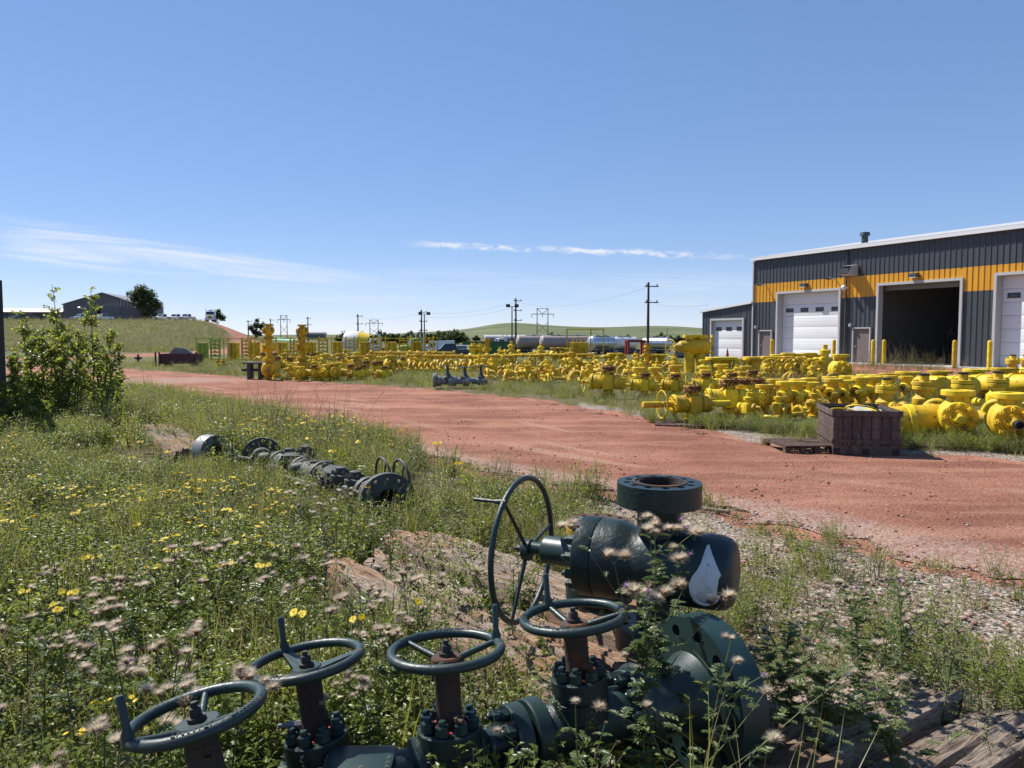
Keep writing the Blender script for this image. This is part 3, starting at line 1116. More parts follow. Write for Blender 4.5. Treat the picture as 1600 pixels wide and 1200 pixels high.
MB().cyl((-0.6, 0.1, 1.09), (-0.6, 0.1, 1.4), 0.04, seg=8).build('exhaust', M['dark_steel'], t)

# ------------------------------------------------------------------ background: hill, shed, vehicles, poles, trees
def tree_mesh(name, blobs, leaf, nleaf, seed, mats, zmin=0.0, flat=0.5):
    """leaf cards spread through several uneven lobes"""
    r = np.random.default_rng(seed)
    w = np.array([b[3] ** 3 for b in blobs]); w = w / w.sum()
    vs, fs = [], []
    cnt = (w * nleaf).astype(int)
    P = []
    for b, c in zip(blobs, cnt):
        d = r.normal(size=(c, 3)); d /= np.linalg.norm(d, axis=1)[:, None]
        rad = (r.random(c) ** 0.45) * b[3] * (0.8 + 0.35 * np.sin(d[:, 0] * 5 + b[0]) * np.cos(d[:, 1] * 4 + d[:, 2] * 5))
        P.append(np.array(b[:3]) + d * rad[:, None] * np.array([1, 1, 0.85]))
    P = np.concatenate(P)
    P = P[P[:, 2] > zmin]
    n = len(P)
    a = r.normal(size=(n, 3)); a /= np.linalg.norm(a, axis=1)[:, None]
    c = np.cross(a, r.normal(size=(n, 3))); c /= np.linalg.norm(c, axis=1)[:, None]
    s = leaf * (0.6 + 0.8 * r.random(n))[:, None]
    V = np.stack([P - a * s, P + c * s * flat, P + a * s, P - c * s * flat], 1).reshape(-1, 3)
    Fq = np.arange(n * 4).reshape(n, 4)
    me = bpy.data.meshes.new(name)
    me.from_pydata(V.tolist(), [], Fq.tolist())
    me.materials.append(mats)
    return me


def limbs(t, name, matl, base_r, pts_list):
    b = MB()
    for pts, r0, r1 in pts_list:
        n = len(pts)
        b.tube(pts, [r0 + (r1 - r0) * i / (n - 1) for i in range(n)], 7)
    return b.build(name, matl, t, ang=60)


M['bark'] = plain('bark', (0.10, 0.075, 0.055), 0.9, var=0.3, bumps=0.4)
M['tree_dark'] = leafm('dark tree leaves', (0.034, 0.058, 0.020), (0.080, 0.112, 0.038), tr=0.30, rough=0.6)
M['tree_mid'] = leafm('mid tree leaves', (0.06, 0.088, 0.026), (0.11, 0.14, 0.05), tr=0.28, rough=0.6)


def make_tree(px, d, hgt, blobs, label, nleaf, leaf, seed, m='tree_dark', name='broadleaf_tree', group=None, trunks=None):
    q = GT(px, d)
    t = thing(name, label, 'tree' if hgt > 3 else 'shrub', q, 0, group)
    tl = []
    r = random.Random(seed)
    for b in blobs:
        x, y, z, rr = b
        tl.append(([(x * 0.05, y * 0.05, -0.2), (x * 0.25, y * 0.25, z * 0.35), (x * 0.8, y * 0.8, z * 0.85), (x, y, z)], hgt * 0.02, hgt * 0.004))
    limbs(t, 'trunk', M['bark'], 0, tl)
    put('crown', tree_mesh('crown', blobs, leaf, nleaf, seed, M[m], 0.25), t)
    return t


make_tree(226, 224, 11.3, [(-1.2, 0, 8.0, 2.9), (1.4, 0.4, 7.6, 2.7), (0.0, -0.5, 9.3, 2.0), (3.2, 0, 5.4, 2.4), (-2.9, 0.2, 6.6, 1.6), (2.2, -0.5, 3.6, 2.3), (-0.4, 0, 5.2, 2.6), (4.6, 0.2, 4.6, 1.3), (-4.2, 0, 8.0, 1.0), (1.0, 0, 2.0, 1.6), (3.6, 0, 1.8, 1.5)],
          'large dense dark green tree beside the grey gabled shed', 5200, 0.30, 1)
make_tree(341, 236, 5, [(0, 0, 3.2, 1.7), (1.5, 0, 2.2, 1.3), (-1.3, 0, 2.0, 1.3), (0.4, 0, 4.3, 0.9)], 'rounded green tree behind the tanker truck on the hill', 1800, 0.26, 2, 'tree_mid')
make_tree(401, 205, 6, [(0, 0, 3.6, 1.3), (-1.4, 0, 3.0, 1.1), (1.5, 0, 3.3, 1.2), (0.3, 0, 5.0, 0.8), (-0.4, 0, 2.0, 1.2), (2.0, 0, 4.2, 0.6), (0.8, 0, 1.4, 1.0)], 'small open-crowned tree standing alone beside the dirt track', 1700, 0.24, 3, 'tree_dark')
r_ = random.Random(21)
for i, px in enumerate([536, 548, 592, 600, 606, 612, 617, 622, 629, 642, 654, 666, 678, 689, 700, 711, 722, 636, 648, 660, 672, 684, 694, 706, 716, 744, 1032, 1046, 1058, 1070, 1082, 860, 980]):
    d = 330 + r_.uniform(-60, 60)
    s = r_.uniform(0.75, 1.35) * (0.75 if px > 730 else 1.0)
    make_tree(px, d, 4 * s, [(0, 0, 2.0 * s, 1.9 * s), (1.9 * s, 0, 1.5 * s, 1.6 * s), (-1.8 * s, 0, 1.6 * s, 1.5 * s), (0.4 * s, 0, 3.4 * s, 1.2 * s), (-.6 * s, 0, 1.0 * s, 1.7 * s)],
              'dark green bush in the shelter belt below the far ridge', 700, 0.42, 100 + i, 'tree_dark', 'bush', 'bushes of the shelter belt below the far ridge')

# gabled shed on the hill
M['shed_wall'] = plain('grey shed cladding', (0.135, 0.130, 0.140), 0.6, var=0.12, nscale=0.5)
M['shed_roof'] = plain('grey shed roof', (0.24, 0.23, 0.24), 0.5)
q = GT(163, 226)
shed = thing('gabled_shed', 'grey gabled metal shed with sliding door on the grassy hill', 'shed', q, math.radians(10))
W2, EV, RG, LN = 10.6, 5.0, 8.4, 24.0
hole = (-1.3, -0.6)
b = MB()
for (x0, x1) in ((-W2, hole[0]), (hole[1], W2)):
    n = 24
    for k in range(n):
        xa_, xb_ = x0 + (x1 - x0) * k / n, x0 + (x1 - x0) * (k + 1) / n
        za_, zb_ = RG - (RG - EV) * abs(xa_) / W2, RG - (RG - EV) * abs(xb_) / W2
        yo = 0.05 * (k % 2)
        b.add([(xa_, -yo, -0.5), (xb_, -yo, -0.5), (xb_, -yo, zb_), (xa_, -yo, za_)], [(0, 1, 2, 3)])
b.add([(hole[0], 0, 4.6), (hole[1], 0, 4.6), (hole[1], 0, RG - .3), (hole[0], 0, RG - .4)], [(0, 1, 2, 3)])
b.build('gable_wall', M['shed_wall'], shed, ang=0)
MB().box((-W2, LN / 2, EV / 2 - .25), (0.1, LN, EV + .5)).build('side_wall', M['shed_wall'], shed)
MB().box((W2, LN / 2, EV / 2 - .25), (0.1, LN, EV + .5)).build('side_wall', M['shed_wall'], shed)
MB().box((0, LN, EV / 2), (2 * W2, 0.1, EV)).build('rear_wall', M['shed_wall'], shed)
b = MB()
for s in (-1, 1):
    b.add([(0, -.35, RG + .05), (s * (W2 + .4), -.35, EV - .08), (s * (W2 + .4), LN, EV - .08), (0, LN, RG + .05), (0, -.35, RG + .22), (s * (W2 + .4), -.35, EV + .1), (s * (W2 + .4), LN, EV + .1), (0, LN, RG + .22)],
          [(0, 1, 5, 4), (1, 2, 6, 5), (4, 5, 6, 7), (0, 3, 2, 1), (2, 3, 7, 6)])
b.build('roof', M['shed_roof'], shed, ang=20)
d_ = MB()
d_.box((-3.7, -.14, 2.3), (4.4, 0.08, 4.6)).box((2.2, -.14, 2.3), (5.4, 0.08, 4.6))
dd_ = MB().box((-3.7, -.14, 2.25), (4.5, 0.08, 4.7)).build('sliding_door', M['shed_wall'], shed)
dd2 = MB().box((2.2, -.14, 2.25), (5.5, 0.08, 4.7)).build('sliding_door', M['shed_wall'], shed)
MB().box((0, -.16, 4.72), (12, 0.14, 0.16)).build('door_track', M['shed_roof'], shed)

# long low building further left on the hill
q = GT(30, 238)
t = thing('low_barn', 'long low tan-roofed building on the hill behind the saplings', 'building', q, math.radians(4))
MB().box((0, 4, 1.6), (26, 8, 3.4)).build('wall', plain('barn wall', (0.16, 0.13, 0.12), 0.7), t)
b = MB()
b.add([(-13.5, -.6, 3.25), (13.5, -.6, 3.25), (13.5, 4, 4.5), (-13.5, 4, 4.5), (13.5, 8.6, 3.25), (-13.5, 8.6, 3.25)], [(0, 1, 2, 3), (3, 2, 4, 5)])
b.build('roof', plain('tan roof', (0.42, 0.34, 0.30), 0.6), t, ang=0)
for x in (-9, -4, 1, 6):
    MB().box((x, -0.05, 1.5), (2.6, 0.12, 2.7)).build('bay_door', M['downpipe'], t)

# vehicles ---------------------------------------------------------
M['car_white'] = plain('white car paint', (0.72, 0.72, 0.72), 0.25, var=0.03)
M['car_dark'] = plain('dark car paint', (0.05, 0.055, 0.06), 0.25, var=0.05)
M['car_silver'] = plain('silver car paint', (0.36, 0.37, 0.39), 0.28, metal=0.4, var=0.05)
M['tyre'] = plain('tyre rubber', (0.02, 0.02, 0.02), 0.85)
M['rim'] = plain('wheel rim', (0.35, 0.35, 0.36), 0.4, metal=0.5)
M['chrome'] = plain('polished tank', (0.55, 0.56, 0.58), 0.28, metal=0.75, var=0.06, nscale=1.0)
M['tank_tan'] = plain('tan tank', (0.34, 0.27, 0.25), 0.55, var=0.12, nscale=0.7)
M['tank_white'] = plain('white tank', (0.66, 0.66, 0.64), 0.4, var=0.08, nscale=0.7)


def wheel(t, x, y, r, w):
    Mx = frame((x, y - w / 2, r), (0, 1, 0))
    o = MB().lathe([(0, 0), (r * .62, 0), (r * .64, .02), (r * .9, 0.0), (r, 0.03), (r, w - .03), (r * .9, w), (r * .6, w), (0, w)], 18, Mx).build('wheel', M['tyre'], t)
    MB().lathe([(0, -.02), (r * .25, -.02), (r * .3, .015), (r * .58, .012), (r * .6, -.005)], 14, Mx).build('rim', M['rim'], o)
    Mx2 = frame((x, y + w / 2, r), (0, -1, 0))
    MB().lathe([(0, -.02), (r * .25, -.02), (r * .3, .015), (r * .58, .012), (r * .6, -.005)], 14, Mx2).build('rim', M['rim'], o)


def extrude(prof, y0, y1, inset=0.0):
    """side profile in (x,z) extruded across y; upper points pulled in"""
    b = MB()
    zs = [p[1] for p in prof]
    zmid = (min(zs) + max(zs)) * 0.55
    n = len(prof)
    vs = []
    for y, s in ((y0, 1), (y1, -1)):
        for x, z in prof:
            vs.append((x, y + s * (inset if z > zmid else 0), z))
    fs = [tuple(range(n)), tuple(range(2 * n - 1, n - 1, -1))] + [(i, (i + 1) % n, n + (i + 1) % n, n + i) for i in range(n)]
    b.add(vs, fs)
    return b


def pickup(loc, rz, matn, label, name='pickup_truck', cat='truck', group=None):
    t = thing(name, label, cat, loc, rz, group)
    # front to -x
    extrude([(-2.75, .55), (-2.8, .8), (-2.7, 1.0), (-1.35, 1.12), (.75, 1.12), (2.75, 1.12), (2.8, .6), (2.6, .45), (-2.6, .45)], -.95, .95).build('body', M[matn], t)
    extrude([(-1.35, 1.12), (-.75, 1.80), (.55, 1.84), (.8, 1.12)], -.88, .88, .12).build('cab', M[matn], t)
    extrude([(-1.18, 1.18), (-.72, 1.72), (.5, 1.76), (.66, 1.18)], -.895, .895, .11).build('side_window', M['glass'], t)
    b = MB()
    b.add([(-1.36, -.72, 1.17), (-1.36, .72, 1.17), (-.80, .64, 1.76), (-.80, -.64, 1.76)], [(0, 1, 2, 3)])
    b.build('windscreen', M['glass'], t)
    MB().box((-2.8, 0, .62), (.14, 1.9, .22), bev=.03).build('bumper', M['rim'], t)
    MB().box((-2.76, 0, .88), (.08, 1.1, .24)).build('grille', M['black'], t)
    for y in (-.75, .75):
        MB().box((-2.74, y, .9), (.1, .3, .18), bev=.02).build('headlight', M['trim'], t)
    for x in (-1.75, 1.75):
        for y in (-.82, .82):
            wheel(t, x, y, .40, .27)
    return t


def put_at(px, d):
    q = GT(px, d)
    return q


r_ = random.Random(5)
for i, (px, d, ang, mt, lab) in enumerate([
        (256, 209, 75, 'car_white', 'white pickup parked nose-on right beside the large dark tree'),
        (277, 209, 78, 'car_white', 'white pickup with dark windscreen parked between two other white pickups on the hill'),
        (294, 208, 82, 'car_white', 'white pickup parked next to the tanker truck on the hill'),
        (163, 208, 70, 'car_white', 'white pickup in front of the sliding door of the grey shed'),
        (131, 208, 60, 'car_white', 'white pickup at the left corner of the grey shed'),
        (36, 208, 60, 'car_dark', 'dark pickup before the long low building')]):
    q = GT(px, d)
    pickup(q, math.radians(ang), mt, lab, group='pickups parked on the hill')


def tank_trailer(loc, rz, L, R, matn, label, group=None, name='tank_trailer', cat='trailer', zc=None):
    """barrel on a chassis, axle bogie at +x, landing legs at -x"""
    t = thing(name, label, cat, loc, rz, group)
    zc = zc or (1.25 + R)
    Mx = frame((-L / 2, 0, zc), (1, 0, 0))
    MB().lathe([(0, -.32 * R), (.5 * R, -.26 * R), (.85 * R, -.1 * R), (R, .06), (R, L - .06), (.85 * R, L + .1 * R), (.5 * R, L + .26 * R), (0, L + .32 * R)], 26, Mx).build('tank', M[matn], t)
    rb = MB()
    for k in range(4):
        rb.lathe([(R + .005, L * (k + .5) / 4 - .04), (R + .03, L * (k + .5) / 4 - .04), (R + .03, L * (k + .5) / 4 + .04), (R + .005, L * (k + .5) / 4 + .04)], 26, Mx)
    rb.build('tank_bands', M[matn], t)
    MB().box((0, 0, zc + R + .05), (L * .7, .5, .08)).build('walkway', M['rim'], t)
    for x in (-L * .2, L * .15):
        MB().cyl((x, 0, zc + R - .05), (x, 0, zc + R + .22), .28, seg=14).build('hatch', M['rim'], t)
    MB().box((0, -.45, 1.1), (L * .95, .14, .26)).build('chassis_rail', M['black'], t)
    MB().box((0, .45, 1.1), (L * .95, .14, .26)).build('chassis_rail', M['black'], t)
    for x in (L * .32, L * .32 - 1.25):
        for y in (-1.0, 1.0):
            wheel(t, x, y, .5, .5)
    for y in (-.6, .6):
        MB().box((-L * .32, y, .55), (.16, .16, 1.1)).build('landing_leg', M['black'], t)
    MB().box((L * .46, 0, 1.0), (.1, 2.2, .3)).build('rear_bumper', M['trim'], t)
    return t


def tractor(loc, rz, matn, label, tank=None, name='tanker_truck'):
    """conventional bonneted truck, nose to -x, optional tank body behind"""
    t = thing(name, label, 'truck', loc, rz)
    extrude([(-4.4, .75), (-4.5, 1.2), (-4.35, 1.75), (-2.7, 1.95), (-2.7, .75)], -.95, .95, .1).build('bonnet', M[matn], t)
    extrude([(-2.75, .7), (-2.75, 1.9), (-2.35, 2.85), (-1.0, 2.95), (-.9, .7)], -1.15, 1.15, .1).build('cab', M[matn], t)
    b = MB()
    b.add([(-2.77, -.95, 1.95), (-2.77, .95, 1.95), (-2.40, .9, 2.78), (-2.40, -.9, 2.78)], [(0, 1, 2, 3)])
    b.build('windscreen', M['glass'], t)
    for y in (-1.16, 1.16):
        MB().box((-1.85, y, 2.2), (1.0, .03, .75)).build('side_window', M['glass'], t)
        MB().cyl((-.8, y * .95, .9), (-.8, y * .95, 3.6), .09, seg=10).build('exhaust_stack', M['chrome'], t)
        MB().box((-4.35, y * .82, 1.15), (.2, .34, .24), bev=.03).build('headlight', M['trim'], t)
        MB().cyl((-2.2, y, .85), (-1.1, y, .85), .32, seg=14).build('fuel_tank', M['chrome'], t)
    MB().box((-4.5, 0, 1.35), (.08, .95, .85)).build('grille', M['lime'] if tank else M['chrome'], t)
    MB().box((-4.6, 0, .72), (.25, 2.3, .32), bev=.04).build('bumper', M['chrome'], t)
    MB().box((1.2, 0, .95), (8, .9, .25)).build('chassis', M['black'], t)
    for x in (-3.6, 2.6, 3.95):
        for y in (-1.0, 1.0):
            wheel(t, x, y, .5, .35 if x < 0 else .5)
    if tank:
        R = 1.05
        Mx = frame((-.4, 0, 2.25), (1, 0, 0))
        MB().lathe([(0, -.3), (.6, -.24), (R, .05), (R, 5.4), (.6, 5.7), (0, 5.75)], 24, Mx).build('tank', M[tank], t)
        MB().box((2.3, 0, 3.35), (4, .5, .08)).build('walkway', M['rim'], t)
    return t


tractor(GT(331, 207), math.radians(108), 'car_white', 'white tanker truck with green grille parked nose-on at the hilltop track', 'chrome')
# tanks and trailers in the low ground behind the yard
tank_trailer(GT(850, 138), math.radians(12), 9.6, 1.06, 'tank_tan', 'tan tank trailer whose rounded end faces the green container')
tank_trailer(GT(889, 130), math.radians(14), 9.6, 1.06, 'tank_tan', 'tan tank trailer beside the polished tankers, rounded end toward the yard')
tank_trailer(GT(940, 112), math.radians(42), 4.6, 0.95, 'chrome', 'polished silver tank trailer behind the yellow frame rack', zc=2.25)
tank_trailer(GT(975, 128), math.radians(38), 5.0, 0.95, 'tank_white', 'white tank trailer between the polished silver tankers')
tank_trailer(GT(1026, 116), math.radians(140), 4.2, 0.9, 'chrome', 'short silver vacuum tank with banded end beside red steel frame', zc=2.2)
tractor(GT(1000, 126), math.radians(150), 'car_white', 'white bonneted truck between the white tank and the short vacuum tank')
tractor(GT(958, 118), math.radians(35), 'car_dark', 'dark bonneted truck parked between silver and white tank trailers')
tractor(GT(795, 150), math.radians(20), 'car_white', 'white bonneted truck left of the tan tank trailers')
tractor(GT(640, 150), math.radians(160), 'car_white', 'white truck before the shelter belt left of the van')
tractor(GT(668, 110), math.radians(20), 'lime', 'lime green truck behind the left end of the hump pipes')
tractor(GT(600, 140), math.radians(15), 'car_white', 'white truck right of the domed tent')
# red frame beside the tanker
q = GT(992, 98)
t = thing('red_steel_frame', 'red square steel portal frame before the silver tankers', 'frame', q, math.radians(5))
for x in (-1.0, 1.0):
    for y in (-.6, .6):
        MB().box((x, y, 1.05), (.28, .22, 2.1)).build('post', M['red_primer'], t)
MB().box((0, -.6, 2.2), (2.4, .24, .3)).build('beam', M['red_primer'], t)
MB().box((0, .6, 2.2), (2.4, .24, .3)).build('beam', M['red_primer'], t)
for x in (-1.0, 1.0):
    MB().box((x, 0, 2.2), (.2, 1.0, .24)).build('tie', M['red_primer'], t)

M['container_green'] = paint('green container', (0.045, 0.15, 0.055), rust=0.06, rough=0.5)
q = GT(763, 120)
t = thing('green_container', 'long green corrugated roll-off container behind the yellow fittings', 'container', q, math.radians(3))
b = MB()
n = 40
for k in range(n):
    x0, x1 = -4 + 8 * k / n, -4 + 8 * (k + 1) / n
    yo = .06 * (k % 2)
    b.add([(x0, -1.2 - yo, .3), (x1, -1.2 - yo, .3), (x1, -1.2 - yo, 2.4), (x0, -1.2 - yo, 2.4)], [(0, 1, 2, 3)])
b.box((0, 1.2, 1.35), (8, .08, 2.1)).box((-4, 0, 1.35), (.08, 2.4, 2.1)).box((4, 0, 1.35), (.08, 2.4, 2.1)).box((0, 0, .25), (8, 2.4, .1))
b.build('box', M['container_green'], t, ang=0)
MB().box((0, -1.24, 2.42), (8.2, .16, .14)).build('top_rail', M['container_green'], t)
for k in range(6):
    MB().box((-3.75 + 1.5 * k, -1.3, 1.3), (.12, .12, 2.2)).build('side_stake', M['container_green'], t)
for x in (-3, 3):
    for y in (-.8, .8):
        MB().cyl((x, y - .1, .13), (x, y + .1, .13), .13, seg=12).build('roller', M['black'], t)
q = GT(686, 140)
t = thing('box_van', 'white high-roofed van behind the pickup in the yard', 'van', q, math.radians(8))
extrude([(-2.8, .5), (-2.9, 1.0), (-2.3, 1.35), (-1.7, 2.35), (2.8, 2.5), (2.85, .5)], -1.0, 1.0, .08).build('body', M['car_white'], t)
b = MB()
b.add([(-2.24, -.85, 1.42), (-2.24, .85, 1.42), (-1.76, .8, 2.22), (-1.76, -.8, 2.22)], [(0, 1, 2, 3)])
b.build('windscreen', M['glass'], t)
MB().box((-1.2, -1.0, 1.75), (.9, .03, .6)).build('side_window', M['glass'], t)
for x in (-1.9, 1.7):
    for y in (-.9, .9):
        wheel(t, x, y, .38, .25)
pickup(GT(704, 96), math.radians(10), 'car_dark', 'dark pickup parked behind the yellow manifold row')
pickup(GT(724, 104), math.radians(80), 'car_silver', 'silver pickup parked nose-on beside the dark pickup')
pickup(GT(736, 160), math.radians(10), 'car_white', 'white pickup parked behind the green container, partly hidden')
pickup(GT(757, 165), math.radians(14), 'car_white', 'white pickup parked behind the green container next to another')
pickup(GT(778, 160), math.radians(168), 'car_white', 'white pickup behind the green container, facing away from the others')
# long light-grey low sheds in the distance
for px, d, w, h, lab in ((806, 300, 24, 3.4, 'long light grey low shed behind the tan tank trailers'), (486, 420, 15, 4.2, 'far dark grey shed on the plain behind the frac trees')):
    t = thing('distant_shed', lab, 'shed', GT(px, d), 0.1)
    MB().box((0, 3, h / 2 - .3), (w, 6, h * .8)).build('wall', M['shed_roof'] if w > 20 else M['shed_wall'], t)
    b = MB()
    b.add([(-w / 2 - .4, -.5, h * .66), (w / 2 + .4, -.5, h * .66), (w / 2 + .4, 3, h), (-w / 2 - .4, 3, h), (w / 2 + .4, 6.5, h * .66), (-w / 2 - .4, 6.5, h * .66)], [(0, 1, 2, 3), (3, 2, 4, 5)])
    b.build('roof', M['grey_trim'] if w > 20 else M['shed_roof'], t, ang=0)
# white and yellow hoop tent
q = GT(560, 170)
t = thing('hoop_tent', 'white domed fabric tent with yellow panel behind the racks', 'tent', q, math.radians(-10))
b = MB()
n = 14
for (x0, x1, mi) in ((-2.6, .6, 0), (.6, 3.0, 1)):
    vs, fs = [], []
    for x in (x0, x1):
        sc = 1.0 if x < .7 else .78
        for k in range(n + 1):
            a = math.pi * k / n
            vs.append((x * 1.0, -3.2 * math.cos(a) * sc, 4.1 * math.sin(a) * sc + .2))
    fs = [(k, k + 1, n + 1 + k + 1, n + 1 + k) for k in range(n)]
    b.add(vs, fs, None, mi)
    b.add([(x0, -3.2 * math.cos(math.pi * k / n), 4.1 * math.sin(math.pi * k / n) + .2) for k in range(n + 1)], [tuple(range(n + 1))], None, mi) if mi == 0 else None
b.build('canopy', [M['tank_white'], M['yellow']], t)
t = thing('flat_canopy', 'mint green flat canopy on posts behind the tall frac trees', 'canopy', GT(440, 120), math.radians(6))
b = MB()
b.add([(-2.4, -1.6, 2.55), (2.4, -1.6, 2.35), (2.4, 1.6, 2.6), (-2.4, 1.6, 2.9), (-2.4, -1.6, 2.65), (2.4, -1.6, 2.45), (2.4, 1.6, 2.7), (-2.4, 1.6, 3.0)], [(0, 3, 2, 1), (4, 5, 6, 7), (0, 1, 5, 4), (1, 2, 6, 5), (2, 3, 7, 6), (3, 0, 4, 7)])
b.build('roof_sheet', plain('mint sheet', (0.28, 0.52, 0.34), 0.5), t, ang=0)
for x in (-2.1, 2.1):
    for y in (-1.4, 1.4):
        MB().box((x, y, 1.25), (.12, .12, 2.6)).build('post', M['dark_steel'], t)

# poles and power lines --------------------------------------------
M['pole_wood'] = plain('creosoted pole', (0.075, 0.055, 0.042), 0.85, var=0.25, nscale=3)
M['galv'] = plain('galvanised steel', (0.16, 0.165, 0.17), 0.5, metal=0.3)


def pole(px, d, pytop, label, arms=2, lamps=False, r=0.16, name='utility_pole'):
    q = GT(px, d)
    h = D(px, pytop, d).z - q.z
    t = thing(name, label, 'pole', q, math.radians(r_.uniform(-20, 20)))
    MB().cyl((0, 0, -.1), (0, 0, h), r, r * .62, seg=10).build('shaft', M['pole_wood'], t)
    for k in range(arms):
        z = h - .5 - 1.9 * k
        a = MB().box((0.35, -.14, z), (1.7, .10, .12)).build('crossarm', M['pole_wood'], t)
        for x in (-.35, .9):
            MB().lathe([(.05, 0), (.09, .08), (.05, .14), (.08, .2), (0, .26)], 8, Matrix.Translation((x + .1, -.14, z + .06))).build('insulator', M['grey'], a)
    if lamps:
        MB().box((0, 0, h), (2.0, .1, .1)).build('lamp_bar', M['galv'], t)
        for x in (-.85, .85):
            MB().box((x, -.3, h + .15), (.75, .55, .6), bev=.05).build('floodlight', M['black'], t)
    return t


pole(1012, 92, 441, 'tall dark utility pole beside the workshop annex with crossarms', 2, r=.2)
pole(806, 150, 466, 'tall utility pole standing next to a floodlight mast', 3, r=.22)
pole(800, 150, 479, 'floodlight mast with twin lamps right beside the tall utility pole', 0, True, .16, 'floodlight_mast')
pole(659, 160, 484, 'utility pole beside a shorter floodlight mast near the shelter belt', 3, r=.2)
pole(663.5, 160, 491, 'floodlight mast with twin lamps near the shelter belt', 0, True, .16, 'floodlight_mast')
pole(560, 190, 491, 'utility pole behind the white domed tent', 3, r=.22)
pole(482, 230, 495, 'utility pole right of the second tall frac tree', 2, r=.22)
pole(424, 260, 498, 'small far utility pole behind the first tall frac tree', 2, r=.22)
pole(389, 235, 500, 'short utility pole left of the lone open-crowned tree', 1, r=.18)
pole(1042, 900, 513, 'far thin pole on the ridge near the annex', 0, r=.4)


def hframe(px, d, pyt, wpx, label):
    q = GT(px, d)
    h = D(px, pyt, d).z - q.z
    w = wpx / F * d
    t = thing('transmission_tower', label, 'pylon', q, math.radians(3), 'steel H-frame transmission towers')
    for x in (-w / 2, w / 2):
        MB().cyl((x, 0, -.5), (x, 0, h), .34, .26, seg=8).build('leg', M['galv'], t)
    zc_ = h * .80
    MB().box((0, 0, zc_), (w * 2.05, .4, .42)).build('crossarm', M['galv'], t)
    MB().box((0, 0, h - .2), (w, .3, .3)).build('top_beam', M['galv'], t)
    b = MB()
    b.cyl((-w / 2, 0, h - .2), (0, 0, zc_), .2, seg=6).cyl((w / 2, 0, h - .2), (0, 0, zc_), .2, seg=6)
    b.cyl((-w / 2, .1, h * .18), (w / 2, .1, h * .52), .16, seg=6).cyl((w / 2, -.1, h * .18), (-w / 2, -.1, h * .52), .16, seg=6)
    b.build('brace', M['galv'], t)
    for x in (-w, 0, w):
        MB().cyl((x, 0, zc_ - 2.4), (x, 0, zc_ - .2), .16, seg=6).build('insulator_string', M['grey'], t)
    return t, zc_ - 2.4, w


H1 = hframe(847.5, 520, 481.5, 17, 'steel H-frame transmission tower before the far ridge')
H2 = hframe(585, 640, 499.5, 13, 'steel H-frame transmission tower above the white tent')
H3 = hframe(444.5, 620, 492.5, 10, 'steel H-frame transmission tower between the two tall frac trees')


def wire(p0, p1, sag, r, label):
    pts = [p0.lerp(p1, k / 24) - Vector((0, 0, sag * 4 * (k / 24) * (1 - k / 24))) for k in range(25)]
    o = MB().tube(pts, r, 4).build('power_line', M['galv'], None, ang=0)
    tag(o, label, 'cable', 'overhead power lines')


def ptop(px, py, d):
    return D(px, py, d)


wire(ptop(1012, 449, 92), ptop(806, 472, 150), 1.4, .012, 'overhead wire from the annex pole to the tall utility pole')
wire(ptop(806, 472, 150), ptop(659, 489, 160), 0.9, .014, 'overhead wire from the tall utility pole to the shelter belt pole')
wire(ptop(806, 479, 150), ptop(659, 495, 160), 0.9, .014, 'lower overhead wire from the tall pole to the shelter belt pole')
wire(ptop(659, 489, 160), ptop(560, 495, 190), 0.8, .014, 'overhead wire from the shelter belt pole to the tent pole')
wire(ptop(1012, 470, 92), bw(s_of(1105), 0.1, 4.1) if False else ptop(1108, 476, 60), 0.4, .010, 'service wire from the annex pole to the annex roof')

# dark steel rack at the left edge
q = G(9, 690)
t = thing('steel_rack', 'tall rusty dark steel rack beside the leafy saplings', 'rack', (q.x - 0.02, q.y, 0), math.radians(34))
zt_ = D(6, 438, q.y).z
for x, y in ((0, 0), (-2.2, 0), (0, 1.0), (-2.2, 1.0)):
    MB().box((x, y, zt_ / 2), (.11, .11, zt_)).build('post', M['dark_steel'], t)
for z in (.35, .9, 1.32, 1.36 + .5, zt_ - .06):
    MB().box((-1.1, 0, z), (2.1, .07, .12)).build('rail', M['dark_steel'], t)
    MB().box((-1.1, 1.0, z), (2.1, .07, .12)).build('rail', M['dark_steel'], t)
    for x in (0, -2.2):
        MB().box((x, .5, z), (.07, .9, .1)).build('side_rail', M['dark_steel'], t)
MB().box((-1.1, .5, .43), (2.1, 1.0, .03)).build('shelf', M['dark_steel'], t)
MB().box((-1.1, .5, 1.0), (2.1, .06, 1.0)).build('back_panel', M['dark_steel'], t)

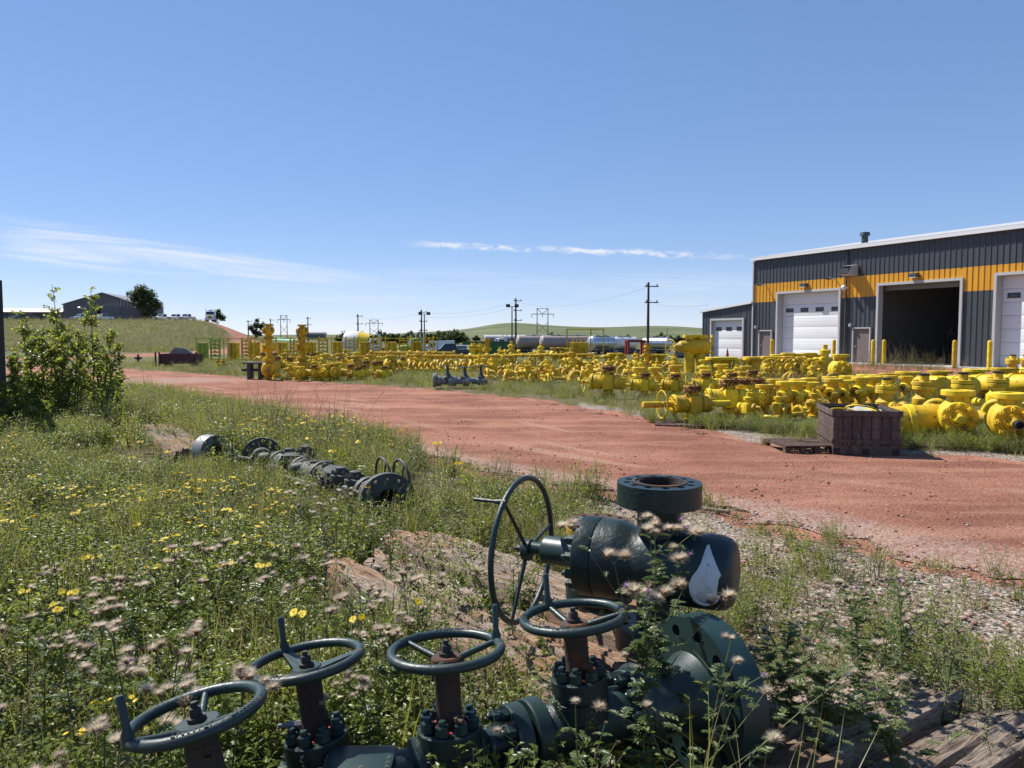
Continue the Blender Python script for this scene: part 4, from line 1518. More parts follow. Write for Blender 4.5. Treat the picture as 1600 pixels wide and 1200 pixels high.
# ------------------------------------------------------------------ timber mats
def wood_mat(name, a, b_, c_, gs=(1.2, 14, 14)):
    m, nt, p, out = mat(name)
    v = objvec(nt, gs)
    oi = N(nt, 'ShaderNodeObjectInfo')
    v2 = N(nt, 'ShaderNodeVectorMath', operation='ADD')
    nt.links.new(v, v2.inputs[0])
    cb_ = N(nt, 'ShaderNodeCombineXYZ')
    nt.links.new(math_node(nt, 'MULTIPLY', oi.outputs['Random'], 37.0), cb_.inputs[1])
    nt.links.new(cb_.outputs[0], v2.inputs[1])
    g1 = ntex(nt, 1.5, 8, 0.7, v2.outputs[0], 0.5)
    g2 = ntex(nt, 7.0, 6, 0.7, v2.outputs[0], 0.8)
    vb = objvec(nt)
    big = ntex(nt, 2.2, 5, 0.65, vb)
    c = mixc(nt, sstep(nt, g1, 0.32, 0.66), a, b_)
    c = mixc(nt, sstep(nt, big, 0.44, 0.64), c, c_)
    c = mixc(nt, math_node(nt, 'MULTIPLY', sstep(nt, g2, 0.48, 0.38), 0.70), c, (0.035, 0.022, 0.014))
    hs = N(nt, 'ShaderNodeHueSaturation')
    nt.links.new(math_node(nt, 'MULTIPLY_ADD', oi.outputs['Random'], 0.4, 0.8), hs.inputs['Value'])
    nt.links.new(c, hs.inputs['Color'])
    nt.links.new(hs.outputs[0], p.inputs['Base Color'])
    p.inputs['Roughness'].default_value = 0.9
    p.inputs['Specular IOR Level'].default_value = 0.2
    bump(nt, p, math_node(nt, 'ADD', g1, math_node(nt, 'MULTIPLY', g2, 0.9)), 1.0, 0.035)
    return m


M['mat_wood'] = wood_mat('weathered mat timber', (0.25, 0.185, 0.14), (0.50, 0.405, 0.325), (0.43, 0.26, 0.16))
M['crate_wood'] = wood_mat('dark brown boards', (0.095, 0.066, 0.056), (0.215, 0.160, 0.138), (0.16, 0.112, 0.096), (14, 14, 1.2))
M['pallet_wood'] = wood_mat('pallet boards', (0.12, 0.075, 0.06), (0.22, 0.15, 0.12), (0.17, 0.11, 0.09))


def timber(L, W, H, seed):
    """long beam along x with worn, split ends and an uneven top"""
    nx_, ny_ = 40, 6
    vs, fs = [], []
    ring = []
    sec = [(-.5, 0), (-.5, .5), (-.475, .92)] + [(-.44 + .88 * j / 14, 1) for j in range(15)] + [(.475, .92), (.5, .5), (.5, 0)]
    for i in range(nx_ + 1):
        x = -L / 2 + L * i / nx_
        r = []
        for (u, w) in sec:
            e = mnoise.noise(Vector((x * 1.3, u * 5 + seed * 7.3, w * 3))) * .010 + mnoise.noise(Vector((x * 5, u * 14 + seed * 3.1, w * 4 + 9))) * .012
            xe = x
            if i in (0, nx_):
                xe = x + mnoise.noise(Vector((u * 7, w * 6, seed * 2.7 + i))) * .30
            yy_ = u * (W - .012) + e * (1 if abs(u) > .4 else .2)
            zz_ = w * H + (e * 1.6 if w > .4 else 0)
            if w > .95:                              # long splits that run with the grain
                gq = mnoise.noise(Vector((u * 17 + x * .25, seed * 5.7, 2.0)))
                gl = mnoise.noise(Vector((x * 1.1, u * 4, seed * 3.3)))
                if gq > .18 and gl > -.15:
                    zz_ -= .05 * min(1, (gq - .18) * 4) * min(1, (gl + .15) * 3)
            vs.append((xe, yy_, zz_))
            r.append(len(vs) - 1)
        ring.append(r)
    k = len(sec)
    for i in range(nx_):
        for j in range(k - 1):
            fs.append((ring[i][j], ring[i][j + 1], ring[i + 1][j + 1], ring[i + 1][j]))
        fs.append((ring[i][k - 1], ring[i][0], ring[i + 1][0], ring[i + 1][k - 1]))
    fs.append(tuple(ring[0]))
    fs.append(tuple(reversed(ring[-1])))
    b = MB()
    b.add(vs, fs)
    return b.mesh('timber', M['mat_wood'], 30)


def timber_mat(label, planks, origin):
    t = thing('timber_mat', label, 'timber mat', origin)
    for k, (c, ang, L, W, z, H, sd) in enumerate(planks):
        Mx = Matrix.Translation(Vector((c[0] - origin[0], c[1] - origin[1], z))) @ Matrix.Rotation(ang, 4, 'Z') @ Euler((rnd.uniform(-.02, .02), rnd.uniform(-.008, .008), 0)).to_matrix().to_4x4()
        put('timber', timber(L, W, H, sd), t, Mx)
    return t


ux, uy = 0.64, -0.77                               # along the row of mats, towards the camera
nxm, nym = -0.77, -0.64                            # across, away from the road
# mat under the big valve: beams along the row
e0 = Vector((-0.53, 5.77, 0))
pl = []
for k in range(4):
    o_ = 0.15 + 0.30 * k
    L = 2.6 + rnd.uniform(-.4, .3)
    mid = 1.40 + rnd.uniform(-.22, .22)
    pl.append(((e0.x + ux * mid + nxm * o_, e0.y + uy * mid + nym * o_), math.atan2(uy, ux) + rnd.uniform(-.02, .02), L, .238, -0.02, .262 + rnd.uniform(-.075, .035), 3 + k))
timber_mat('weathered crane mat of split timbers under the large green valve', pl, (0.2, 4.4, 0))
# mat at lower right: beams across the row
e1 = Vector((1.50, 3.58, 0))
pl = []
for k in range(8):
    st = e1 + Vector((ux, uy, 0)) * (0.16 + .315 * k)
    L = (0.80, 0.85, 0.95, 1.15, 1.4, 1.5, 1.5, 1.5)[k]
    da = Vector((-.83, -.55, 0)).normalized()
    ext = rnd.uniform(-.06, .10)
    c = st + da * (L / 2 - ext)
    pl.append(((c.x, c.y), math.atan2(da.y, da.x), L, .285, -0.02, .155 + rnd.uniform(-.05, .03), 20 + k))
timber_mat('reddish brown broken timber mat beside the gravel with thistles growing through', pl, (1.4, 2.6, 0))
# mat behind, under the grey tree
e2 = Vector((-5.9, 13.2, 0))
pl = []
for k in range(2):
    o_ = 0.15 + .29 * k
    L = 3.6 + rnd.uniform(-.5, .3)
    mid = 2.0
    pl.append(((e2.x + .545 * mid - .838 * o_, e2.y - .838 * mid - .545 * o_), math.atan2(-.838, .545), L, .285, -.02, .20, 40 + k))
timber_mat('pale timber mat under the dismantled grey valve tree', pl, (-5.3, 11.0, 0))
e3 = Vector((-2.55, 8.0, 0))
pl = []
for k in range(3):
    o_ = 0.15 + .29 * k
    mid = .9
    pl.append(((e3.x + ux * mid + nxm * o_, e3.y + uy * mid + nym * o_), math.atan2(uy, ux), 2.1, .285, -.02, .23, 50 + k))
# scrap of board on the gravel
q = G(1105, 799)
o = MB().box((0, 0, .02), (.42, .05, .03), bev=.004).build('wood_scrap', M['mat_wood'])
o.location = (q.x, q.y, .004)
o.rotation_euler = (0, 0, math.radians(-38))
tag(o, 'thin loose strip of wood lying on the pale gravel', 'board')


# ------------------------------------------------------------------ valve pieces
def handwheel(parent, Mw, R, r, matn, hub_drop=0.05, spokes=3, ph=0.0, handle=True, hub_r=.055, hubmat=None, hlen=.12, seg=48, sub=True, flat=False, cast=False):
    """rim in the xy plane of Mw, hub dropped towards -z; returns the wheel part"""
    w = MB().torus(R, r, None, seg, 12).build('handwheel', M[matn], parent, Mw)
    hub = MB()
    hub.lathe([(0, -hub_drop - .02), (hub_r, -hub_drop - .02), (hub_r, -hub_drop + .012), (hub_r * .9, -hub_drop + .018), (hub_r * .5, -hub_drop + .018), (0, -hub_drop + .018)], 20)
    hub.build('hub', M[hubmat or matn], w)
    for k in range(spokes):
        a = 2 * math.pi * k / spokes + ph
        ca_, sa_ = math.cos(a), math.sin(a)
        s = MB()
        if flat:
            T = Matrix.Rotation(a, 4, 'Z')
            s.add([T @ Vector(p) for p in [(hub_r * .6, -.03, -hub_drop + .01), (R - r * .5, -.014, .004), (R - r * .5, .014, .004), (hub_r * .6, .03, -hub_drop + .01),
                                            (hub_r * .6, -.03, -hub_drop - .008), (R - r * .5, -.014, -.010), (R - r * .5, .014, -.010), (hub_r * .6, .03, -hub_drop - .008)]],
                  [(0, 1, 2, 3), (7, 6, 5, 4), (0, 4, 5, 1), (1, 5, 6, 2), (2, 6, 7, 3), (3, 7, 4, 0)])
        else:
            s.cyl((ca_ * hub_r * .5, sa_ * hub_r * .5, -hub_drop), (ca_ * (R - r * .2), sa_ * (R - r * .2), 0), r * .75, r * .6, seg=10)
        s.build('spoke', M[matn], w)
    if handle:
        a = ph
        MB().lathe([(0, -.01), (r * 1.05, -.01), (r * 1.0, .02), (r * .62, hlen * .35), (r * .72, hlen), (r * .45, hlen + .006), (0, hlen + .006)], 12,
                   Matrix.Translation((R * math.cos(a), R * math.sin(a), 0))).build('handle', M[matn], w)
    if cast:
        cl = MB()
        rc_ = random.Random(int(ph * 100))
        for k in range(16):
            a = ph + .9 + k * .075 + (0.25 if k > 7 else 0)
            T = Matrix.Rotation(a, 4, 'Z') @ Matrix.Translation((R, 0, r * .93))
            cl.box((0, 0, 0), (r * .9, .0055 * rc_.uniform(.6, 1.3), .0035), T, bev=.0008)
            if rc_.random() < .6:
                cl.box((rc_.choice((-.4, .4)) * r, .003, -.0006), (r * .22, .010, .003), T)
        cl.build('cast_lettering', M[matn], w)
    nt_ = MB().lathe([(.024, -hub_drop + .018), (.024, -hub_drop + .03), (0, -hub_drop + .03)], 16)
    nt_.lathe([(.017, -hub_drop + .03), (.017, -hub_drop + .05), (.015, -hub_drop + .053), (0, -hub_drop + .053)], 6)
    nt_.lathe([(.009, -hub_drop + .05), (.009, -hub_drop + .068), (0, -hub_drop + .068)], 10)
    nt_.build('hub_nut', M['dark_steel'], w)
    return w


BOLT = None


def bolt_mesh(matn='green'):
    b = MB()
    b.lathe([(0, 0), (.021, 0), (.023, .003), (.023, .030), (.020, .034), (.013, .034)], 6)
    b.lathe([(.0125, .034), (.0125, .046), (.010, .050), (0, .050)], 12)
    return b.mesh('bolt', M[matn], 30)


BOLT = bolt_mesh('green_smooth')
BOLT_RED = bolt_mesh('red_primer')

# ------------------------------------------------------------------ green manifold with four handwheels
W4 = [dict(px=306, py=1116, d=1.95, R=.168, lean=(-.20, .06), sp=3.9, hp=0),
      dict(px=478, py=1033, d=2.47, R=.180, lean=(-.14, .075), sp=2.25, hp=0),
      dict(px=697, py=1016, d=2.43, R=.180, lean=(-.045, .075), sp=.42, hp=0),
      dict(px=896, py=964, d=2.62, R=.177, lean=(-.09, .07), sp=2.05, hp=0)]
org = Vector((-0.1, 2.5, 0))
mani = thing('valve_manifold', 'dark green bolted valve manifold with four spoked handwheels in the weeds', 'valve manifold', org)
AX = Vector((.906, .423, 0)).normalized()
run0 = D(697, 1016, 2.43); run0.z = .27


def loc(p):
    return Vector(p) - org


bases = []
for i, w in enumerate(W4):
    c = D(w['px'], w['py'], w['d'])
    n = Vector((w['lean'][0], w['lean'][1], 1)).normalized()
    Mw = frame(loc(c), n, (1, 0, 0))
    handwheel(mani, Mw, w['R'] - .003, .0158, 'wheel_green', hub_drop=.035, ph=w['sp'], hubmat='rust' if i > 1 else 'wheel_green', flat=(i in (1,)), cast=True, hlen=.115, seg=64, hub_r=.05 if i else .06)
    # stem housing, bonnet, flange pair and body go down along -n
    def at(k):
        return loc(c) - n * k
    st = MB()
    st.lathe([(0, -.30), (.058, -.30), (.045, -.26), (.0415, -.22), (.0415, -.075), (.044, -.07), (.044, -.055), (.028, -.05), (.028, -.03), (0, -.03)], 28, Mw)
    if i == 0:
        st.lathe([(.05, -.30), (.0435, -.09), (.0435, -.075), (0, -.07)], 28, Mw)
    st.build('stem_housing', M['rust'], mani)
    if i > 0:
        ft, R2 = (.245, .105) if i < 3 else (.205, .098)
        fl = MB()
        fl.lathe([(0, -ft), (R2 - .004, -ft), (R2, -ft - .004), (R2, -ft - .062), (R2 - .006, -ft - .066), (R2 - .006, -ft - .070), (R2, -ft - .074), (R2, -ft - .135), (R2 - .02, -ft - .15), (R2 - .025, -ft - .30), (0, -ft - .30)], 40, Mw)
        f_o = fl.build('bonnet_flange', M['green'], mani)
        for k in range(8):
            a = 2 * math.pi * (k + .5) / 8 + .2
            Mb = Mw @ Matrix.Translation(((R2 - .028) * math.cos(a), (R2 - .028) * math.sin(a), -ft)) @ Matrix.Rotation(a * 1.7, 4, 'Z')
            put('bolt', BOLT, f_o, Mb)
        # primer left bare round the foot of the stem
        MB().lathe([(.046, -ft + .001), (.066, -ft + .002), (.064, -ft + .004), (.046, -ft + .006)], 24, Mw).build('primer_ring', M['red_primer'], f_o)
        # grease fitting
        ga_ = 5.2 if i != 1 else 3.3
        rdir = (Mw.to_3x3() @ Vector((math.cos(ga_), math.sin(ga_), .12))).normalized()
        g0 = at(ft - .04)
        gf = MB().cyl(g0 + rdir * .035, g0 + rdir * .085, .013, seg=6).cyl(g0 + rdir * .085, g0 + rdir * .115, .009, .007, seg=10)
        gf.build('grease_fitting', M['silver'] if i == 1 else M['rust'], mani)
    bases.append((c, n))
# horizontal run of bodies and bolted flanges
run_p = lambda s: Vector((run0.x, run0.y, .27)) + AX * s - org
bd = MB()
Mr = frame(run_p(-.75), AX, (0, 0, 1))
bd.lathe([(0, 0), (.07, 0), (.07, .10), (.06, .12), (.06, .62), (.085, .64), (.085, .86), (.06, .89), (.06, 1.06), (.09, 1.10), (.10, 1.36), (.13, 1.42), (.17, 1.50), (0, 1.5)], 36, Mr)
bd.build('body', M['green'], mani)
bb = MB()
bb.box(run_p(0) + Vector((0, 0, -.10)), (.19, .19, .24), bev=.03)
bb.build('valve_block', M['green'], mani)
for (px, py, d) in ((560, 1188, 2.30), (487, 1190, 2.47)):
    c = D(px, py, d)
    MB().box(loc(c) + Vector((0, 0, -.08)), (.22, .20, .16), Matrix() if False else None, bev=.02).build('valve_block', M['green_smooth'], mani)
# wheel one stands on its own block
c, n = bases[0]
MB().lathe([(0, -.62), (.12, -.62), (.12, -.34), (.06, -.30), (0, -.30)], 30, frame(loc(c), n, (1, 0, 0))).build('valve_block', M['green'], mani)
# flange pairs between the valves (axis along the run)
for s, R2, ti in ((.22, .115, 0), (.29, .12, 1)):
    fm = frame(run_p(s) + Vector((0, 0, .01)), AX, (0, 0, 1))
    f_o = MB().lathe([(0, 0), (R2 - .005, 0), (R2, .005), (R2, .052), (R2 - .005, .057), (0, .057)], 40, fm).build('run_flange', M['green_smooth'], mani)
    if ti == 0:
        for k in range(8):
            a = 2 * math.pi * k / 8
            put('bolt', BOLT, f_o, fm @ Matrix.Translation(((R2 - .028) * math.cos(a), (R2 - .028) * math.sin(a), 0)) @ Matrix.Rotation(math.pi, 4, 'X'))
# end bonnet: swelling neck, then the big flange facing away
fc = D(1078, 1112, 2.80)
fc.z = .30
hub_l = frame(loc(fc) - AX * .0, AX, (0, 0, 1))
MB().lathe([(0, -.46), (.095, -.46), (.095, -.31), (.10, -.29), (.140, -.285), (.144, -.28), (.144, -.215), (.138, -.21), (.115, -.205), (.115, -.12), (.125, -.07), (.165, .005), (0, .005)], 44, hub_l).build('end_bonnet', M['green_smooth'], mani)
f_o = MB().lathe([(.142, -.262), (.1475, -.26), (.1475, -.240), (.142, -.238)], 40, hub_l).build('bonnet_ring', M['green'], mani)
for k in range(10):
    a = 2 * math.pi * k / 10
    put('bolt', BOLT, f_o, hub_l @ Matrix.Translation((.120 * math.cos(a), .120 * math.sin(a), -.286)) @ Matrix.Rotation(math.pi, 4, 'X'))
fl = MB().holed(.290, .10, .115, 12, .238, .0235, hub_l, hs=16, ph=.13)
big = fl.build('end_flange', M['green_smooth'], mani)
MB().lathe([(.10, .0), (.10, .115), (.095, .115), (.095, 0)], 36, hub_l, closed=True).build('bore_ring', M['rust'], big)

# ------------------------------------------------------------------ large green gate valve
vf = D(1030, 770, 3.32)
VA = Vector((-.90, .435, 0)).normalized()          # from the body towards the wheel
org2 = Vector((vf.x, vf.y, 0))
bigv = thing('large_gate_valve', 'large dark green gate valve with top flange and side handwheel on timbers', 'gate valve', org2)
zc = .645
Mv = frame((0, 0, zc), VA, (0, 0, 1))
body = MB()
body.lathe([(0, -.335), (.10, -.335), (.128, -.327), (.148, -.305), (.158, -.27), (.160, -.22), (.160, .03), (.158, .06), (.150, .09), (.158, .12), (.172, .16), (.176, .185), (.176, .262), (0, .262)], 56, Mv)
bo = body.build('body', M['green'], bigv)
bf = MB().lathe([(.10, .266), (.176, .266), (.179, .270), (.179, .345), (.174, .350), (0, .350)], 56, Mv).build('bonnet_flange', M['green'], bigv)
for k in range(12):
    a = 2 * math.pi * (k + .3) / 12
    put('bolt', BOLT, bf, Mv @ Matrix.Translation((.148 * math.cos(a), .148 * math.sin(a), .350)))
MB().lathe([(.075, .35), (.072, .36), (.072, .40), (.066, .41), (.066, .535), (.060, .545), (.030, .545), (.030, .66), (0, .66)], 36, Mv).build('stem_housing', M['green_smooth'], bigv)
whc = D(812, 874, 3.62)
s_w = (whc - org2 - Vector((0, 0, zc))).dot(VA)
Mw = frame(Vector((0, 0, zc - .012)) + VA * .655, VA, (0, 0, 1))
handwheel(bigv, Mw @ Matrix.Rotation(0, 4, 'Z'), .338, .0135, 'wheel_green', hub_drop=.02, spokes=3, ph=math.radians(-38), handle=True, hub_r=.05, hlen=.15, seg=72)
# necks and flanges
nk = MB()
nk.lathe([(.098, .06), (.094, .16), (.094, .262), (.10, .272)], 44, Matrix.Translation((0, 0, zc)))
nk.build('top_neck', M['green'], bigv)
tf = MB().holed(.183, .092, .098, 12, .140, .0165, Matrix.Translation((0, 0, zc + .268)), hs=16)
tfo = tf.build('top_flange', M['green'], bigv)
MB().lathe([(.092, .0), (.092, .1), (.088, .1005), (.088, 0)], 44, Matrix.Translation((0, 0, zc + .268)), closed=True).build('bore_ring', M['rust'], tfo)
MB().lathe([(.105, .366), (.118, .368), (.118, .370), (.105, .371)], 44, Matrix.Translation((0, 0, zc)), closed=True).build('ring_groove', M['rust'], tfo)
nk = MB()
nk.lathe([(.098, -.06), (.094, -.16), (.094, -.27)], 36, Matrix.Translation((0, 0, zc)))
nk.build('bottom_neck', M['green'], bigv)
MB().holed(.185, .09, .105, 12, .142, .0165, Matrix.Translation((0, 0, zc - .370)), hs=16).build('bottom_flange', M['green'], bigv)
# torn paper label stuck on the barrel, with the loop of its string
pp = [(1104, 853), (1108, 850), (1113, 866), (1120, 884), (1127, 899), (1123, 905), (1121, 920), (1119, 936), (1111, 934), (1103, 941), (1093, 945), (1084, 940), (1078, 928), (1076, 914), (1081, 901), (1089, 891), (1095, 880)]
cen = (1102, 905)


def on_barrel(px, py, off=.004):
    d = ray(px, py)
    o_ = Vector((0, 0, HC)) - org2 - Vector((0, 0, zc))
    # intersect with the cylinder of radius .16 round VA
    dp = d - VA * d.dot(VA)
    op = o_ - VA * o_.dot(VA)
    A_, B_, C2 = dp.dot(dp), 2 * dp.dot(op), op.dot(op) - (.160 + off) ** 2
    disc = B_ * B_ - 4 * A_ * C2
    t_ = (-B_ - math.sqrt(max(disc, 0))) / (2 * A_)
    return o_ + d * t_ + Vector((0, 0, zc))


vs_, fs_ = [on_barrel(*cen, off=.010)], []
rr = random.Random(4)
for q_ in (.34, .68, 1.0):
    for p_ in pp:
        vs_.append(on_barrel(cen[0] + (p_[0] - cen[0]) * q_, cen[1] + (p_[1] - cen[1]) * q_, .004 + .012 * (1 - q_) + rr.uniform(0, .006)))
n = len(pp)
for k in range(n):
    fs_.append((0, 1 + k, 1 + (k + 1) % n))
    for z_ in (0, n):
        fs_.append((1 + z_ + k, 1 + z_ + n + k, 1 + z_ + n + (k + 1) % n, 1 + z_ + (k + 1) % n))
pm = MB()
pm.add(vs_, fs_)
po = pm.build('paper_label', M['paper'], bo, ang=24)
po['label'] = 'torn white paper label'
lp = [on_barrel(1104 + 19 * math.cos(a), 930 + 15 * math.sin(a), .012) for a in np.linspace(.1, math.pi + .2, 12)]
MB().tube(lp, .006, 6).build('label_loop', M['paper'], po)

# yellow-edged green flange spool behind it
q = D(937, 814, 4.05)
t = thing('flange_spool', 'green flange spool with yellow painted rim behind the large gate valve', 'flange', (q.x, q.y, 0))
M['yellow_plain'] = paint('yellow rim paint', (0.55, 0.36, 0.02), rust=0.16, rough=0.5, dirt=.3)
zt_ = q.z
MB().holed(.178, .085, .07, 12, .138, .016, Matrix.Translation((0, 0, zt_ - .07)), hs=16).build('top_flange', M['rust'], t)
MB().lathe([(.179, zt_ - .068), (.1805, zt_ - .066), (.1805, zt_ - .006), (.179, zt_ - .004), (.172, zt_ + .001), (.170, zt_ - .01)], 40).build('painted_rim', M['yellow_plain'], t)
MB().lathe([(.12, .27), (.10, .33), (.098, zt_ - .12), (.11, zt_ - .071)], 32).build('neck', M['green'], t)
MB().lathe([(.08, .245), (.18, .245), (.18, .315), (.10, .316)], 32).build('bottom_flange', M['green'], t)

# ------------------------------------------------------------------ dismantled grey valve tree behind
org3 = Vector((-1.9, 7.9, 0))
gt = thing('grey_valve_tree', 'weathered grey valve tree with two broad flanges lying in the weeds', 'valve tree', org3)


def g3(px, py, d):
    return D(px, py, d) - org3


GA = Vector((.56, -.83, 0)).normalized()
c = g3(604, 782, 6.55)
Mf = frame(c, Vector((.34, -.94, .05)), (0, 0, 1))
fo = MB().holed(.245, .115, .09, 12, .20, .02, Mf, hs=16).build('near_flange', M['grey'], gt)
MB().lathe([(.115, .0), (.115, .09), (.105, .09), (.105, -.3), (0, -.3)], 32, Mf).build('bore', M['rust'], fo)
MB().lathe([(.10, -.45), (.13, -.40), (.14, -.2), (.19, .0)], 32, Mf).build('neck', M['grey'], gt)
c2 = g3(410, 714, 9.0)
Mf2 = frame(c2, Vector((.30, -.95, .05)), (0, 0, 1))
MB().holed(.235, .10, .08, 12, .19, .018, Mf2, hs=12).build('rear_flange', M['grey'], gt)
MB().lathe([(.0, .02), (.10, .02), (.13, .10), (.12, .3), (0, .3)], 28, Mf2).build('neck', M['grey'], gt)
a_, b_ = c2 + Vector((.1, -.1, -.02)), c + Vector((-.08, .2, -.02))
run = MB()
Lr = (b_ - a_).length
Mg = frame(a_, b_ - a_, (0, 0, 1))
run.lathe([(0, .1), (.10, .1), (.10, .35), (.14, .4), (.14, .62), (.09, .66), (.09, .95), (.15, 1.0), (.15, 1.1), (.13, 1.12), (.13, 1.45), (.16, 1.5), (.16, 1.58), (.10, 1.62), (.10, Lr - .3), (.14, Lr - .22), (.14, Lr - .05), (0, Lr - .05)], 32, Mg)
run.build('body', M['grey'], gt)
bl = MB().box(g3(465, 727, 8.35), (.30, .26, .26), bev=.02).build('valve_block', M['grey'], gt)
for k, (px, py, d, r_2, l_) in enumerate([(430, 716, 8.6, .075, .34), (445, 735, 8.35, .09, .36), (487, 731, 8.0, .07, .4), (510, 745, 7.6, .12, .16), (418, 733, 8.6, .05, .5), (470, 715, 8.4, .06, .12)]):
    c0 = g3(px, py, d)
    dirv = Vector((.9, .2, .05)) if k != 5 else Vector((0, 0, 1))
    mb_ = MB().lathe([(0, -l_ / 2), (r_2 * .8, -l_ / 2), (r_2, -l_ / 2 + .02), (r_2, -l_ * .2), (r_2 * .7, -l_ * .15), (r_2 * .7, l_ * .15), (r_2, l_ * .2), (r_2, l_ / 2 - .02), (r_2 * .8, l_ / 2), (0, l_ / 2)], 24, frame(c0, dirv))
    mb_.ring_bolts(6, r_2 * .72, l_ / 2, l_ / 2 + .03, .018, frame(c0, dirv))
    mb_.build('outlet', M['grey'], gt)
c0 = g3(520, 742, 7.35)
mb_ = MB().lathe([(0, 0), (.15, 0), (.15, .08), (.12, .10), (.09, .15), (0, .16)], 28, frame(c0 - Vector((0, 0, .08)), (.1, -.3, 1)))
mb_.ring_bolts(10, .125, .08, .11, .018, frame(c0 - Vector((0, 0, .08)), (.1, -.3, 1)))
mb_.build('bonnet', M['grey'], gt)
for s__, R__ in ((.40, .155), (1.02, .165), (1.52, .175), (Lr - .24, .155)):
    fb = MB().lathe([(.08, -.03), (R__, -.03), (R__, .03), (.08, .03)], 28, frame(a_ + (b_ - a_).normalized() * s__, b_ - a_, (0, 0, 1)))
    fb.ring_bolts(10, R__ - .025, .03, .065, .016, frame(a_ + (b_ - a_).normalized() * s__, b_ - a_, (0, 0, 1)), tip=.012)
    fb.ring_bolts(10, R__ - .025, .03, .065, .016, frame(a_ + (b_ - a_).normalized() * s__, a_ - b_, (0, 0, 1)), tip=.012)
    fb.build('bolted_flange', M['grey'], gt)
for (px, py, d) in ((452, 716, 8.5), (478, 713, 8.35), (492, 736, 7.9), (533, 748, 7.2), (555, 755, 7.0)):
    c0 = g3(px, py, d)
    mb_ = MB().lathe([(.0, -.16), (.07, -.16), (.07, -.04), (.10, -.035), (.10, .01), (.05, .015), (.05, .08), (.035, .085), (0, .085)], 20, Matrix.Translation(c0 + Vector((0, 0, .03))))
    mb_.ring_bolts(6, .078, .01, .045, .014, Matrix.Translation(c0 + Vector((0, 0, .03))), tip=.01)
    mb_.build('stud_bonnet', M['grey'], gt)
for (p0, p1, r__) in ((g3(500, 752, 7.4), g3(572, 772, 6.8), .03), (g3(440, 745, 8.0), g3(500, 762, 7.3), .035)):
    MB().cyl(p0, p1, r__, seg=10).build('side_pipe', M['grey'], gt)
for (px, py, d, nrm, R_) in ((628, 752, 6.95, (.85, .5, .1), .20), (600, 748, 7.15, (.85, .5, .1), .2), (363, 713, 8.9, (.9, .35, .1), .15)):
    Mw = frame(g3(px, py, d), Vector(nrm), (0, 0, 1))
    handwheel(gt, Mw, R_, .012, 'grey', hub_drop=.0, spokes=3, ph=.5, handle=False, seg=36)
for (p0, p1) in ((g3(363, 713, 8.9), g3(420, 722, 8.6)), (g3(628, 752, 6.95), g3(570, 762, 7.1))):
    MB().cyl(p0, p1, .022, seg=8).build('stem', M['grey'], gt)
# silver-grey flange standing at the far end of the mat
q = D(322, 706, 9.7)
t = thing('loose_flange', 'silver grey hub flange standing on edge on the pale timber mat', 'flange', (q.x, q.y, 0))
Mf = frame((0, 0, q.z), Vector((.86, -.5, .0)), (0, 0, 1))
fo = MB().holed(.225, .11, .17, 10, .185, .018, Mf, hs=12).build('flange_ring', M['silver'], t)
MB().lathe([(0, -.16), (.05, -.16), (.06, -.06), (.13, -.02), (.19, .0)], 28, Mf).build('hub', M['silver'], t)
MB().lathe([(.11, 0), (.11, .17), (.10, .165), (.10, 0), (0, 0)], 28, Mf).build('bore', M['rust'], t)
MB().box((0, 0, (q.z - .225 + .23) / 2), (.34, .25, max(q.z - .225 - .23, .05) + .02)).build('chock', M['mat_wood'], t)
# half-buried dark wheel rims among the weeds
for i, (px, py, d, lab) in enumerate([(182, 735, 9.1, 'dark steel ring showing above the weeds left of the silver flange'), (262, 716, 9.5, 'dark curved handwheel rim just left of the silver grey flange')]):
    q = D(px, py, d)
    t = thing('old_handwheel', lab, 'handwheel', (q.x, q.y, 0))
    handwheel(t, frame((0, 0, q.z - .16), Vector((.2, -.9, .55)), (1, 0, 0)), .2, .014, 'dark_steel', .02, handle=False, seg=32)
    MB().cyl((0, 0.06, 0), (0, .03, q.z - .2), .035, seg=10).build('stem', M['dark_steel'], t)

# ------------------------------------------------------------------ yellow wellhead equipment: one of each kind, then copies
def X_(p=(0, 0, 0)):
    return frame(p, (1, 0, 0), (0, 0, 1))


def Yn(p=(0, 0, 0)):
    return frame(p, (0, -1, 0), (0, 0, 1))


def flange(b, R, t, z, r=.0, n=8, br=.022, seg=24, bolts=True, M_=None):
    M_ = Matrix() if M_ is None else M_
    b.lathe([(r, z), (R - .008, z), (R, z + .008), (R, z + t - .008), (R - .008, z + t), (r, z + t)], seg, M_)
    if bolts:
        b.ring_bolts(n, R * .8, z + t, z + t + .03, br, M_)
    return b


def flange_open(b, R, t, z, bore, seg=24, M_=None):
    b.lathe([(bore, z), (R - .008, z), (R, z + .008), (R, z + t - .008), (R - .008, z + t), (bore, z + t), (bore * .95, z + t - .05)], seg, M_)
    return b


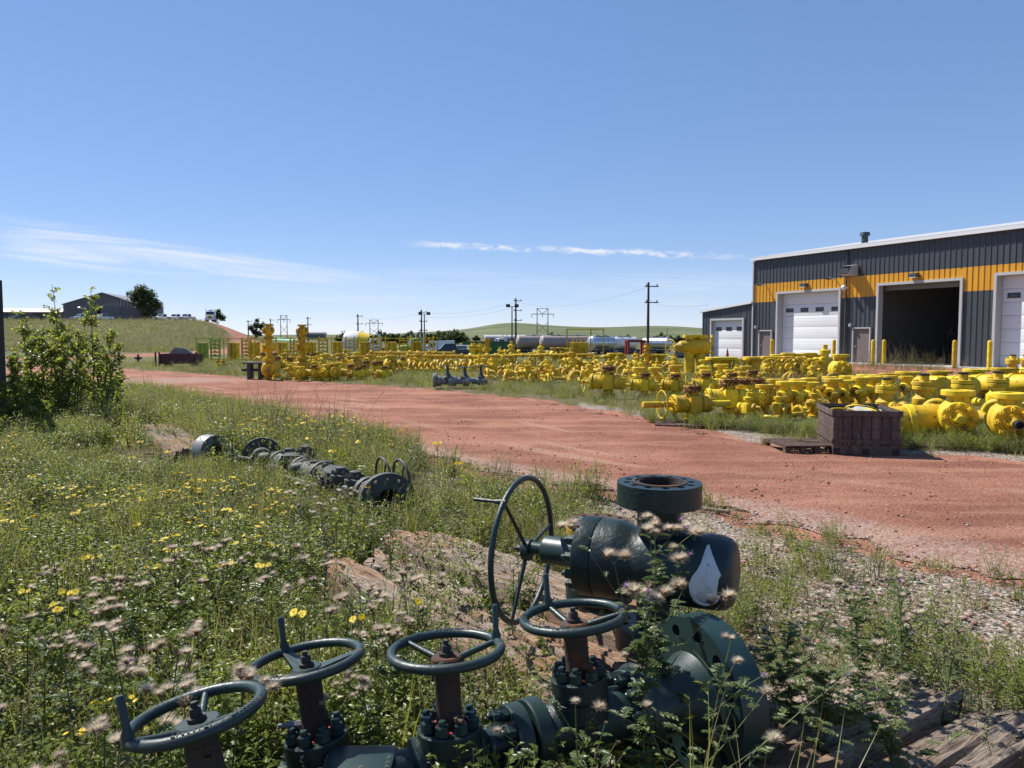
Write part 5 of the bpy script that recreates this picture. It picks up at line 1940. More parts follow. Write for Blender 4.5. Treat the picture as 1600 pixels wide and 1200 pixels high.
def k_gate(long=True):
    t = thing('gate_valve', '', 'gate valve')
    zc = .37
    b = MB().lathe([(0, -.36), (.10, -.36), (.165, -.33), (.165, -.25), (.157, -.245), (.157, -.235), (.165, -.23), (.165, -.15), (.14, -.13), (.14, .17), (.17, .18), (.17, .25), (.162, .255), (.162, .265), (.17, .27), (.17, .34), (.10, .38), (0, .38)], 26, X_((0, 0, zc)))
    b.box((.02, 0, zc), (.27, .37, .37), bev=.085)
    b.ring_bolts(8, .135, .345, .40, .022, X_((0, 0, zc)), tip=.015)
    b.build('body', M['yellow'], t)
    f = MB().lathe([(.05, -.40), (.175, -.40), (.185, -.39), (.185, -.345), (.05, -.34)], 24, X_((0, 0, zc)))
    f.ring_bolts(8, .14, -.43, -.40, .024, X_((0, 0, zc)))
    f.build('bonnet_flange', M['yellow'], t)
    n = MB().lathe([(.13, .50), (.115, .54), (.115, .60)], 22)
    flange(n, .175, .055, .60, n=8)
    n.build('top_flange', M['rusty_yellow'], t)
    n2 = MB()
    flange(n2, .17, .06, .662, n=8)
    n2.build('companion_flange', M['rusty_yellow'], t)
    n3 = MB().lathe([(.115, .09), (.115, .2)], 20)
    flange(n3, .17, .09, 0, bolts=False)
    n3.build('bottom_flange', M['yellow'], t)
    if long:
        MB().lathe([(.075, -.40), (.065, -.42), (.065, -.60), (.05, -.61), (.05, -.66), (.062, -.67), (.062, -1.0), (.05, -1.01), (0, -1.01)], 18, X_((0, 0, zc))).build('stem_tube', M['yellow'], t)
        handwheel(t, frame((-.62, 0, zc), (-1, 0, 0), (0, 0, 1)), .265, .013, 'yellow', .02, handle=False, seg=32)
        MB().lathe([(.06, .38), (.06, .78), (.05, .785), (0, .785)], 16, X_((0, 0, zc))).build('tail_tube', M['yellow'], t)
        MB().box((.03, -.165, zc + .02), (.12, .01, .11), bev=.004).build('tag_plate', M['paper'], t)
    else:
        MB().lathe([(.075, -.40), (.06, -.43), (.03, -.62), (.02, -.63), (0, -.63)], 16, X_((0, 0, zc))).build('stem_cone', M['yellow'], t)
        handwheel(t, frame((-.60, 0, zc), (-1, 0, 0), (0, 0, 1)), .25, .012, 'yellow', .02, handle=False, seg=28)
    return t


def k_flangetop():
    """row valve: open flange on a neck, barrel body pointing to the road, short tube beside it"""
    t = thing('flanged_valve', '', 'valve')
    zc = .36
    b = MB().lathe([(0, -.34), (.11, -.34), (.15, -.31), (.15, .22), (.10, .30), (0, .30)], 22, Yn((0, 0, zc)))
    b.build('body', M['yellow'], t)
    f = MB().lathe([(0, .30), (.055, .30), (.055, .36), (.13, .36), (.13, .31), (.09, .30)], 18, Yn((0, 0, zc)))
    f.ring_bolts(6, .10, .36, .385, .022, Yn((0, 0, zc)))
    f.build('bonnet', M['yellow'], t)
    MB().lathe([(.045, .36), (.045, .60), (.035, .61), (0, .61)], 14, Yn((.16, 0, zc + .02))).build('stem_tube', M['yellow'], t)
    n = MB().lathe([(.15, .44), (.125, .52), (.12, .62)], 22)
    flange_open(n, .21, .085, .62, .10)
    n.build('top_flange', M['yellow'], t)
    n3 = MB().lathe([(.12, .08), (.12, .24)], 18)
    flange(n3, .18, .08, 0, bolts=False)
    n3.build('bottom_flange', M['amber'], t)
    return t


def k_cap():
    """upright flange pair with studs and black thread cap"""
    t = thing('capped_adapter', '', 'adapter')
    b = MB().lathe([(0, .10), (.16, .10), (.20, .17), (.20, .30), (.14, .36), (.13, .47), (0, .47)], 24)
    b.build('body', M['yellow'], t)
    flange(MB(), .20, .10, 0, bolts=False).build('bottom_flange', M['yellow'], t)
    f = flange(MB(), .205, .075, .47, n=8, bolts=False)
    f.build('lower_flange', M['yellow'], t)
    f = flange(MB(), .205, .075, .555, n=8, br=.026)
    f.build('upper_flange', M['yellow'], t)
    MB().lathe([(.095, .63), (.09, .645), (.09, .74), (.08, .745), (0, .745)], 20).build('neck', M['yellow'], t)
    MB().lathe([(.092, .742), (.094, .745), (.094, .775), (.08, .78), (0, .78)], 20).build('thread_cap', M['black'], t)
    MB().lathe([(0, .19), (.07, .19), (.09, .22), (.09, .34), (.06, .36), (.06, .40), (0, .40)], 16, Yn((.03, 0, .23))).build('side_outlet', M['yellow'], t)
    return t


def k_bonnet():
    """heavy ball-shaped valve with eight-bolt bonnet facing front"""
    t = thing('bonnet_valve', '', 'valve')
    zc = .40
    b = MB().lathe([(0, -.33), (.16, -.33), (.24, -.28), (.275, -.18), (.285, -.05), (.28, .08), (.25, .17), (.24, .20), (0, .20)], 34, Yn((0, 0, zc)))
    b.build('body', M['yellow'], t)
    f = MB().lathe([(.10, .20), (.240, .20), (.250, .21), (.250, .255), (.235, .27), (.13, .27), (.12, .30), (0, .30)], 34, Yn((0, 0, zc)))
    f.ring_bolts(8, .190, .27, .345, .047, Yn((0, 0, zc)), tip=.03)
    f.build('bonnet', M['yellow'], t)
    MB().lathe([(.085, .26), (.085, .36), (.06, .38), (.06, .46), (.05, .465), (0, .465)], 18, Yn((-.0, 0, zc))).build('stem_cap', M['yellow'], t)
    n = MB().lathe([(.19, .58), (.155, .66), (.15, .73)], 26)
    flange_open(n, .235, .085, .73, .13, 30)
    n.build('top_flange', M['yellow'], t)
    n = MB().lathe([(.15, .09), (.15, .20)], 24)
    flange(n, .22, .09, 0, bolts=False)
    n.build('bottom_flange', M['yellow'], t)
    return t


def k_wheelv():
    t = thing('wheel_valve', '', 'gate valve')
    zc = .45
    MB().lathe([(0, -.3), (.14, -.3), (.17, -.25), (.17, .2), (.13, .26), (0, .26)], 22, Yn((0, 0, zc))).build('body', M['yellow'], t)
    f = MB().lathe([(.05, .26), (.17, .26), (.17, .32), (.05, .33)], 22, Yn((0, 0, zc)))
    f.ring_bolts(8, .13, .33, .36, .022, Yn((0, 0, zc)))
    f.build('bonnet', M['yellow'], t)
    MB().lathe([(.05, .32), (.045, .55), (0, .56)], 12, Yn((0, 0, zc))).build('stem', M['yellow'], t)
    handwheel(t, frame((0, -.56, zc), (-.35, -1, .1), (0, 0, 1)), .31, .014, 'yellow', .02, handle=False, seg=32, ph=.4)
    n = MB().lathe([(.15, .55), (.12, .66), (.12, .74)], 22)
    flange_open(n, .21, .08, .74, .11)
    n.build('top_flange', M['yellow'], t)
    n = MB().lathe([(.12, .08), (.12, .3)], 18)
    flange(n, .2, .08, 0, bolts=False)
    n.build('bottom_flange', M['yellow'], t)
    return t


def k_disc():
    t = thing('wide_flange_spool', '', 'flange spool')
    n = MB()
    flange_open(n, .44, .10, .62, .22, 40)
    n.build('top_flange', M['yellow'], t)
    MB().lathe([(.3, .10), (.20, .2), (.2, .5), (.3, .615)], 28).build('neck', M['yellow'], t)
    flange(MB(), .36, .09, 0, bolts=False, seg=32).build('bottom_flange', M['yellow'], t)
    return t


def k_barrel():
    t = thing('barrel_body', '', 'valve body')
    MB().lathe([(0, -.5), (.2, -.5), (.24, -.46), (.24, .42), (.21, .46), (.21, .5), (0, .5)], 28, frame((0, 0, .30), (.25, -.97, .06), (0, 0, 1))).build('barrel', M['yellow'], t)
    MB().lathe([(.24, -.1), (.262, -.09), (.262, .0), (.24, .01)], 28, frame((0, 0, .30), (.25, -.97, .06), (0, 0, 1))).build('band', M['yellow'], t)
    MB().box((0, 0, .04), (.5, .5, .08)).build('cradle', M['pallet_wood'], t)
    return t


def k_iron():
    """loop of swivel pipe: two humps joined with hammer unions"""
    t = thing('swivel_pipe', '', 'pipe fitting')
    pts = []
    for k in range(13):
        a = math.pi * k / 12
        pts.append((-.22 * math.cos(a) - .25, 0, .10 + .28 * math.sin(a)))
    MB().tube(pts, .06, 10).build('elbow', M['amber'], t)
    pts = [(-.03 + .0, 0, .12), (.12, -.10, .14), (.28, -.18, .14), (.42, -.2, .12)]
    MB().tube(pts, .055, 10).build('pipe', M['yellow'], t)
    for (x, y, z, d_) in ((-.47, 0, .10, (0, 0, 1)), (-.03, 0, .11, (.4, -.3, .6)), (.44, -.2, .12, (1, -.1, 0))):
        b = MB().lathe([(0, -.07), (.07, -.07), (.095, -.05), (.095, .05), (.07, .07), (0, .07)], 14, frame((x, y, z), d_))
        b.build('union', M['yellow'], t)
    return t


def k_plug():
    t = thing('plug_valve', '', 'plug valve')
    MB().box((0, 0, .34), (.26, .26, .26), bev=.03).build('body', M['yellow'], t)
    f = MB().lathe([(.08, .46), (.08, .54), (.12, .55), (.12, .62), (.05, .64), (.05, .74), (0, .75)], 16)
    f.build('bonnet', M['yellow'], t)
    f = MB().lathe([(0, 0), (.15, 0), (.15, .07), (.09, .08), (.09, .22)], 18)
    f.build('base', M['amber'], t)
    MB().lathe([(.07, .12), (.07, .2), (.10, .21), (.10, .26), (.05, .28), (.02, .42), (0, .43)], 14, frame((0, 0, .36), (-1, -.25, .08))).build('side_cone', M['yellow'], t)
    MB().lathe([(.07, .12), (.07, .22), (.11, .23), (.11, .29), (0, .29)], 14, frame((0, 0, .36), (1, .25, .0))).build('side_flange', M['yellow'], t)
    return t


def k_tree():
    """tall frac tree: stacked valves with a bolted side outlet near the top"""
    t = thing('frac_tree', '', 'frac tree')
    MB().lathe([(0, 0), (.28, 0), (.28, .1), (.2, .12), (.34, .26), (.36, .42), (.30, .60), (.18, .66), (.18, .72), (0, .72)], 28).build('base_body', M['amber'], t)
    f = MB().lathe([(0, .30), (.16, .30), (.16, .36), (.09, .38), (.09, .5), (0, .5)], 18, Yn((0.08, 0, .36)))
    f.ring_bolts(8, .13, .36, .40, .028, Yn((0.08, 0, .36)))
    f.build('base_outlet', M['amber'], t)
    flange(MB(), .27, .1, .72, n=10).build('lower_flange', M['amber'], t)
    MB().lathe([(.17, .82), (.16, .9), (.16, 1.05), (.2, 1.1), (.2, 1.35), (.15, 1.42), (.15, 1.5)], 22).build('spool', M['amber'], t)
    f = MB().lathe([(0, .12), (.13, .12), (.13, .3), (.17, .31), (.17, .37), (0, .38)], 18, frame((0, 0, 1.22), (.8, -.6, 0), (0, 0, 1)))
    f.ring_bolts(6, .13, .37, .40, .024, frame((0, 0, 1.22), (.8, -.6, 0), (0, 0, 1)))
    f.build('side_outlet', M['amber'], t)
    f = MB().lathe([(0, .12), (.12, .12), (.12, .26), (.15, .27), (.15, .33), (0, .34)], 18, frame((0, 0, 1.2), (-.7, -.7, 0), (0, 0, 1)))
    f.build('side_outlet', M['amber'], t)
    flange(MB(), .25, .08, 1.5, n=10).build('mid_flange', M['amber'], t)
    MB().lathe([(.14, 1.58), (.14, 1.66), (.2, 1.72), (.22, 1.82), (.2, 1.9), (.13, 1.95), (.12, 2.0)], 22).build('head', M['amber'], t)
    f = MB().lathe([(0, .14), (.11, .14), (.11, .24), (.15, .25), (.15, .31), (.05, .315), (.05, .27), (0, .27)], 18, frame((0, 0, 1.82), (.82, -.57, .05), (0, 0, 1)))
    f.build('goat_head_outlet', M['amber'], t)
    f = MB().lathe([(0, .14), (.11, .14), (.12, .22), (.08, .3), (0, .31)], 18, frame((0, 0, 1.82), (-.6, -.8, .0), (0, 0, 1)))
    f.build('goat_head_outlet', M['amber'], t)
    MB().lathe([(.12, 2.0), (.21, 2.0), (.21, 2.07), (.1, 2.07), (.1, 2.0)], 22).build('top_flange', M['amber'], t)
    return t


def k_rack(mt='yellow'):
    """bottle rack: posts, top rail and upright cylinders"""
    t = thing('cylinder_rack', '', 'rack')
    for k in range(3):
        MB().lathe([(0, .12), (.12, .12), (.13, .15), (.13, 1.1), (.10, 1.17), (0, 1.19)], 14, Matrix.Translation((-.72 + .235 * k, 0, 0))).build('cylinder', M[mt], t)
    for x in (.05, .62):
        MB().box((x, 0, .72), (.09, .09, 1.36)).build('post', M[mt], t)
    for k in range(5):
        MB().box((.335, -.02, .3 + .24 * k), (.5, .1, .09)).build('shelf_bar', M[mt], t)
        MB().lathe([(0, -.12), (.05, -.12), (.06, .0), (.05, .12), (0, .12)], 10, Yn((.34, -.1, .38 + .24 * k))).build('hook_fitting', M[mt], t)
    MB().box((0, 0, .08), (1.9, .6, .1)).build('skid', M['amber'], t)
    for x in (-.9, .9):
        MB().box((x, 0, .72), (.05, .05, 1.36)).build('upright', M[mt], t)
    MB().box((0, 0, 1.42), (1.95, .05, .05)).build('top_rail', M[mt], t)
    for x in (-.9, .1, .66):
        MB().cyl((x, 0, 1.44), (x, 0, 1.56), .05, .02, seg=8).build('finial', M[mt], t)
    return t


def k_rail():
    t = thing('manifold_pipe', '', 'pipe')
    MB().lathe([(0, -1.6), (.07, -1.6), (.07, 1.6), (0, 1.6)], 12, X_((0, 0, .62))).build('pipe', M['amber'], t)
    for x in (-1.5, -.5, .5, 1.5):
        MB().lathe([(.07, -.05), (.14, -.05), (.14, .05), (.07, .05)], 14, X_((x, 0, .62))).build('pipe_flange', M['yellow'], t)
    for x in (-1.2, 1.2):
        MB().box((x, 0, .28), (.1, .3, .56)).build('stand', M['amber'], t)
    return t


BUILD = dict(gate=lambda: k_gate(True), gate_s=lambda: k_gate(False), ftop=k_flangetop, cap=k_cap, bonnet=k_bonnet, wheelv=k_wheelv,
             disc=k_disc, barrel=k_barrel, iron=k_iron, plug=k_plug, tree=k_tree, rack=k_rack, rack_l=lambda: k_rack('lime'), rail=k_rail)
PROTO = {}


def place(kind, x, y, label, rz=0.0, s=1.0, group=None, z=0.0):
    if kind not in PROTO:
        o = BUILD[kind]()
        PROTO[kind] = o
    else:
        o = copy_tree(PROTO[kind])
    o.location = (x, y, z + hz1(x, y))
    o.rotation_euler = (0, 0, rz)
    o.scale = (s, s, s)
    o['label'] = label
    if group:
        o['group'] = group
    elif 'group' in o:
        del o['group']
    return o


def placep(kind, px, py, label, rz=0.0, s=1.0, group=None, z=0.0):
    q = G(px, py, z)
    return place(kind, q.x, q.y, label, math.radians(rz), s, group, z)


def row(kinds, a, b_, n, label, group, rz=(0, 0), s=(1, 1), jit=.12, seed=0, sides=None):
    """n fittings between two picture points on the ground"""
    r = random.Random(seed)
    p, q = G(*a), G(*b_)
    for k in range(n):
        f = (k + .5) / n
        c = p.lerp(q, f) + Vector((r.uniform(-jit, jit), r.uniform(-jit, jit), 0))
        kd = kinds[r.randrange(len(kinds))]
        lab = label[kd] if isinstance(label, dict) else label
        place(kd, c.x, c.y, lab, math.radians(r.uniform(*rz)), r.uniform(*s), group[kd] if isinstance(group, dict) else group)


# the valve by the road with the long stem tubes, and its pallet
placep('gate', 1081, 661, 'yellow gate valve with long stem tubes and paper tag at the road edge', 12, .98)
placep('gate_s', 950, 622, 'yellow gate valve with a large side handwheel at the near end of its row', -20, 1.15)
# front row at right
placep('bonnet', 1494, 692, 'heavy yellow valve with eight-bolt bonnet nearest the brown crate', -24, 1.0)
placep('bonnet', 1575, 700, 'heavy yellow valve with dark pipe stub in its bolted bonnet', -22, 1.0)
o = placep('barrel', 1424, 688, 'yellow flanged barrel lying between the brown crate and the bolted valve', 68, 1.02)
o = placep('disc', 1640, 700, 'yellow disc flange cut by frame edge beside the bolted valves', 0, .9)
# dark stub in the second bonnet
q = G(1575, 699)
t = thing('pipe_stub', 'short black pipe stub screwed into the yellow bonnet', 'pipe', (q.x, q.y, 0), math.radians(-22))
MB().lathe([(.05, .44), (.05, .60), (.056, .60), (.056, .68), (.045, .68), (.04, .6), (0, .6)], 16, Yn((0, 0, .40))).build('stub', M['black'], t)
MB().lathe([(.056, .55), (.064, .55), (.064, .60), (.056, .60)], 16, Yn((0, 0, .40))).build('collar', M['dark_steel'], t)

# rows ------------------------------------------------------------
row(['gate_s'], (990, 622), (1200, 617), 5, 'yellow gate valve with rusty bolted top flanges in the row behind the roadside valve', 'rusty-topped gate valves in the second row', (-25, -5), (.85, .95), .1, 1)
row(['ftop'], (975, 612), (1175, 606), 6, 'yellow flanged valve standing behind the rusty-topped gate valves', 'flanged valves behind the second row', (-50, -20), (.95, 1.1), .12, 2)
row(['gate_s', 'cap'], (1125, 655), (1195, 645), 3, {'gate_s': 'yellow gate valve with rusty flange close behind the roadside valve', 'cap': 'yellow capped adapter with rusty studs close behind the roadside valve'},
    {'gate_s': 'gate valves behind the roadside valve', 'cap': 'capped adapters behind the roadside valve'}, (-30, 0), (1.0, 1.1), .1, 5)
row(['ftop'], (1150, 652), (1375, 632), 9, 'yellow valve with open round top flange in the line leading to the brown crate', 'open-flanged valves in the line by the crate', (-50, -30), (.88, .98), .08, 3)
row(['ftop'], (1200, 636), (1420, 623), 9, 'yellow valve with open top flange in the line behind the crate line', 'open-flanged valves behind the crate line', (-50, -30), (.82, .95), .1, 13)
row(['cap'], (1352, 652), (1640, 636), 5, 'yellow stacked flange adapter with black thread cap behind the crate', 'black-capped flange adapters', (-30, 30), (1.0, 1.12), .06, 4)
row(['iron'], (1400, 664), (1590, 655), 6, 'pale yellow elbow fitting tumbled in the weeds between capped adapters and bolted valves', 'elbow fittings in the weeds', (0, 360), (.9, 1.2), .2, 6)
row(['barrel'], (1432, 626), (1600, 620), 4, 'yellow barrel body lying behind the black-capped adapters', 'barrel bodies behind the capped adapters', (-20, 20), (1.05, 1.25), .1, 7)
row(['disc'], (1400, 613), (1590, 604), 4, 'yellow spool with wide horizontal flange behind the barrel bodies', 'wide flange spools', (0, 90), (.80, .92), .15, 8)
row(['disc'], (1335, 612), (1410, 609), 2, 'yellow spool with wide flange at the left end of the spool line', 'wide flange spools at the left end', (0, 90), (.62, .72), .1, 9)
row(['iron', 'plug'], (1160, 660), (1290, 650), 7, {'iron': 'yellow pipe piece lying before the open-flanged line by the crate', 'plug': 'yellow plug valve lying before the open-flanged line by the crate'},
    {'iron': 'pipe pieces before the open-flanged line', 'plug': 'plug valves before the open-flanged line'}, (0, 360), (.6, .8), .12, 17)
row(['iron', 'plug', 'wheelv'], (1010, 617), (1190, 611), 9, {'iron': 'yellow pipe piece between the two rusty-topped lines', 'plug': 'yellow plug valve between the two rusty-topped lines', 'wheelv': 'yellow handwheel valve between the two rusty-topped lines'},
    {'iron': 'pipe pieces between the rusty-topped lines', 'plug': 'plug valves between the rusty-topped lines', 'wheelv': 'handwheel valves between the rusty-topped lines'}, (0, 360), (.7, .85), .12, 18)
row(['cap'], (1570, 592), (1610, 590), 2, 'yellow capped adapter standing behind the wide flange spools', 'capped adapters behind the spools', (0, 90), (1.1, 1.2), .1, 10)
row(['wheelv'], (1190, 596), (1275, 597), 5, 'yellow gate valve with big handwheel turned to the road near the closed overhead door', 'gate valves with big handwheels', (-25, 15), (1.02, 1.12), .08, 11)
row(['ftop'], (1205, 588), (1290, 588), 5, 'yellow valve with round flange behind the big handwheels', 'flanged valves behind the big handwheels', (-20, 20), (1.25, 1.4), .1, 12)
placep('bonnet', 1312, 601, 'yellow ball-shaped valve at the end of the handwheel line', -10, 1.25)
placep('plug', 1288, 592, 'tall yellow plug valve rising above the handwheel line', 0, 1.75)
row(['ftop', 'disc'], (1095, 588), (1190, 588), 6, {'ftop': 'yellow open-flanged valve below the annex door', 'disc': 'yellow wide spool below the annex door'},
    {'ftop': 'open-flanged valves below the annex door', 'disc': 'wide spools below the annex door'}, (-20, 20), (.9, 1.1), .1, 14)
row(['iron', 'plug'], (1090, 600), (1290, 604), 10, {'iron': 'yellow swivel pipe in the tall weeds before the handwheel line', 'plug': 'yellow plug valve in the tall weeds before the handwheel line'},
    {'iron': 'swivel pipes before the handwheel line', 'plug': 'plug valves before the handwheel line'}, (0, 360), (.85, 1.1), .2, 15)
row(['disc', 'cap'], (925, 573), (1045, 573), 8, {'disc': 'yellow wide flange spool in the line before the silver tankers', 'cap': 'yellow capped adapter in the line before the silver tankers'},
    {'disc': 'wide spools before the tankers', 'cap': 'capped adapters before the tankers'}, (0, 90), (.85, 1.1), .15, 16)
# large horizontal valve raised above the others
q = G(1080, 586)
t = thing('twin_flange_valve', 'massive yellow valve with twin top flanges raised above the row', 'gate valve', (q.x, q.y, 0), math.radians(8))
zc = 1.18
MB().lathe([(0, -.75), (.1, -.75), (.14, -.6), (.24, -.5), (.26, -.2), (.34, -.12), (.36, .0), (.36, .55), (.32, .62), (.3, .7), (0, .7)], 28, X_((0, 0, zc))).build('body', M['yellow'], t)
for x in (-.08, .38):
    n = MB().lathe([(.2, zc + .3), (.18, zc + .36)], 24)
    flange(n, .30, .13, zc + .36, bolts=False, seg=28)
    o = n.build('top_flange', M['yellow'], t)
    o.location.x = x
handwheel(t, frame((-.95, -.1, zc - .05), (-1, -.25, 0), (0, 0, 1)), .36, .018, 'yellow', .02, handle=False, seg=32)
MB().cyl((-.95, -.1, zc - .05), (-.6, 0, zc), .04, seg=10).build('stem', M['yellow'], t)
for x in (-.1, .4):
    MB().lathe([(.2, .1), (.2, zc - .2)], 20, Matrix.Translation((x, 0, 0))).build('pedestal', M['yellow'], t)
    flange(MB(), .3, .1, 0, bolts=False).build('pedestal_foot', M['yellow'], t).location.x = x
placep('tree', 1010, 581, 'short leaning yellow spool tree before the red steel frame', 20, .62)

# middle field of frac iron --------------------------------------
r9 = random.Random(31)
FL = ['yellow frac iron swivel pipe in the %s of the tangled middle heap' % s for s in ('front edge', 'second line', 'third line', 'fourth line', 'rear line')]
for i, (py, pa, pb, n) in enumerate([(598, 790, 960, 14), (593, 752, 1010, 20), (587, 748, 1045, 22), (581, 745, 1060, 22), (575, 742, 1070, 22)]):
    row(['iron', 'iron', 'iron', 'plug'], (pa, py), (pb, py + 1), n, {'iron': FL[i], 'plug': FL[i].replace('frac iron swivel pipe', 'plug valve')},
        {'iron': 'swivel pipes, line %d of the middle heap' % (i + 1), 'plug': 'plug valves, line %d of the middle heap' % (i + 1)}, (0, 360), (.75, 1.1), .25, 60 + i)
placep('plug', 893, 585, 'tall yellow plug valve rising out of the middle heap', 10, 1.5)
placep('plug', 757, 590, 'yellow plug valve right behind the silver manifold', 10, 1.2)
placep('cap', 770, 589, 'yellow adapter behind the right end of the silver manifold', 0, 1.1)
for px, py, s in ((799, 568, 1.75), (845, 568, 1.6), (781, 568, 1.3)):
    placep('plug', px, py, {1.75: 'big yellow plug valve with cone, before the tan tank trailer end', 1.6: 'big yellow plug valve before the tan tank side', 1.3: 'yellow plug valve before the green container end'}[s], 5, s)
placep('tree', 761, 570, 'yellow stacked valve standing before the green container', -10, .72)
row(['cap'], (735, 566), (755, 566), 2, 'yellow square-topped adapter before the green container', 'adapters before the green container', (0, 0), (1.6, 1.7), .05, 71)
row(['bonnet'], (862, 564), (890, 564), 3, 'yellow boxy valve between the plug valves and the slatted panel rack', 'boxy valves by the panel rack', (0, 40), (1.0, 1.1), .05, 72)
row(['rail'], (660, 574), (900, 572), 6, 'yellow manifold pipe on stands running along the middle heap', 'manifold pipes on stands', (-6, 6), (.85, 1.0), .1, 73)
row(['rail'], (600, 571), (690, 569), 2, 'amber manifold pipe on stands behind the left block', 'manifold pipes behind the left block', (-6, 6), (1, 1.1), .1, 74)
for i, (py, pa, pb, n) in enumerate([(581, 605, 745, 14), (576, 600, 742, 14)]):
    row(['iron'], (pa, py), (pb, py - 1), n, ['amber hump-shaped pipe in the neat front line beside the left block', 'amber hump-shaped pipe in the neat rear line beside the left block'][i],
        ['hump pipes, front line', 'hump pipes, rear line'][i], (60, 110), (1.0, 1.15), .06, 80 + i)
# yellow panel rack with slats leaning
q = G(912, 560)
t = thing('panel_rack', 'yellow frame rack with slanted flat panel and uprights before the silver tanker', 'rack', (q.x, q.y, hz1(q.x, q.y)), math.radians(-8))
for x in (-1.2, .5, 1.4):
    MB().box((x, 0, 1.05), (.08, .08, 2.1)).build('upright', M['yellow'], t)
MB().box((.1, 0, 2.08), (2.7, .08, .08)).build('top_bar', M['yellow'], t)
MB().box((-.35, -.3, .6), (1.3, .1, 1.2), Matrix.Rotation(.12, 4, 'X'), bev=.02).build('panel', M['yellow'], t)
for k in range(4):
    MB().box((-.75 + .3 * k, -.42, .75), (.06, .06, .9), Matrix.Rotation(.12, 4, 'X')).build('slat', M['yellow'], t)
    MB().cyl((-.75 + .3 * k, -.2, 1.1), (-.75 + .3 * k, -.2, 1.5), .06, seg=8).build('valve_post', M['yellow'], t)
MB().box((.1, 0, .06), (2.7, .7, .12)).build('skid', M['amber'], t)
# yellow ladder-like shelf near the annex corner
q = G(1103, 574)
t = thing('slat_stand', 'yellow stand with stacked horizontal slats at the corner of the annex', 'stand', (q.x, q.y, 0))
for x in (-.25, .3):
    MB().box((x, 0, .85), (.1, .1, 1.7)).build('upright', M['yellow'], t)
for k in range(6):
    MB().box((0, -.04, .25 + .25 * k), (.7, .3, .08)).build('slat', M['yellow'], t)

# left block ------------------------------------------------------
placep('tree', 421, 594, 'tall amber frac tree at the left end of the yard block', -12, 1.0).scale = (.80, .80, 1.0)
placep('tree', 473, 590, 'tall amber frac tree right of the leftmost one', -4, 1.0).scale = (.80, .80, 1.0)
row(['bonnet', 'gate_s', 'iron'], (438, 595), (605, 594), 12, {'bonnet': 'amber yellow ball-bodied valve along the road edge of the left block', 'gate_s': 'yellow gate valve along the road edge of the left block', 'iron': 'yellow pipe loop along the road edge of the left block'},
    {'bonnet': 'ball-bodied valves on the left block edge', 'gate_s': 'gate valves on the left block edge', 'iron': 'pipe loops on the left block edge'}, (-40, 40), (.62, .80), .1, 90)
LBL = ['second line of the left block', 'third line of the left block', 'fourth line of the left block', 'fifth line of the left block', 'rear line of the left block']
for i, (py, pa, pb, n) in enumerate([(589, 430, 612, 14), (583, 428, 610, 15), (577, 412, 665, 18), (571, 405, 695, 20), (565, 400, 700, 16)]):
    row(['bonnet', 'cap', 'gate_s', 'plug'], (pa, py), (pb, py), n, {'bonnet': 'amber ball-bodied valve in the ' + LBL[i], 'cap': 'amber capped adapter in the ' + LBL[i], 'gate_s': 'yellow gate valve in the ' + LBL[i], 'plug': 'yellow plug valve in the ' + LBL[i]},
        {'bonnet': 'ball valves, ' + LBL[i], 'cap': 'adapters, ' + LBL[i], 'gate_s': 'gate valves, ' + LBL[i], 'plug': 'plug valves, ' + LBL[i]}, (-40, 40), (.72, .98), .18, 91 + i)
row(['rack_l'], (310, 563), (348, 563), 1, 'lime green cylinder rack at the left end of the rack line', None, (0, 0), (1, 1), 0, 100)
row(['rack'], (350, 563), (405, 563), 1, 'yellow cylinder rack between the lime rack and the frac trees', None, (0, 0), (1, 1), 0, 101)
row(['rack'], (388, 562), (684, 560), 7, 'yellow cylinder rack with top rail behind the left block', 'cylinder racks behind the left block', (-3, 3), (1.0, 1.05), .05, 102)
row(['cap'], (330, 575), (360, 574), 3, 'small yellow adapter half hidden in weeds before the lime rack', 'adapters before the lime rack', (0, 90), (.5, .6), .2, 103)
# maroon bin and steel stand
q = G(284, 572)
t = thing('maroon_bin', 'maroon steel bin filled with grey scrap at the foot of the hill', 'bin', (q.x, q.y, 0), math.radians(4))
for (c, s) in (((0, -.5, .42), (1.9, .06, .5)), ((0, .5, .42), (1.9, .06, .5)), ((-.95, 0, .42), (.06, .94, .5)), ((.95, 0, .42), (.06, .94, .5)), ((0, 0, .16), (1.84, .94, .06))):
    MB().box(c, s).build('side_panel', M['maroon'], t)
for x in (-1.15, -.95, .95):
    MB().box((x, -.55, .38), (.07, .07, .76)).build('stake', M['maroon'], t)
for x in (-.7, .7):
    MB().box((x, 0, .065), (.12, 1.0, .13)).build('skid', M['maroon'], t)
b = MB()
b.add([(-.7, -.3, .5), (-.2, -.35, 1.02), (.35, -.3, .95), (.8, -.3, .6), (.7, .3, .5), (.2, .3, .95), (-.4, .3, .9), (-.8, .3, .5)], [(0, 1, 6, 7), (1, 2, 5, 6), (2, 3, 4, 5), (0, 3, 2, 1)])
b.build('scrap_sheet', M['silver'], t, ang=0)
q = G(400, 593)
t = thing('steel_stand', 'grey steel trestle stand left of the tall frac tree', 'stand', (q.x, q.y, 0), .1)
for x in (-.2, .2):
    for y in (-.25, .25):
        MB().box((x, y, .3), (.11, .11, .6)).build('leg', M['grey'], t)
MB().box((.1, 0, .36), (1.2, .12, .1)).build('rail', M['grey'], t)
MB().box((0, 0, .62), (.8, .7, .06)).build('top', M['grey'], t)
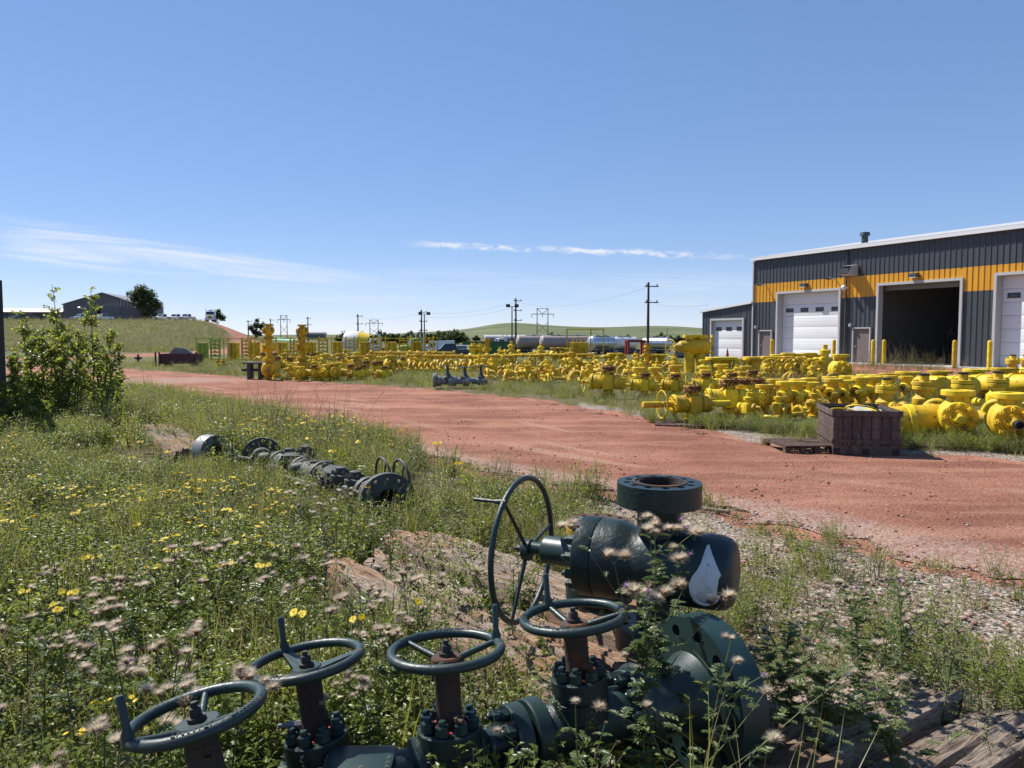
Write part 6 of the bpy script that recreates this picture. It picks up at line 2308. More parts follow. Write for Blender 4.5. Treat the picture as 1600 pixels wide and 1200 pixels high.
# scrap at the foot of the hill on the left
for i, (px, py, lab) in enumerate([(186, 566, 'dark scrap valve lying at the hill foot beside the saplings'), (216, 566, 'dark scrap valve lying at the hill foot left of the maroon bin'), (24, 590, 'dark machinery stack beside the steel rack')]):
    o = placep('plug', px, py, lab, 40 * i, (.9, .7, 1.3)[i])
    for ch in _kids[o.name]:
        ch.data = ch.data.copy()
        ch.data.materials[0] = M['dark_steel']

# silver manifold beyond the road ------------------------------------
q = G(722, 607)
t = thing('silver_manifold', 'silver grey manifold with three flat handwheels across the road', 'valve manifold', (q.x, q.y, 0), math.radians(4))
s_ = MB().lathe([(0, -.75), (.16, -.75), (.16, -.66), (.12, -.64), (.12, -.45), (.16, -.42), (.16, -.2), (.1, -.15), (.1, .0), (.17, .05), (.17, .2), (.1, .25), (.1, .45), (.15, .5), (.15, .7), (0, .72)], 24, X_((0, 0, .24)))
s_.ring_bolts(8, .13, -.82, -.75, .03, X_((0, 0, .24)))
s_.build('body', M['silver'], t)
MB().lathe([(0, -.9), (.2, -.9), (.22, -.88), (.22, -.8), (.1, -.78)], 24, X_((0, 0, .26))).build('end_flange', M['silver'], t)
for x in (-.45, .08, .58):
    MB().lathe([(.13, .2), (.14, .36), (.1, .4), (.05, .5), (.04, .68), (0, .68)], 16, Matrix.Translation((x, 0, 0))).build('bonnet', M['grey'], t)
    handwheel(t, Matrix.Translation((x, 0, .70 if x != .08 else .66)), .25, .012, 'grey', .01, handle=False, seg=28)
    MB().lathe([(0, .1), (.09, .1), (.09, .24), (.06, .26), (0, .27)], 14, Yn((x + .12, 0, .22))).build('outlet', M['silver'], t)

# ------------------------------------------------------------------ brown crate and pallet
cf = Vector((4.43, 10.53, 0))
dr, dl_ = Vector((.98, -.2, 0)).normalized(), Vector((.2, .98, 0)).normalized()
Wc, Lc, Hc, Zb = .86, 1.12, .62, .11
crate = thing('slatted_crate', 'dark brown slatted crate holding coiled yellow rings at the road edge', 'crate', cf, math.atan2(dr.y, dr.x))
# local: x along the right face, y along the left face
def wallboards(n, L, face):
    for k in range(n):
        w = L / n
        c = (k + .5) * w
        h = Hc - Zb - .02
        z = Zb + h / 2 + rnd.uniform(-.004, .004)
        if face == 'x0':
            p, s = (c, .012, z), (w - .009, .022, h)
        elif face == 'x1':
            p, s = (c, Lc - .012, z), (w - .009, .022, h)
        elif face == 'y0':
            p, s = (.012, c, z), (.022, w - .009, h)
        else:
            p, s = (Wc - .012, c, z), (.022, w - .009, h)
        MB().box(p, s, bev=.004).build('board', M['crate_wood'], crate)


for (c, s) in (((Wc / 2, .030, .36), (Wc - .06, .01, .46)), ((Wc / 2, Lc - .030, .36), (Wc - .06, .01, .46)), ((.030, Lc / 2, .36), (.01, Lc - .08, .46)), ((Wc - .030, Lc / 2, .36), (.01, Lc - .08, .46))):
    MB().box(c, s).build('backing', M['dark_steel'], crate)  # dark sheets added behind the boards, standing in for shade in the gaps
wallboards(7, Wc, 'x0'); wallboards(7, Wc, 'x1'); wallboards(8, Lc, 'y0'); wallboards(8, Lc, 'y1')
for z, hgt, off in ((Hc - .035, .075, .022), (.36, .02, .006), (.20, .05, .018)):
    MB().box((Wc / 2, -off / 2 - .001, z), (Wc + 2 * off, off, hgt)).build('band', M['crate_wood'], crate)
    MB().box((Wc / 2, Lc + off / 2 + .001, z), (Wc + 2 * off, off, hgt)).build('band', M['crate_wood'], crate)
    MB().box((-off / 2 - .001, Lc / 2, z), (off, Lc, hgt)).build('band', M['crate_wood'], crate)
    MB().box((Wc + off / 2 + .001, Lc / 2, z), (off, Lc, hgt)).build('band', M['crate_wood'], crate)
MB().box((Wc / 2, Lc / 2, Zb + .012), (Wc - .05, Lc - .05, .025)).build('floor', M['crate_wood'], crate)
for x in (.05, Wc / 2, Wc - .05):
    MB().box((x, Lc / 2, .05), (.09, Lc, .10)).build('runner', M['crate_wood'], crate)
MB().box((Wc / 2, .012, .075), (Wc, .024, .12)).build('skirt', M['crate_wood'], crate)
# rope rings and a pale sheet inside
for k, (dx, dy, z, R_, tx, ty) in enumerate([(.30, .42, .52, .27, .25, .10), (.48, .40, .56, .25, -.35, .35), (.42, .60, .48, .30, .15, -.3), (.5, .5, .45, .3, .05, .2), (.40, .45, .40, .31, .0, .0)]):
    q = crate.matrix_basis @ Vector((dx, dy, 0)) if False else cf + dr * dx + dl_ * dy
    o = MB().torus(R_, .013, None, 40, 8).build('ring_coil', M['yellow'])
    o.location = (q.x, q.y, z)
    o.rotation_euler = (tx, ty, 0)
    tag(o, 'thin yellow ring heaped inside the brown crate', 'ring', 'yellow rings in the crate')
q = cf + dr * .55 + dl_ * .72
b = MB()
n = 8
vs_ = []
for i in range(n + 1):
    for j in range(n + 1):
        vs_.append(((i / n - .5) * .40, (j / n - .5) * .42, .016 * math.sin(i * 1.3) * math.cos(j * 1.7) + .010 * math.sin(i * j * .5)))
b.add(vs_, [(i * (n + 1) + j, i * (n + 1) + j + 1, (i + 1) * (n + 1) + j + 1, (i + 1) * (n + 1) + j) for i in range(n) for j in range(n)])
o = b.build('plastic_sheet', plain('pale plastic', (.42, .39, .35), .45), None, ang=60)
o.location = (q.x, q.y, .56)
o.rotation_euler = (.15, -.1, .3)
tag(o, 'crumpled pale plastic sheet lying in the brown crate', 'sheet')

q = G(1247, 703)
pal = thing('wooden_pallet', 'weathered low wooden pallet on the red gravel beside the brown crate', 'pallet', (q.x, q.y, 0), math.radians(4))
pal.scale = (.84, .84, .9)
for k in range(6):
    MB().box((0, -.42 + .168 * k, .125), (.86, .135, .022), bev=.004).build('slat', M['pallet_wood'], pal)
for x in (-.4, -.13, .13, .4):
    for y in (-.42, .42):
        MB().box((x * .96, y, .062), (.09, .10, .10)).build('block', M['pallet_wood'], pal)
for x in (-.385, 0, .385):
    MB().box((x, 0, .104), (.10, .94, .018)).build('bearer', M['pallet_wood'], pal)
    MB().box((x, 0, .008), (.09, .94, .014)).build('bottom_slat', M['pallet_wood'], pal)
# pallet boards beneath the roadside valves
for (px, py, w, lab) in ((1090, 664, 1.5, 'dark pallet under the yellow roadside gate valve'), (1530, 697, 2.0, 'low timber pallet under the heavy bolted valves')):
    q = G(px, py)
    t = thing('low_pallet', lab, 'pallet', (q.x, q.y, -.005), math.radians(-14))
    for k in range(5):
        MB().box((0, -.35 + .175 * k, .03), (w, .15, .03), bev=.004).build('slat', M['pallet_wood'], t)
    for x in (-.4, .4):
        MB().box((x * w, 0, .008), (.1, .84, .014)).build('bearer', M['pallet_wood'], t)

# ------------------------------------------------------------------ plants
M['leaf_a'] = leafm('clover leaves', (0.135, 0.185, 0.032), (0.275, 0.305, 0.068), tr=.55, rough=.38)
M['leaf_b'] = leafm('weed leaves', (0.12, 0.17, 0.032), (0.255, 0.285, 0.07), tr=.54, rough=.38)
M['leaf_dk'] = leafm('thistle leaves', (0.080, 0.120, 0.042), (0.185, 0.225, 0.095), tr=.46, rough=.36)
M['grass'] = leafm('grass blades', (0.14, 0.175, 0.042), (0.29, 0.29, 0.10), tr=.5)
M['dry'] = leafm('dry stalks', (0.26, 0.21, 0.115), (0.44, 0.38, 0.24), tr=.35, trc=(1.1, 1.0, .8))
M['sage'] = leafm('grey green leaves', (0.17, 0.185, 0.085), (0.31, 0.31, 0.17), tr=.45, trc=(1.1, 1.1, .7))
M['stemg'] = plain('green stems', (0.085, 0.10, 0.035), .7)
M['stem_br'] = plain('brown stems', (0.10, 0.075, 0.04), .8)
M['petal'] = leafm('yellow petals', (0.78, 0.58, 0.015), (0.85, 0.66, 0.03), tr=.3, trc=(1.1, 1.0, .4))
M['fluff'] = leafm('thistle down', (0.54, 0.45, 0.35), (0.85, 0.77, 0.65), tr=.5, trc=(1.0, .97, .9), rough=.8, spec=.05)
M['bract'] = leafm('brown bracts', (0.10, 0.06, 0.035), (0.19, 0.12, 0.075), tr=.15, trc=(1, .9, .7))
M['purple'] = leafm('purple florets', (0.40, 0.22, 0.42), (0.55, 0.36, 0.58), tr=.3, trc=(1, .9, 1))
M['sapling'] = leafm('cottonwood leaves', (0.17, 0.22, 0.05), (0.31, 0.35, 0.10), tr=.62, rough=.38, spec=.5)


class PB:
    def __init__(self):
        self.v, self.f, self.m = [], [], []

    def quad(self, a, b, c, d, mi):
        i = len(self.v)
        self.v += [a, b, c, d]
        self.f.append((i, i + 1, i + 2, i + 3))
        self.m.append(mi)

    def leaf(self, p, d, up, L, W, mi, fold=.25):
        """folded pointed leaf"""
        d = d.normalized()
        s = d.cross(up)
        if s.length < 1e-5:
            s = d.orthogonal()
        s.normalize()
        n = s.cross(d)
        i = len(self.v)
        mid = p + d * L * .45
        self.v += [p, mid + s * W * .5 + n * W * fold, p + d * L - n * L * .12, mid - s * W * .5 + n * W * fold, mid]
        self.f += [(i, i + 1, i + 4), (i + 1, i + 2, i + 4), (i + 2, i + 3, i + 4), (i + 3, i, i + 4)]
        self.m += [mi] * 4

    def blade(self, p, d, bend, L, W, mi, seg=3):
        d = d.normalized()
        s = d.cross(Vector((0, 0, 1)))
        if s.length < 1e-4:
            s = Vector((1, 0, 0))
        s.normalize()
        i = len(self.v)
        for k in range(seg):
            f = k / seg
            c = p + d * L * f + bend * (f * f)
            w = W * (1 - f * .75) * .5
            self.v += [c - s * w, c + s * w]
        self.v.append(p + d * L + bend)
        for k in range(seg - 1):
            self.f.append((i + 2 * k, i + 2 * k + 1, i + 2 * k + 3, i + 2 * k + 2))
            self.m.append(mi)
        self.f.append((i + 2 * seg - 2, i + 2 * seg - 1, i + 2 * seg))
        self.m.append(mi)

    def stem(self, pts, r0, r1, mi):
        n = len(pts)
        i = len(self.v)
        for k, p in enumerate(pts):
            r = r0 + (r1 - r0) * k / (n - 1)
            for a in (0, 2.094, 4.189):
                self.v.append(p + Vector((math.cos(a) * r, math.sin(a) * r, 0)))
        for k in range(n - 1):
            for j in range(3):
                j2 = (j + 1) % 3
                self.f.append((i + 3 * k + j, i + 3 * k + j2, i + 3 * k + 3 + j2, i + 3 * k + 3 + j))
                self.m.append(mi)

    def mesh(self, name, mats):
        me = bpy.data.meshes.new(name)
        me.from_pydata([tuple(v) for v in self.v], [], self.f)
        for m_ in mats:
            me.materials.append(M[m_])
        me.polygons.foreach_set('material_index', self.m)
        return me


def rdir(r, up=.5):
    a = r.uniform(0, 2 * math.pi)
    return Vector((math.cos(a), math.sin(a), up)).normalized()


def curve(p, d, L, r, bend=.15, n=5):
    b = rdir(r, 0) * L * bend
    return [p + d * L * k / (n - 1) + b * (k / (n - 1)) ** 2 - Vector((0, 0, L * bend * .4 * (k / (n - 1)) ** 2)) for k in range(n)]


def along(pts, f):
    x = f * (len(pts) - 1)
    i = min(int(x), len(pts) - 2)
    return pts[i].lerp(pts[i + 1], x - i)


def weed_leafy(seed, h, ns, nl, ls, mi=0, smi=1, spread=.10, wide=.5, flowers=0, fmi=2):
    r = random.Random(seed)
    b = PB()
    for s in range(ns):
        p = Vector((r.uniform(-spread, spread), r.uniform(-spread, spread), 0))
        d = (Vector((p.x * 3, p.y * 3, 1)) + rdir(r, 0) * .22).normalized()
        L = h * r.uniform(.65, 1.05)
        pts = curve(p, d, L, r, .18)
        b.stem(pts, .0030, .0012, smi)
        for k in range(nl):
            f = .12 + .88 * (k + r.random()) / nl
            q = along(pts, f)
            dd = rdir(r, r.uniform(-.1, .8))
            off = dd * r.uniform(0, .05) * (1.1 - f)
            b.leaf(q + off, dd, Vector((0, 0, 1)), ls * r.uniform(.6, 1.25) * (1.1 - .45 * f), ls * wide * r.uniform(.7, 1.1), mi)
        for k in range(flowers):
            q = pts[-1] + Vector((r.uniform(-.03, .03), r.uniform(-.03, .03), r.uniform(-.02, .015)))
            for j in range(6):
                b.leaf(q, rdir(r, .35), Vector((0, 0, 1)), .011, .008, fmi)
    return b


def tuft(seed, h, n, mi=0, dry=.25, dmi=1, w=.006, spread=.06, lean=.35):
    r = random.Random(seed)
    b = PB()
    for k in range(n):
        p = Vector((r.gauss(0, spread), r.gauss(0, spread), 0))
        d = (Vector((0, 0, 1)) + rdir(r, 0) * r.uniform(.05, lean))
        L = h * r.uniform(.5, 1.05)
        b.blade(p, d, rdir(r, -.6) * L * r.uniform(.05, .4), L, w * r.uniform(.7, 1.3), dmi if r.random() < dry else mi)
    return b


def seedgrass(seed, h, n, mi=0):
    r = random.Random(seed)
    b = PB()
    for k in range(n):
        p = Vector((r.gauss(0, .05), r.gauss(0, .05), 0))
        pts = curve(p, (Vector((0, 0, 1)) + rdir(r, 0) * .25).normalized(), h * r.uniform(.7, 1.1), r, .25, 5)
        b.stem(pts, .0016, .0008, mi)
        for j in range(12):
            q = along(pts, .70 + .3 * j / 12)
            b.leaf(q, rdir(r, .8), Vector((0, 0, 1)), .018, .006, mi)
        for j in range(2):
            q = along(pts, r.uniform(.05, .4))
            b.blade(q, rdir(r, 1.0), rdir(r, -.5) * .08, h * .35, .005, mi)
    return b


def fluff_head(b, c, R, r, fm, bm_, full=1.0, n=60):
    """brown cup with a tuft of pale down"""
    up = (Vector((0, 0, 1)) + rdir(r, 0) * .5).normalized()
    for k in range(8):
        a = rdir(r, 1.2)
        b.leaf(c - up * R * .7, a, up, R * .9, R * .4, bm_)
    op = r.choice((1.0, 1.6, 2.4, 3.5))
    for k in range(int(n * 4.2)):
        d = (up * 1.0 + rdir(r, r.uniform(-.5, .5)) * op * r.random() ** .6).normalized()
        L = R * (r.uniform(.8, 1.05) if r.random() < .8 else r.uniform(.5, 1.35)) * full
        b.blade(c - up * R * .30 + d * R * .05, d, rdir(r, r.uniform(-.4, .4)) * R * .35, L, R * .05, fm, 2)


def flower_head(b, c, R, r, pm, cm, up=None, n=13):
    up = up or (Vector((0, 0, 1)) + rdir(r, 0) * .35).normalized()
    x = up.orthogonal().normalized()
    y = up.cross(x)
    for k in range(n):
        a = 2 * math.pi * k / n
        d = x * math.cos(a) + y * math.sin(a) + up * .22
        b.leaf(c, d, up, R * r.uniform(.85, 1.1), R * .42, pm, .05)
    for k in range(7):
        b.leaf(c + up * .002, (rdir(r, .6)), up, R * .35, R * .25, cm)


def yellow_weed(seed, h, ns, nf=4, R=.014):
    r = random.Random(seed)
    b = PB()
    for s in range(ns):
        p = Vector((r.uniform(-.05, .05), r.uniform(-.05, .05), 0))
        pts = curve(p, (Vector((0, 0, 1)) + rdir(r, 0) * .25).normalized(), h * r.uniform(.8, 1.1), r, .12)
        b.stem(pts, .0028, .0013, 1)
        for k in range(16):
            q = along(pts, .1 + .8 * k / 16)
            b.leaf(q, rdir(r, .5), Vector((0, 0, 1)), .04 * r.uniform(.6, 1.1), .012, 0)
        for k in range(nf):
            tip = pts[-1] + rdir(r, .35) * r.uniform(.015, .05)
            b.stem([along(pts, .9), tip], .0012, .001, 1)
            flower_head(b, tip, R * r.uniform(.8, 1.2), r, 2, 2, n=9)
    return b


def thistle(seed, h, nb, nheads, R=.022, full=1.0, leafn=26, sparse=False, split=False, purple=2, ll=.075, bushy=False):
    """upright thistle: ridged stem, jagged leaves, tops with down"""
    r = random.Random(seed)
    b = PB()
    heads = []
    pts = curve(Vector((0, 0, 0)), (Vector((0, 0, 1)) + rdir(r, 0) * .08).normalized(), h, r, .07, 7)
    b.stem(pts, .0048, .002, 1)
    stems = [(pts, 0)]
    for k in range(nb):
        f = r.uniform(.08, .85) if bushy else r.uniform(.35, .92)
        q = along(pts, f)
        d = rdir(r, r.uniform(.55, 1.3) if bushy else r.uniform(1.0, 1.8))
        bp = curve(q, d, h * (1.08 - f) * r.uniform(.5, 1.0) + .05, r, .12, 5)
        b.stem(bp, .003, .0014, 1)
        stems.append((bp, f))

    def jag(q, d, L):
        L = L * .72
        # lobed spiny leaf: a midrib of leaflets
        d = d.normalized()
        s = d.cross(Vector((0, 0, 1))).normalized()
        droop = Vector((0, 0, -1))
        for j in range(4):
            f = j / 4
            c = q + d * L * f + droop * L * .25 * f * f
            w = L * (.42 - .22 * abs(f - .35))
            b.leaf(c, s + d * .7 + Vector((0, 0, .25)), Vector((0, 0, 1)), w, L * .24, 0)
            b.leaf(c, -s + d * .7 + Vector((0, 0, .25)), Vector((0, 0, 1)), w, L * .24, 0)
        b.leaf(q, d, Vector((0, 0, 1)), L * 1.05, L * .30, 0)

    for k in range(int(leafn * 2.2)):
        st, f0 = stems[0] if r.random() < (.22 if bushy else .6) else stems[r.randrange(len(stems))]
        f = r.uniform(.05, .85) if f0 == 0 else r.uniform(.0, .95)
        jag(along(st, f), rdir(r, r.uniform(-.1, .6)), ll * r.uniform(.6, 1.3) * (1.15 - .5 * max(f, f0)))
    tips = [s[0][-1] for s in stems]
    for k in range(nheads):
        tip = tips[k % len(tips)]
        if k >= len(tips):
            t2 = tip + rdir(r, r.uniform(-.2, .8)) * r.uniform(.018, .045)
            b.stem([tip - Vector((0, 0, .03)), t2], .0014, .0012, 1)
            tip = t2
        heads.append((tip, R * r.uniform(.75, 1.25), r.random()))
    if split:
        return b, heads, r
    for (c, rr_, u) in heads:
        if u < .05 * purple:
            fluff_head(b, c, rr_ * .55, r, 4, 0, .9, 22)
        elif u < .35:
            for j in range(12):
                b.leaf(c - Vector((0, 0, .008)), rdir(r, 1.4), Vector((0, 0, 1)), rr_ * .9, rr_ * .35, 3)
        else:
            fluff_head(b, c, rr_, r, 2, 3, full)
    return b


PCOL = bpy.data.collections.new('plant_kinds')      # sources for the scattered ground cover
KIND_I = {}


def reg(name, pb, mats):
    KIND_I[name] = len(KIND_I)
    o = bpy.data.objects.new('k%02d_%s' % (KIND_I[name], name), pb.mesh(name, mats) if isinstance(pb, PB) else pb)
    PCOL.objects.link(o)


for i in range(4):
    reg('clover%d' % i, weed_leafy(10 + i, .46, 8, 26, .040, spread=.09, flowers=0), ['leaf_a', 'stemg', 'petal'])
for i in range(3):
    reg('weed%d' % i, weed_leafy(20 + i, .42, 7, 34, .048, wide=.30, spread=.08), ['leaf_b', 'stemg'])
for i in range(3):
    reg('sage%d' % i, weed_leafy(30 + i, .36, 9, 30, .030, wide=.34, spread=.09), ['sage', 'stemg'])
for i in range(3):
    reg('grass%d' % i, tuft(40 + i, .38, 34), ['grass', 'dry'])
for i in range(2):
    reg('shortgrass%d' % i, tuft(50 + i, .16, 40, spread=.09, lean=.7, w=.005), ['grass', 'dry'])
for i in range(2):
    reg('seed%d' % i, seedgrass(60 + i, .60, 9), ['dry'])
for i in range(3):
    reg('yellowtop%d' % i, yellow_weed(70 + i, .46, 4, 5), ['leaf_b', 'stemg', 'petal'])
for i in range(4):
    reg('thistle%d' % i, thistle(80 + i, .50, 7, 12, .021, 1.0, 16), ['leaf_dk', 'stemg', 'fluff', 'bract', 'purple'])
for i in range(2):
    reg('tallweed%d' % i, weed_leafy(90 + i, .95, 3, 30, .034, smi=1, wide=.25, spread=.05), ['sage', 'stem_br'])
for i in range(2):
    reg('drystalk%d' % i, weed_leafy(95 + i, .7, 4, 26, .022, smi=1, wide=.5, spread=.05), ['bract', 'stem_br'])
for i in range(3):
    reg('bigleaf%d' % i, weed_leafy(110 + i, .50, 4, 20, .095, wide=.30, spread=.06), ['leaf_b', 'stemg'])
for i in range(2):
    reg('longgrass%d' % i, tuft(120 + i, .62, 46, dry=.35, w=.0075, spread=.07), ['grass', 'dry'])
for i in range(2):
    reg('lowleaf%d' % i, weed_leafy(98 + i, .12, 7, 9, .03, wide=.45, spread=.07), ['leaf_a', 'stemg'])


# stones
def stone(seed, s=.02):
    r = random.Random(seed)
    bm = bmesh.new()
    bmesh.ops.create_icosphere(bm, subdivisions=1, radius=s)
    k = Vector((r.uniform(.8, 1.4), r.uniform(.7, 1.1), r.uniform(.45, .75)))
    for v in bm.verts:
        v.co = Vector((v.co.x * k.x, v.co.y * k.y, v.co.z * k.z)) * r.uniform(.78, 1.2)
    me = bpy.data.meshes.new('stone')
    bm.to_mesh(me)
    bm.free()
    return me


def stone_mat(name, a, b_):
    m, nt, p, out = mat(name)
    oi = N(nt, 'ShaderNodeObjectInfo')
    c = mixc(nt, oi.outputs['Random'], a, b_)
    c = mixc(nt, math_node(nt, 'MULTIPLY', ntex(nt, 90, 4, .7, objvec(nt)), .5), c, tuple(x * .5 for x in a))
    nt.links.new(c, p.inputs['Base Color'])
    p.inputs['Roughness'].default_value = .9
    return m


M['stone_pale'] = stone_mat('pale gravel stones', (0.22, 0.165, 0.13), (0.52, 0.47, 0.42))
M['stone_red'] = stone_mat('red gravel stones', (0.17, 0.065, 0.045), (0.44, 0.24, 0.17))
SCOL = bpy.data.collections.new('stone_kinds')
SI = {}
for c_, mt in (('pale', 'stone_pale'), ('red', 'stone_red')):
    for i in range(3):
        me = stone(i + (10 if c_ == 'red' else 0))
        me.materials.append(M[mt])
        SI['%s%d' % (c_, i)] = len(SI)
        SCOL.objects.link(bpy.data.objects.new('s%02d' % (len(SI) - 1), me))


def scatter(name, pts, rots, scl, idx, coll, label, cat, shape=None):
    me = bpy.data.meshes.new(name)
    me.from_pydata([tuple(p) for p in pts], [], [])
    for nm, ty, arr, key in (('rot', 'FLOAT_VECTOR', np.asarray(rots, np.float32), 'vector'), ('scl', 'FLOAT', np.asarray(scl, np.float32), 'value'), ('kidx', 'INT', np.asarray(idx, np.int32), 'value')):
        a = me.attributes.new(nm, ty, 'POINT')
        a.data.foreach_set(key, arr.reshape(-1))
    o = bpy.data.objects.new(name, me)
    COL.objects.link(o)
    ng = bpy.data.node_groups.new(name + '_scatter', 'GeometryNodeTree')
    ng.interface.new_socket('Geometry', in_out='INPUT', socket_type='NodeSocketGeometry')
    ng.interface.new_socket('Geometry', in_out='OUTPUT', socket_type='NodeSocketGeometry')
    gi, go = ng.nodes.new('NodeGroupInput'), ng.nodes.new('NodeGroupOutput')
    ip = ng.nodes.new('GeometryNodeInstanceOnPoints')
    ci = ng.nodes.new('GeometryNodeCollectionInfo')
    ci.inputs['Collection'].default_value = coll
    ci.inputs['Separate Children'].default_value = True
    ci.inputs['Reset Children'].default_value = True
    ip.inputs['Pick Instance'].default_value = True

    def na(nm, ty):
        n = ng.nodes.new('GeometryNodeInputNamedAttribute')
        n.data_type = ty
        n.inputs['Name'].default_value = nm
        return n.outputs['Attribute']
    L = ng.links.new
    L(gi.outputs[0], ip.inputs['Points'])
    L(ci.outputs[0], ip.inputs['Instance'])
    L(na('kidx', 'INT'), ip.inputs['Instance Index'])
    L(na('rot', 'FLOAT_VECTOR'), ip.inputs['Rotation'])
    L(na('scl', 'FLOAT'), ip.inputs['Scale'])
    L(ip.outputs[0], go.inputs[0])
    md = o.modifiers.new('scatter', 'NODES')
    md.node_group = ng
    tag(o, label, cat, kind='stuff')
    return o


# where things stand, so that plants keep clear of them
FOOT = []


def clear_mask(x, y):
    ok = np.ones(x.shape, bool)
    for (cx_, cy_, r_c) in FOOT:
        ok &= (x - cx_) ** 2 + (y - cy_) ** 2 > r_c * r_c
    return ok


run_a = run0 - AX * .5
for s_ in np.arange(-.75, .95, .12):
    p_ = run0 + AX * float(s_)
    FOOT.append((p_.x, p_.y, .17))
for c, n in bases:
    FOOT.append((c.x, c.y, .19))
FOOT += [(fc.x, fc.y, .28), (fc.x + .1, fc.y + .05, .30), (org2.x, org2.y, .30), (org2.x + .25, org2.y - .12, .25), (org2.x - .3, org2.y + .15, .25), (org2.x - .55, org2.y + .27, .16),
         (0, 0, .75)]


def veg_noise(x, y, s, seed):
    return np.clip(wob(x * 1.0, y * 1.0, s, seed) * .5 + .5, 0, 1)


def on_mat(x, y):
    rel = (np.array(x) - e0.x) * ux + (np.array(y) - e0.y) * uy
    off = (np.array(x) - e0.x) * nxm + (np.array(y) - e0.y) * nym
    a = (rel > 0.0) & (rel < 2.85) & (off > -.02) & (off < 1.42)
    rel1 = (np.array(x) - e1.x) * ux + (np.array(y) - e1.y) * uy
    off1 = (np.array(x) - e1.x) * -.83 + (np.array(y) - e1.y) * -.55
    b_ = (rel1 > 0) & (rel1 < 2.6) & (off1 > -.05) & (off1 < 1.2)
    rel2 = (np.array(x) - e2.x) * .545 + (np.array(y) - e2.y) * -.838
    off2 = (np.array(x) - e2.x) * -.838 + (np.array(y) - e2.y) * -.545
    c = (rel2 > 0) & (rel2 < 4.3) & (off2 > 0) & (off2 < 1.15)
    return a | b_ | c


def gen(n, xr, yr):
    x = RNG.uniform(*xr, n)
    y = RNG.uniform(*yr, n)
    inside = np.abs(x) < y * .70 + .9
    return x[inside], y[inside]


LOW = [(-5.6, 10.6), (-4.4, 10.2), (-2.9, 8.9), (-.5, 6.9), (-.1, 6.0), (-.5, 5.2), (-1.6, 5.0), (-3.2, 6.6), (-4.8, 8.2), (-6.2, 9.6)]     # trampled strip round the grey tree


def hfac(x, y):
    x, y = np.asarray(x), np.asarray(y)
    f = np.where((y < 20) & (x < 5), .80 + .42 * veg_noise(x, y, .8, 9.4), 1.0)
    return np.where(in_poly(x, y, LOW), np.where(y > 8.6, .55, .78), np.where((x > .7) & (y < 7), f * .78, f))


def emit(store, x, y, kinds, p, smin, smax, tilt=.12):
    k = RNG.choice([KIND_I[q] for q in kinds], size=len(x), p=None if p is None else np.array(p) / sum(p))
    store['p'].append(np.stack([x, y, hz(x, y)], 1))
    store['r'].append(np.stack([RNG.normal(0, tilt, len(x)), RNG.normal(0, tilt, len(x)), RNG.uniform(0, 6.283, len(x))], 1))
    store['s'].append(RNG.uniform(smin, smax, len(x)) * hfac(x, y))
    store['k'].append(k)


def flush(store, name, label, cat, coll=None):
    scatter(name, np.concatenate(store['p']), np.concatenate(store['r']), np.concatenate(store['s']), np.concatenate(store['k']), coll or PCOL, label, cat)


def new_store():
    return dict(p=[], r=[], s=[], k=[])


CLO = ['clover%d' % i for i in range(4)]
WEE = ['weed%d' % i for i in range(3)]
SAG = ['sage%d' % i for i in range(3)]
GRA = ['grass%d' % i for i in range(3)]
SHO = ['shortgrass%d' % i for i in range(2)]
YEL = ['yellowtop%d' % i for i in range(3)]
BIG = ['bigleaf%d' % i for i in range(3)]
LGR = ['longgrass0', 'longgrass1']
THI = ['thistle%d' % i for i in range(4)]

# near weeds: camera side of the road --------------------------------
st = new_store()
x, y = gen(36000, (-13, 5.5), (.9, 21))
rmk = road_mask(x, y)
near_side = (rmk > .12) & (dist_line(x, y, NEAR) < dist_line(x, y, FAR))
dn = dist_line(x, y, NEAR)
right = smooth01((x - .25 - .12 * (y - 4)) / 1.0)                     # gravelly, thinner at right
gravel_z = (dn < 1.7 + .5 * wob(x, y, .8, 2.)) & (x > -1.2)
ok = near_side & clear_mask(x, y) & (~on_mat(x, y) | (RNG.random(len(x)) < np.where(y > 8, .10, np.where(x > .75, .22, np.where(x < .1 - .6 * (y - 4.2), .13, .04)))))
dens = np.where(gravel_z, .20 + .50 * (veg_noise(x, y, 1.1, 8) > .58), 1.0 - .45 * right)
dens *= np.where(y > 9, .9, 1.0) * np.clip(1.2 - y * .025, .5, 1) * np.where(in_poly(x, y, LOW), .75, 1) * np.where((x > .15) & (x < 1.15) & (y < 2.75), .08, 1)
keep = ok & (RNG.random(len(x)) < dens)
x, y = x[keep], y[keep]
zone = veg_noise(x, y, .62, 3.3) + RNG.normal(0, .11, len(x))
gz = ((dist_line(x, y, NEAR) < 1.9) & (x > -1.2))
sel = gz
emit(st, x[sel], y[sel], SHO + ['lowleaf0', 'lowleaf1'] + SAG[:1] + CLO[:1], [3, 3, 2, 2, 1, .8], .7, 1.15)
rr_ = ~gz & (x > .75) & (y < 8)
emit(st, x[rr_], y[rr_], SHO + ['lowleaf0', 'lowleaf1'] + SAG + WEE + CLO[:2] + GRA[:1], [1.5, 1.5, 1, 1] + [1.2] * 3 + [1.2] * 3 + [1, 1, .6], .7, 1.1)
a = ~gz & ~rr_
m_ = a & (zone < .40)
emit(st, x[m_], y[m_], WEE + CLO + SAG + BIG + LGR + ['seed0', 'drystalk0'], [2.0] * 3 + [1.0] * 4 + [1.9] * 3 + [.7] * 3 + [.6] * 2 + [.5, .25], .7, 1.2)
m_ = a & (zone >= .40) & (zone < .62)
emit(st, x[m_], y[m_], CLO + WEE + GRA + LGR + BIG + SAG + ['seed1'], [2.0] * 4 + [.8] * 3 + [.7] * 3 + [.9] * 2 + [.4] * 3 + [.8] * 3 + [.6], .7, 1.2)
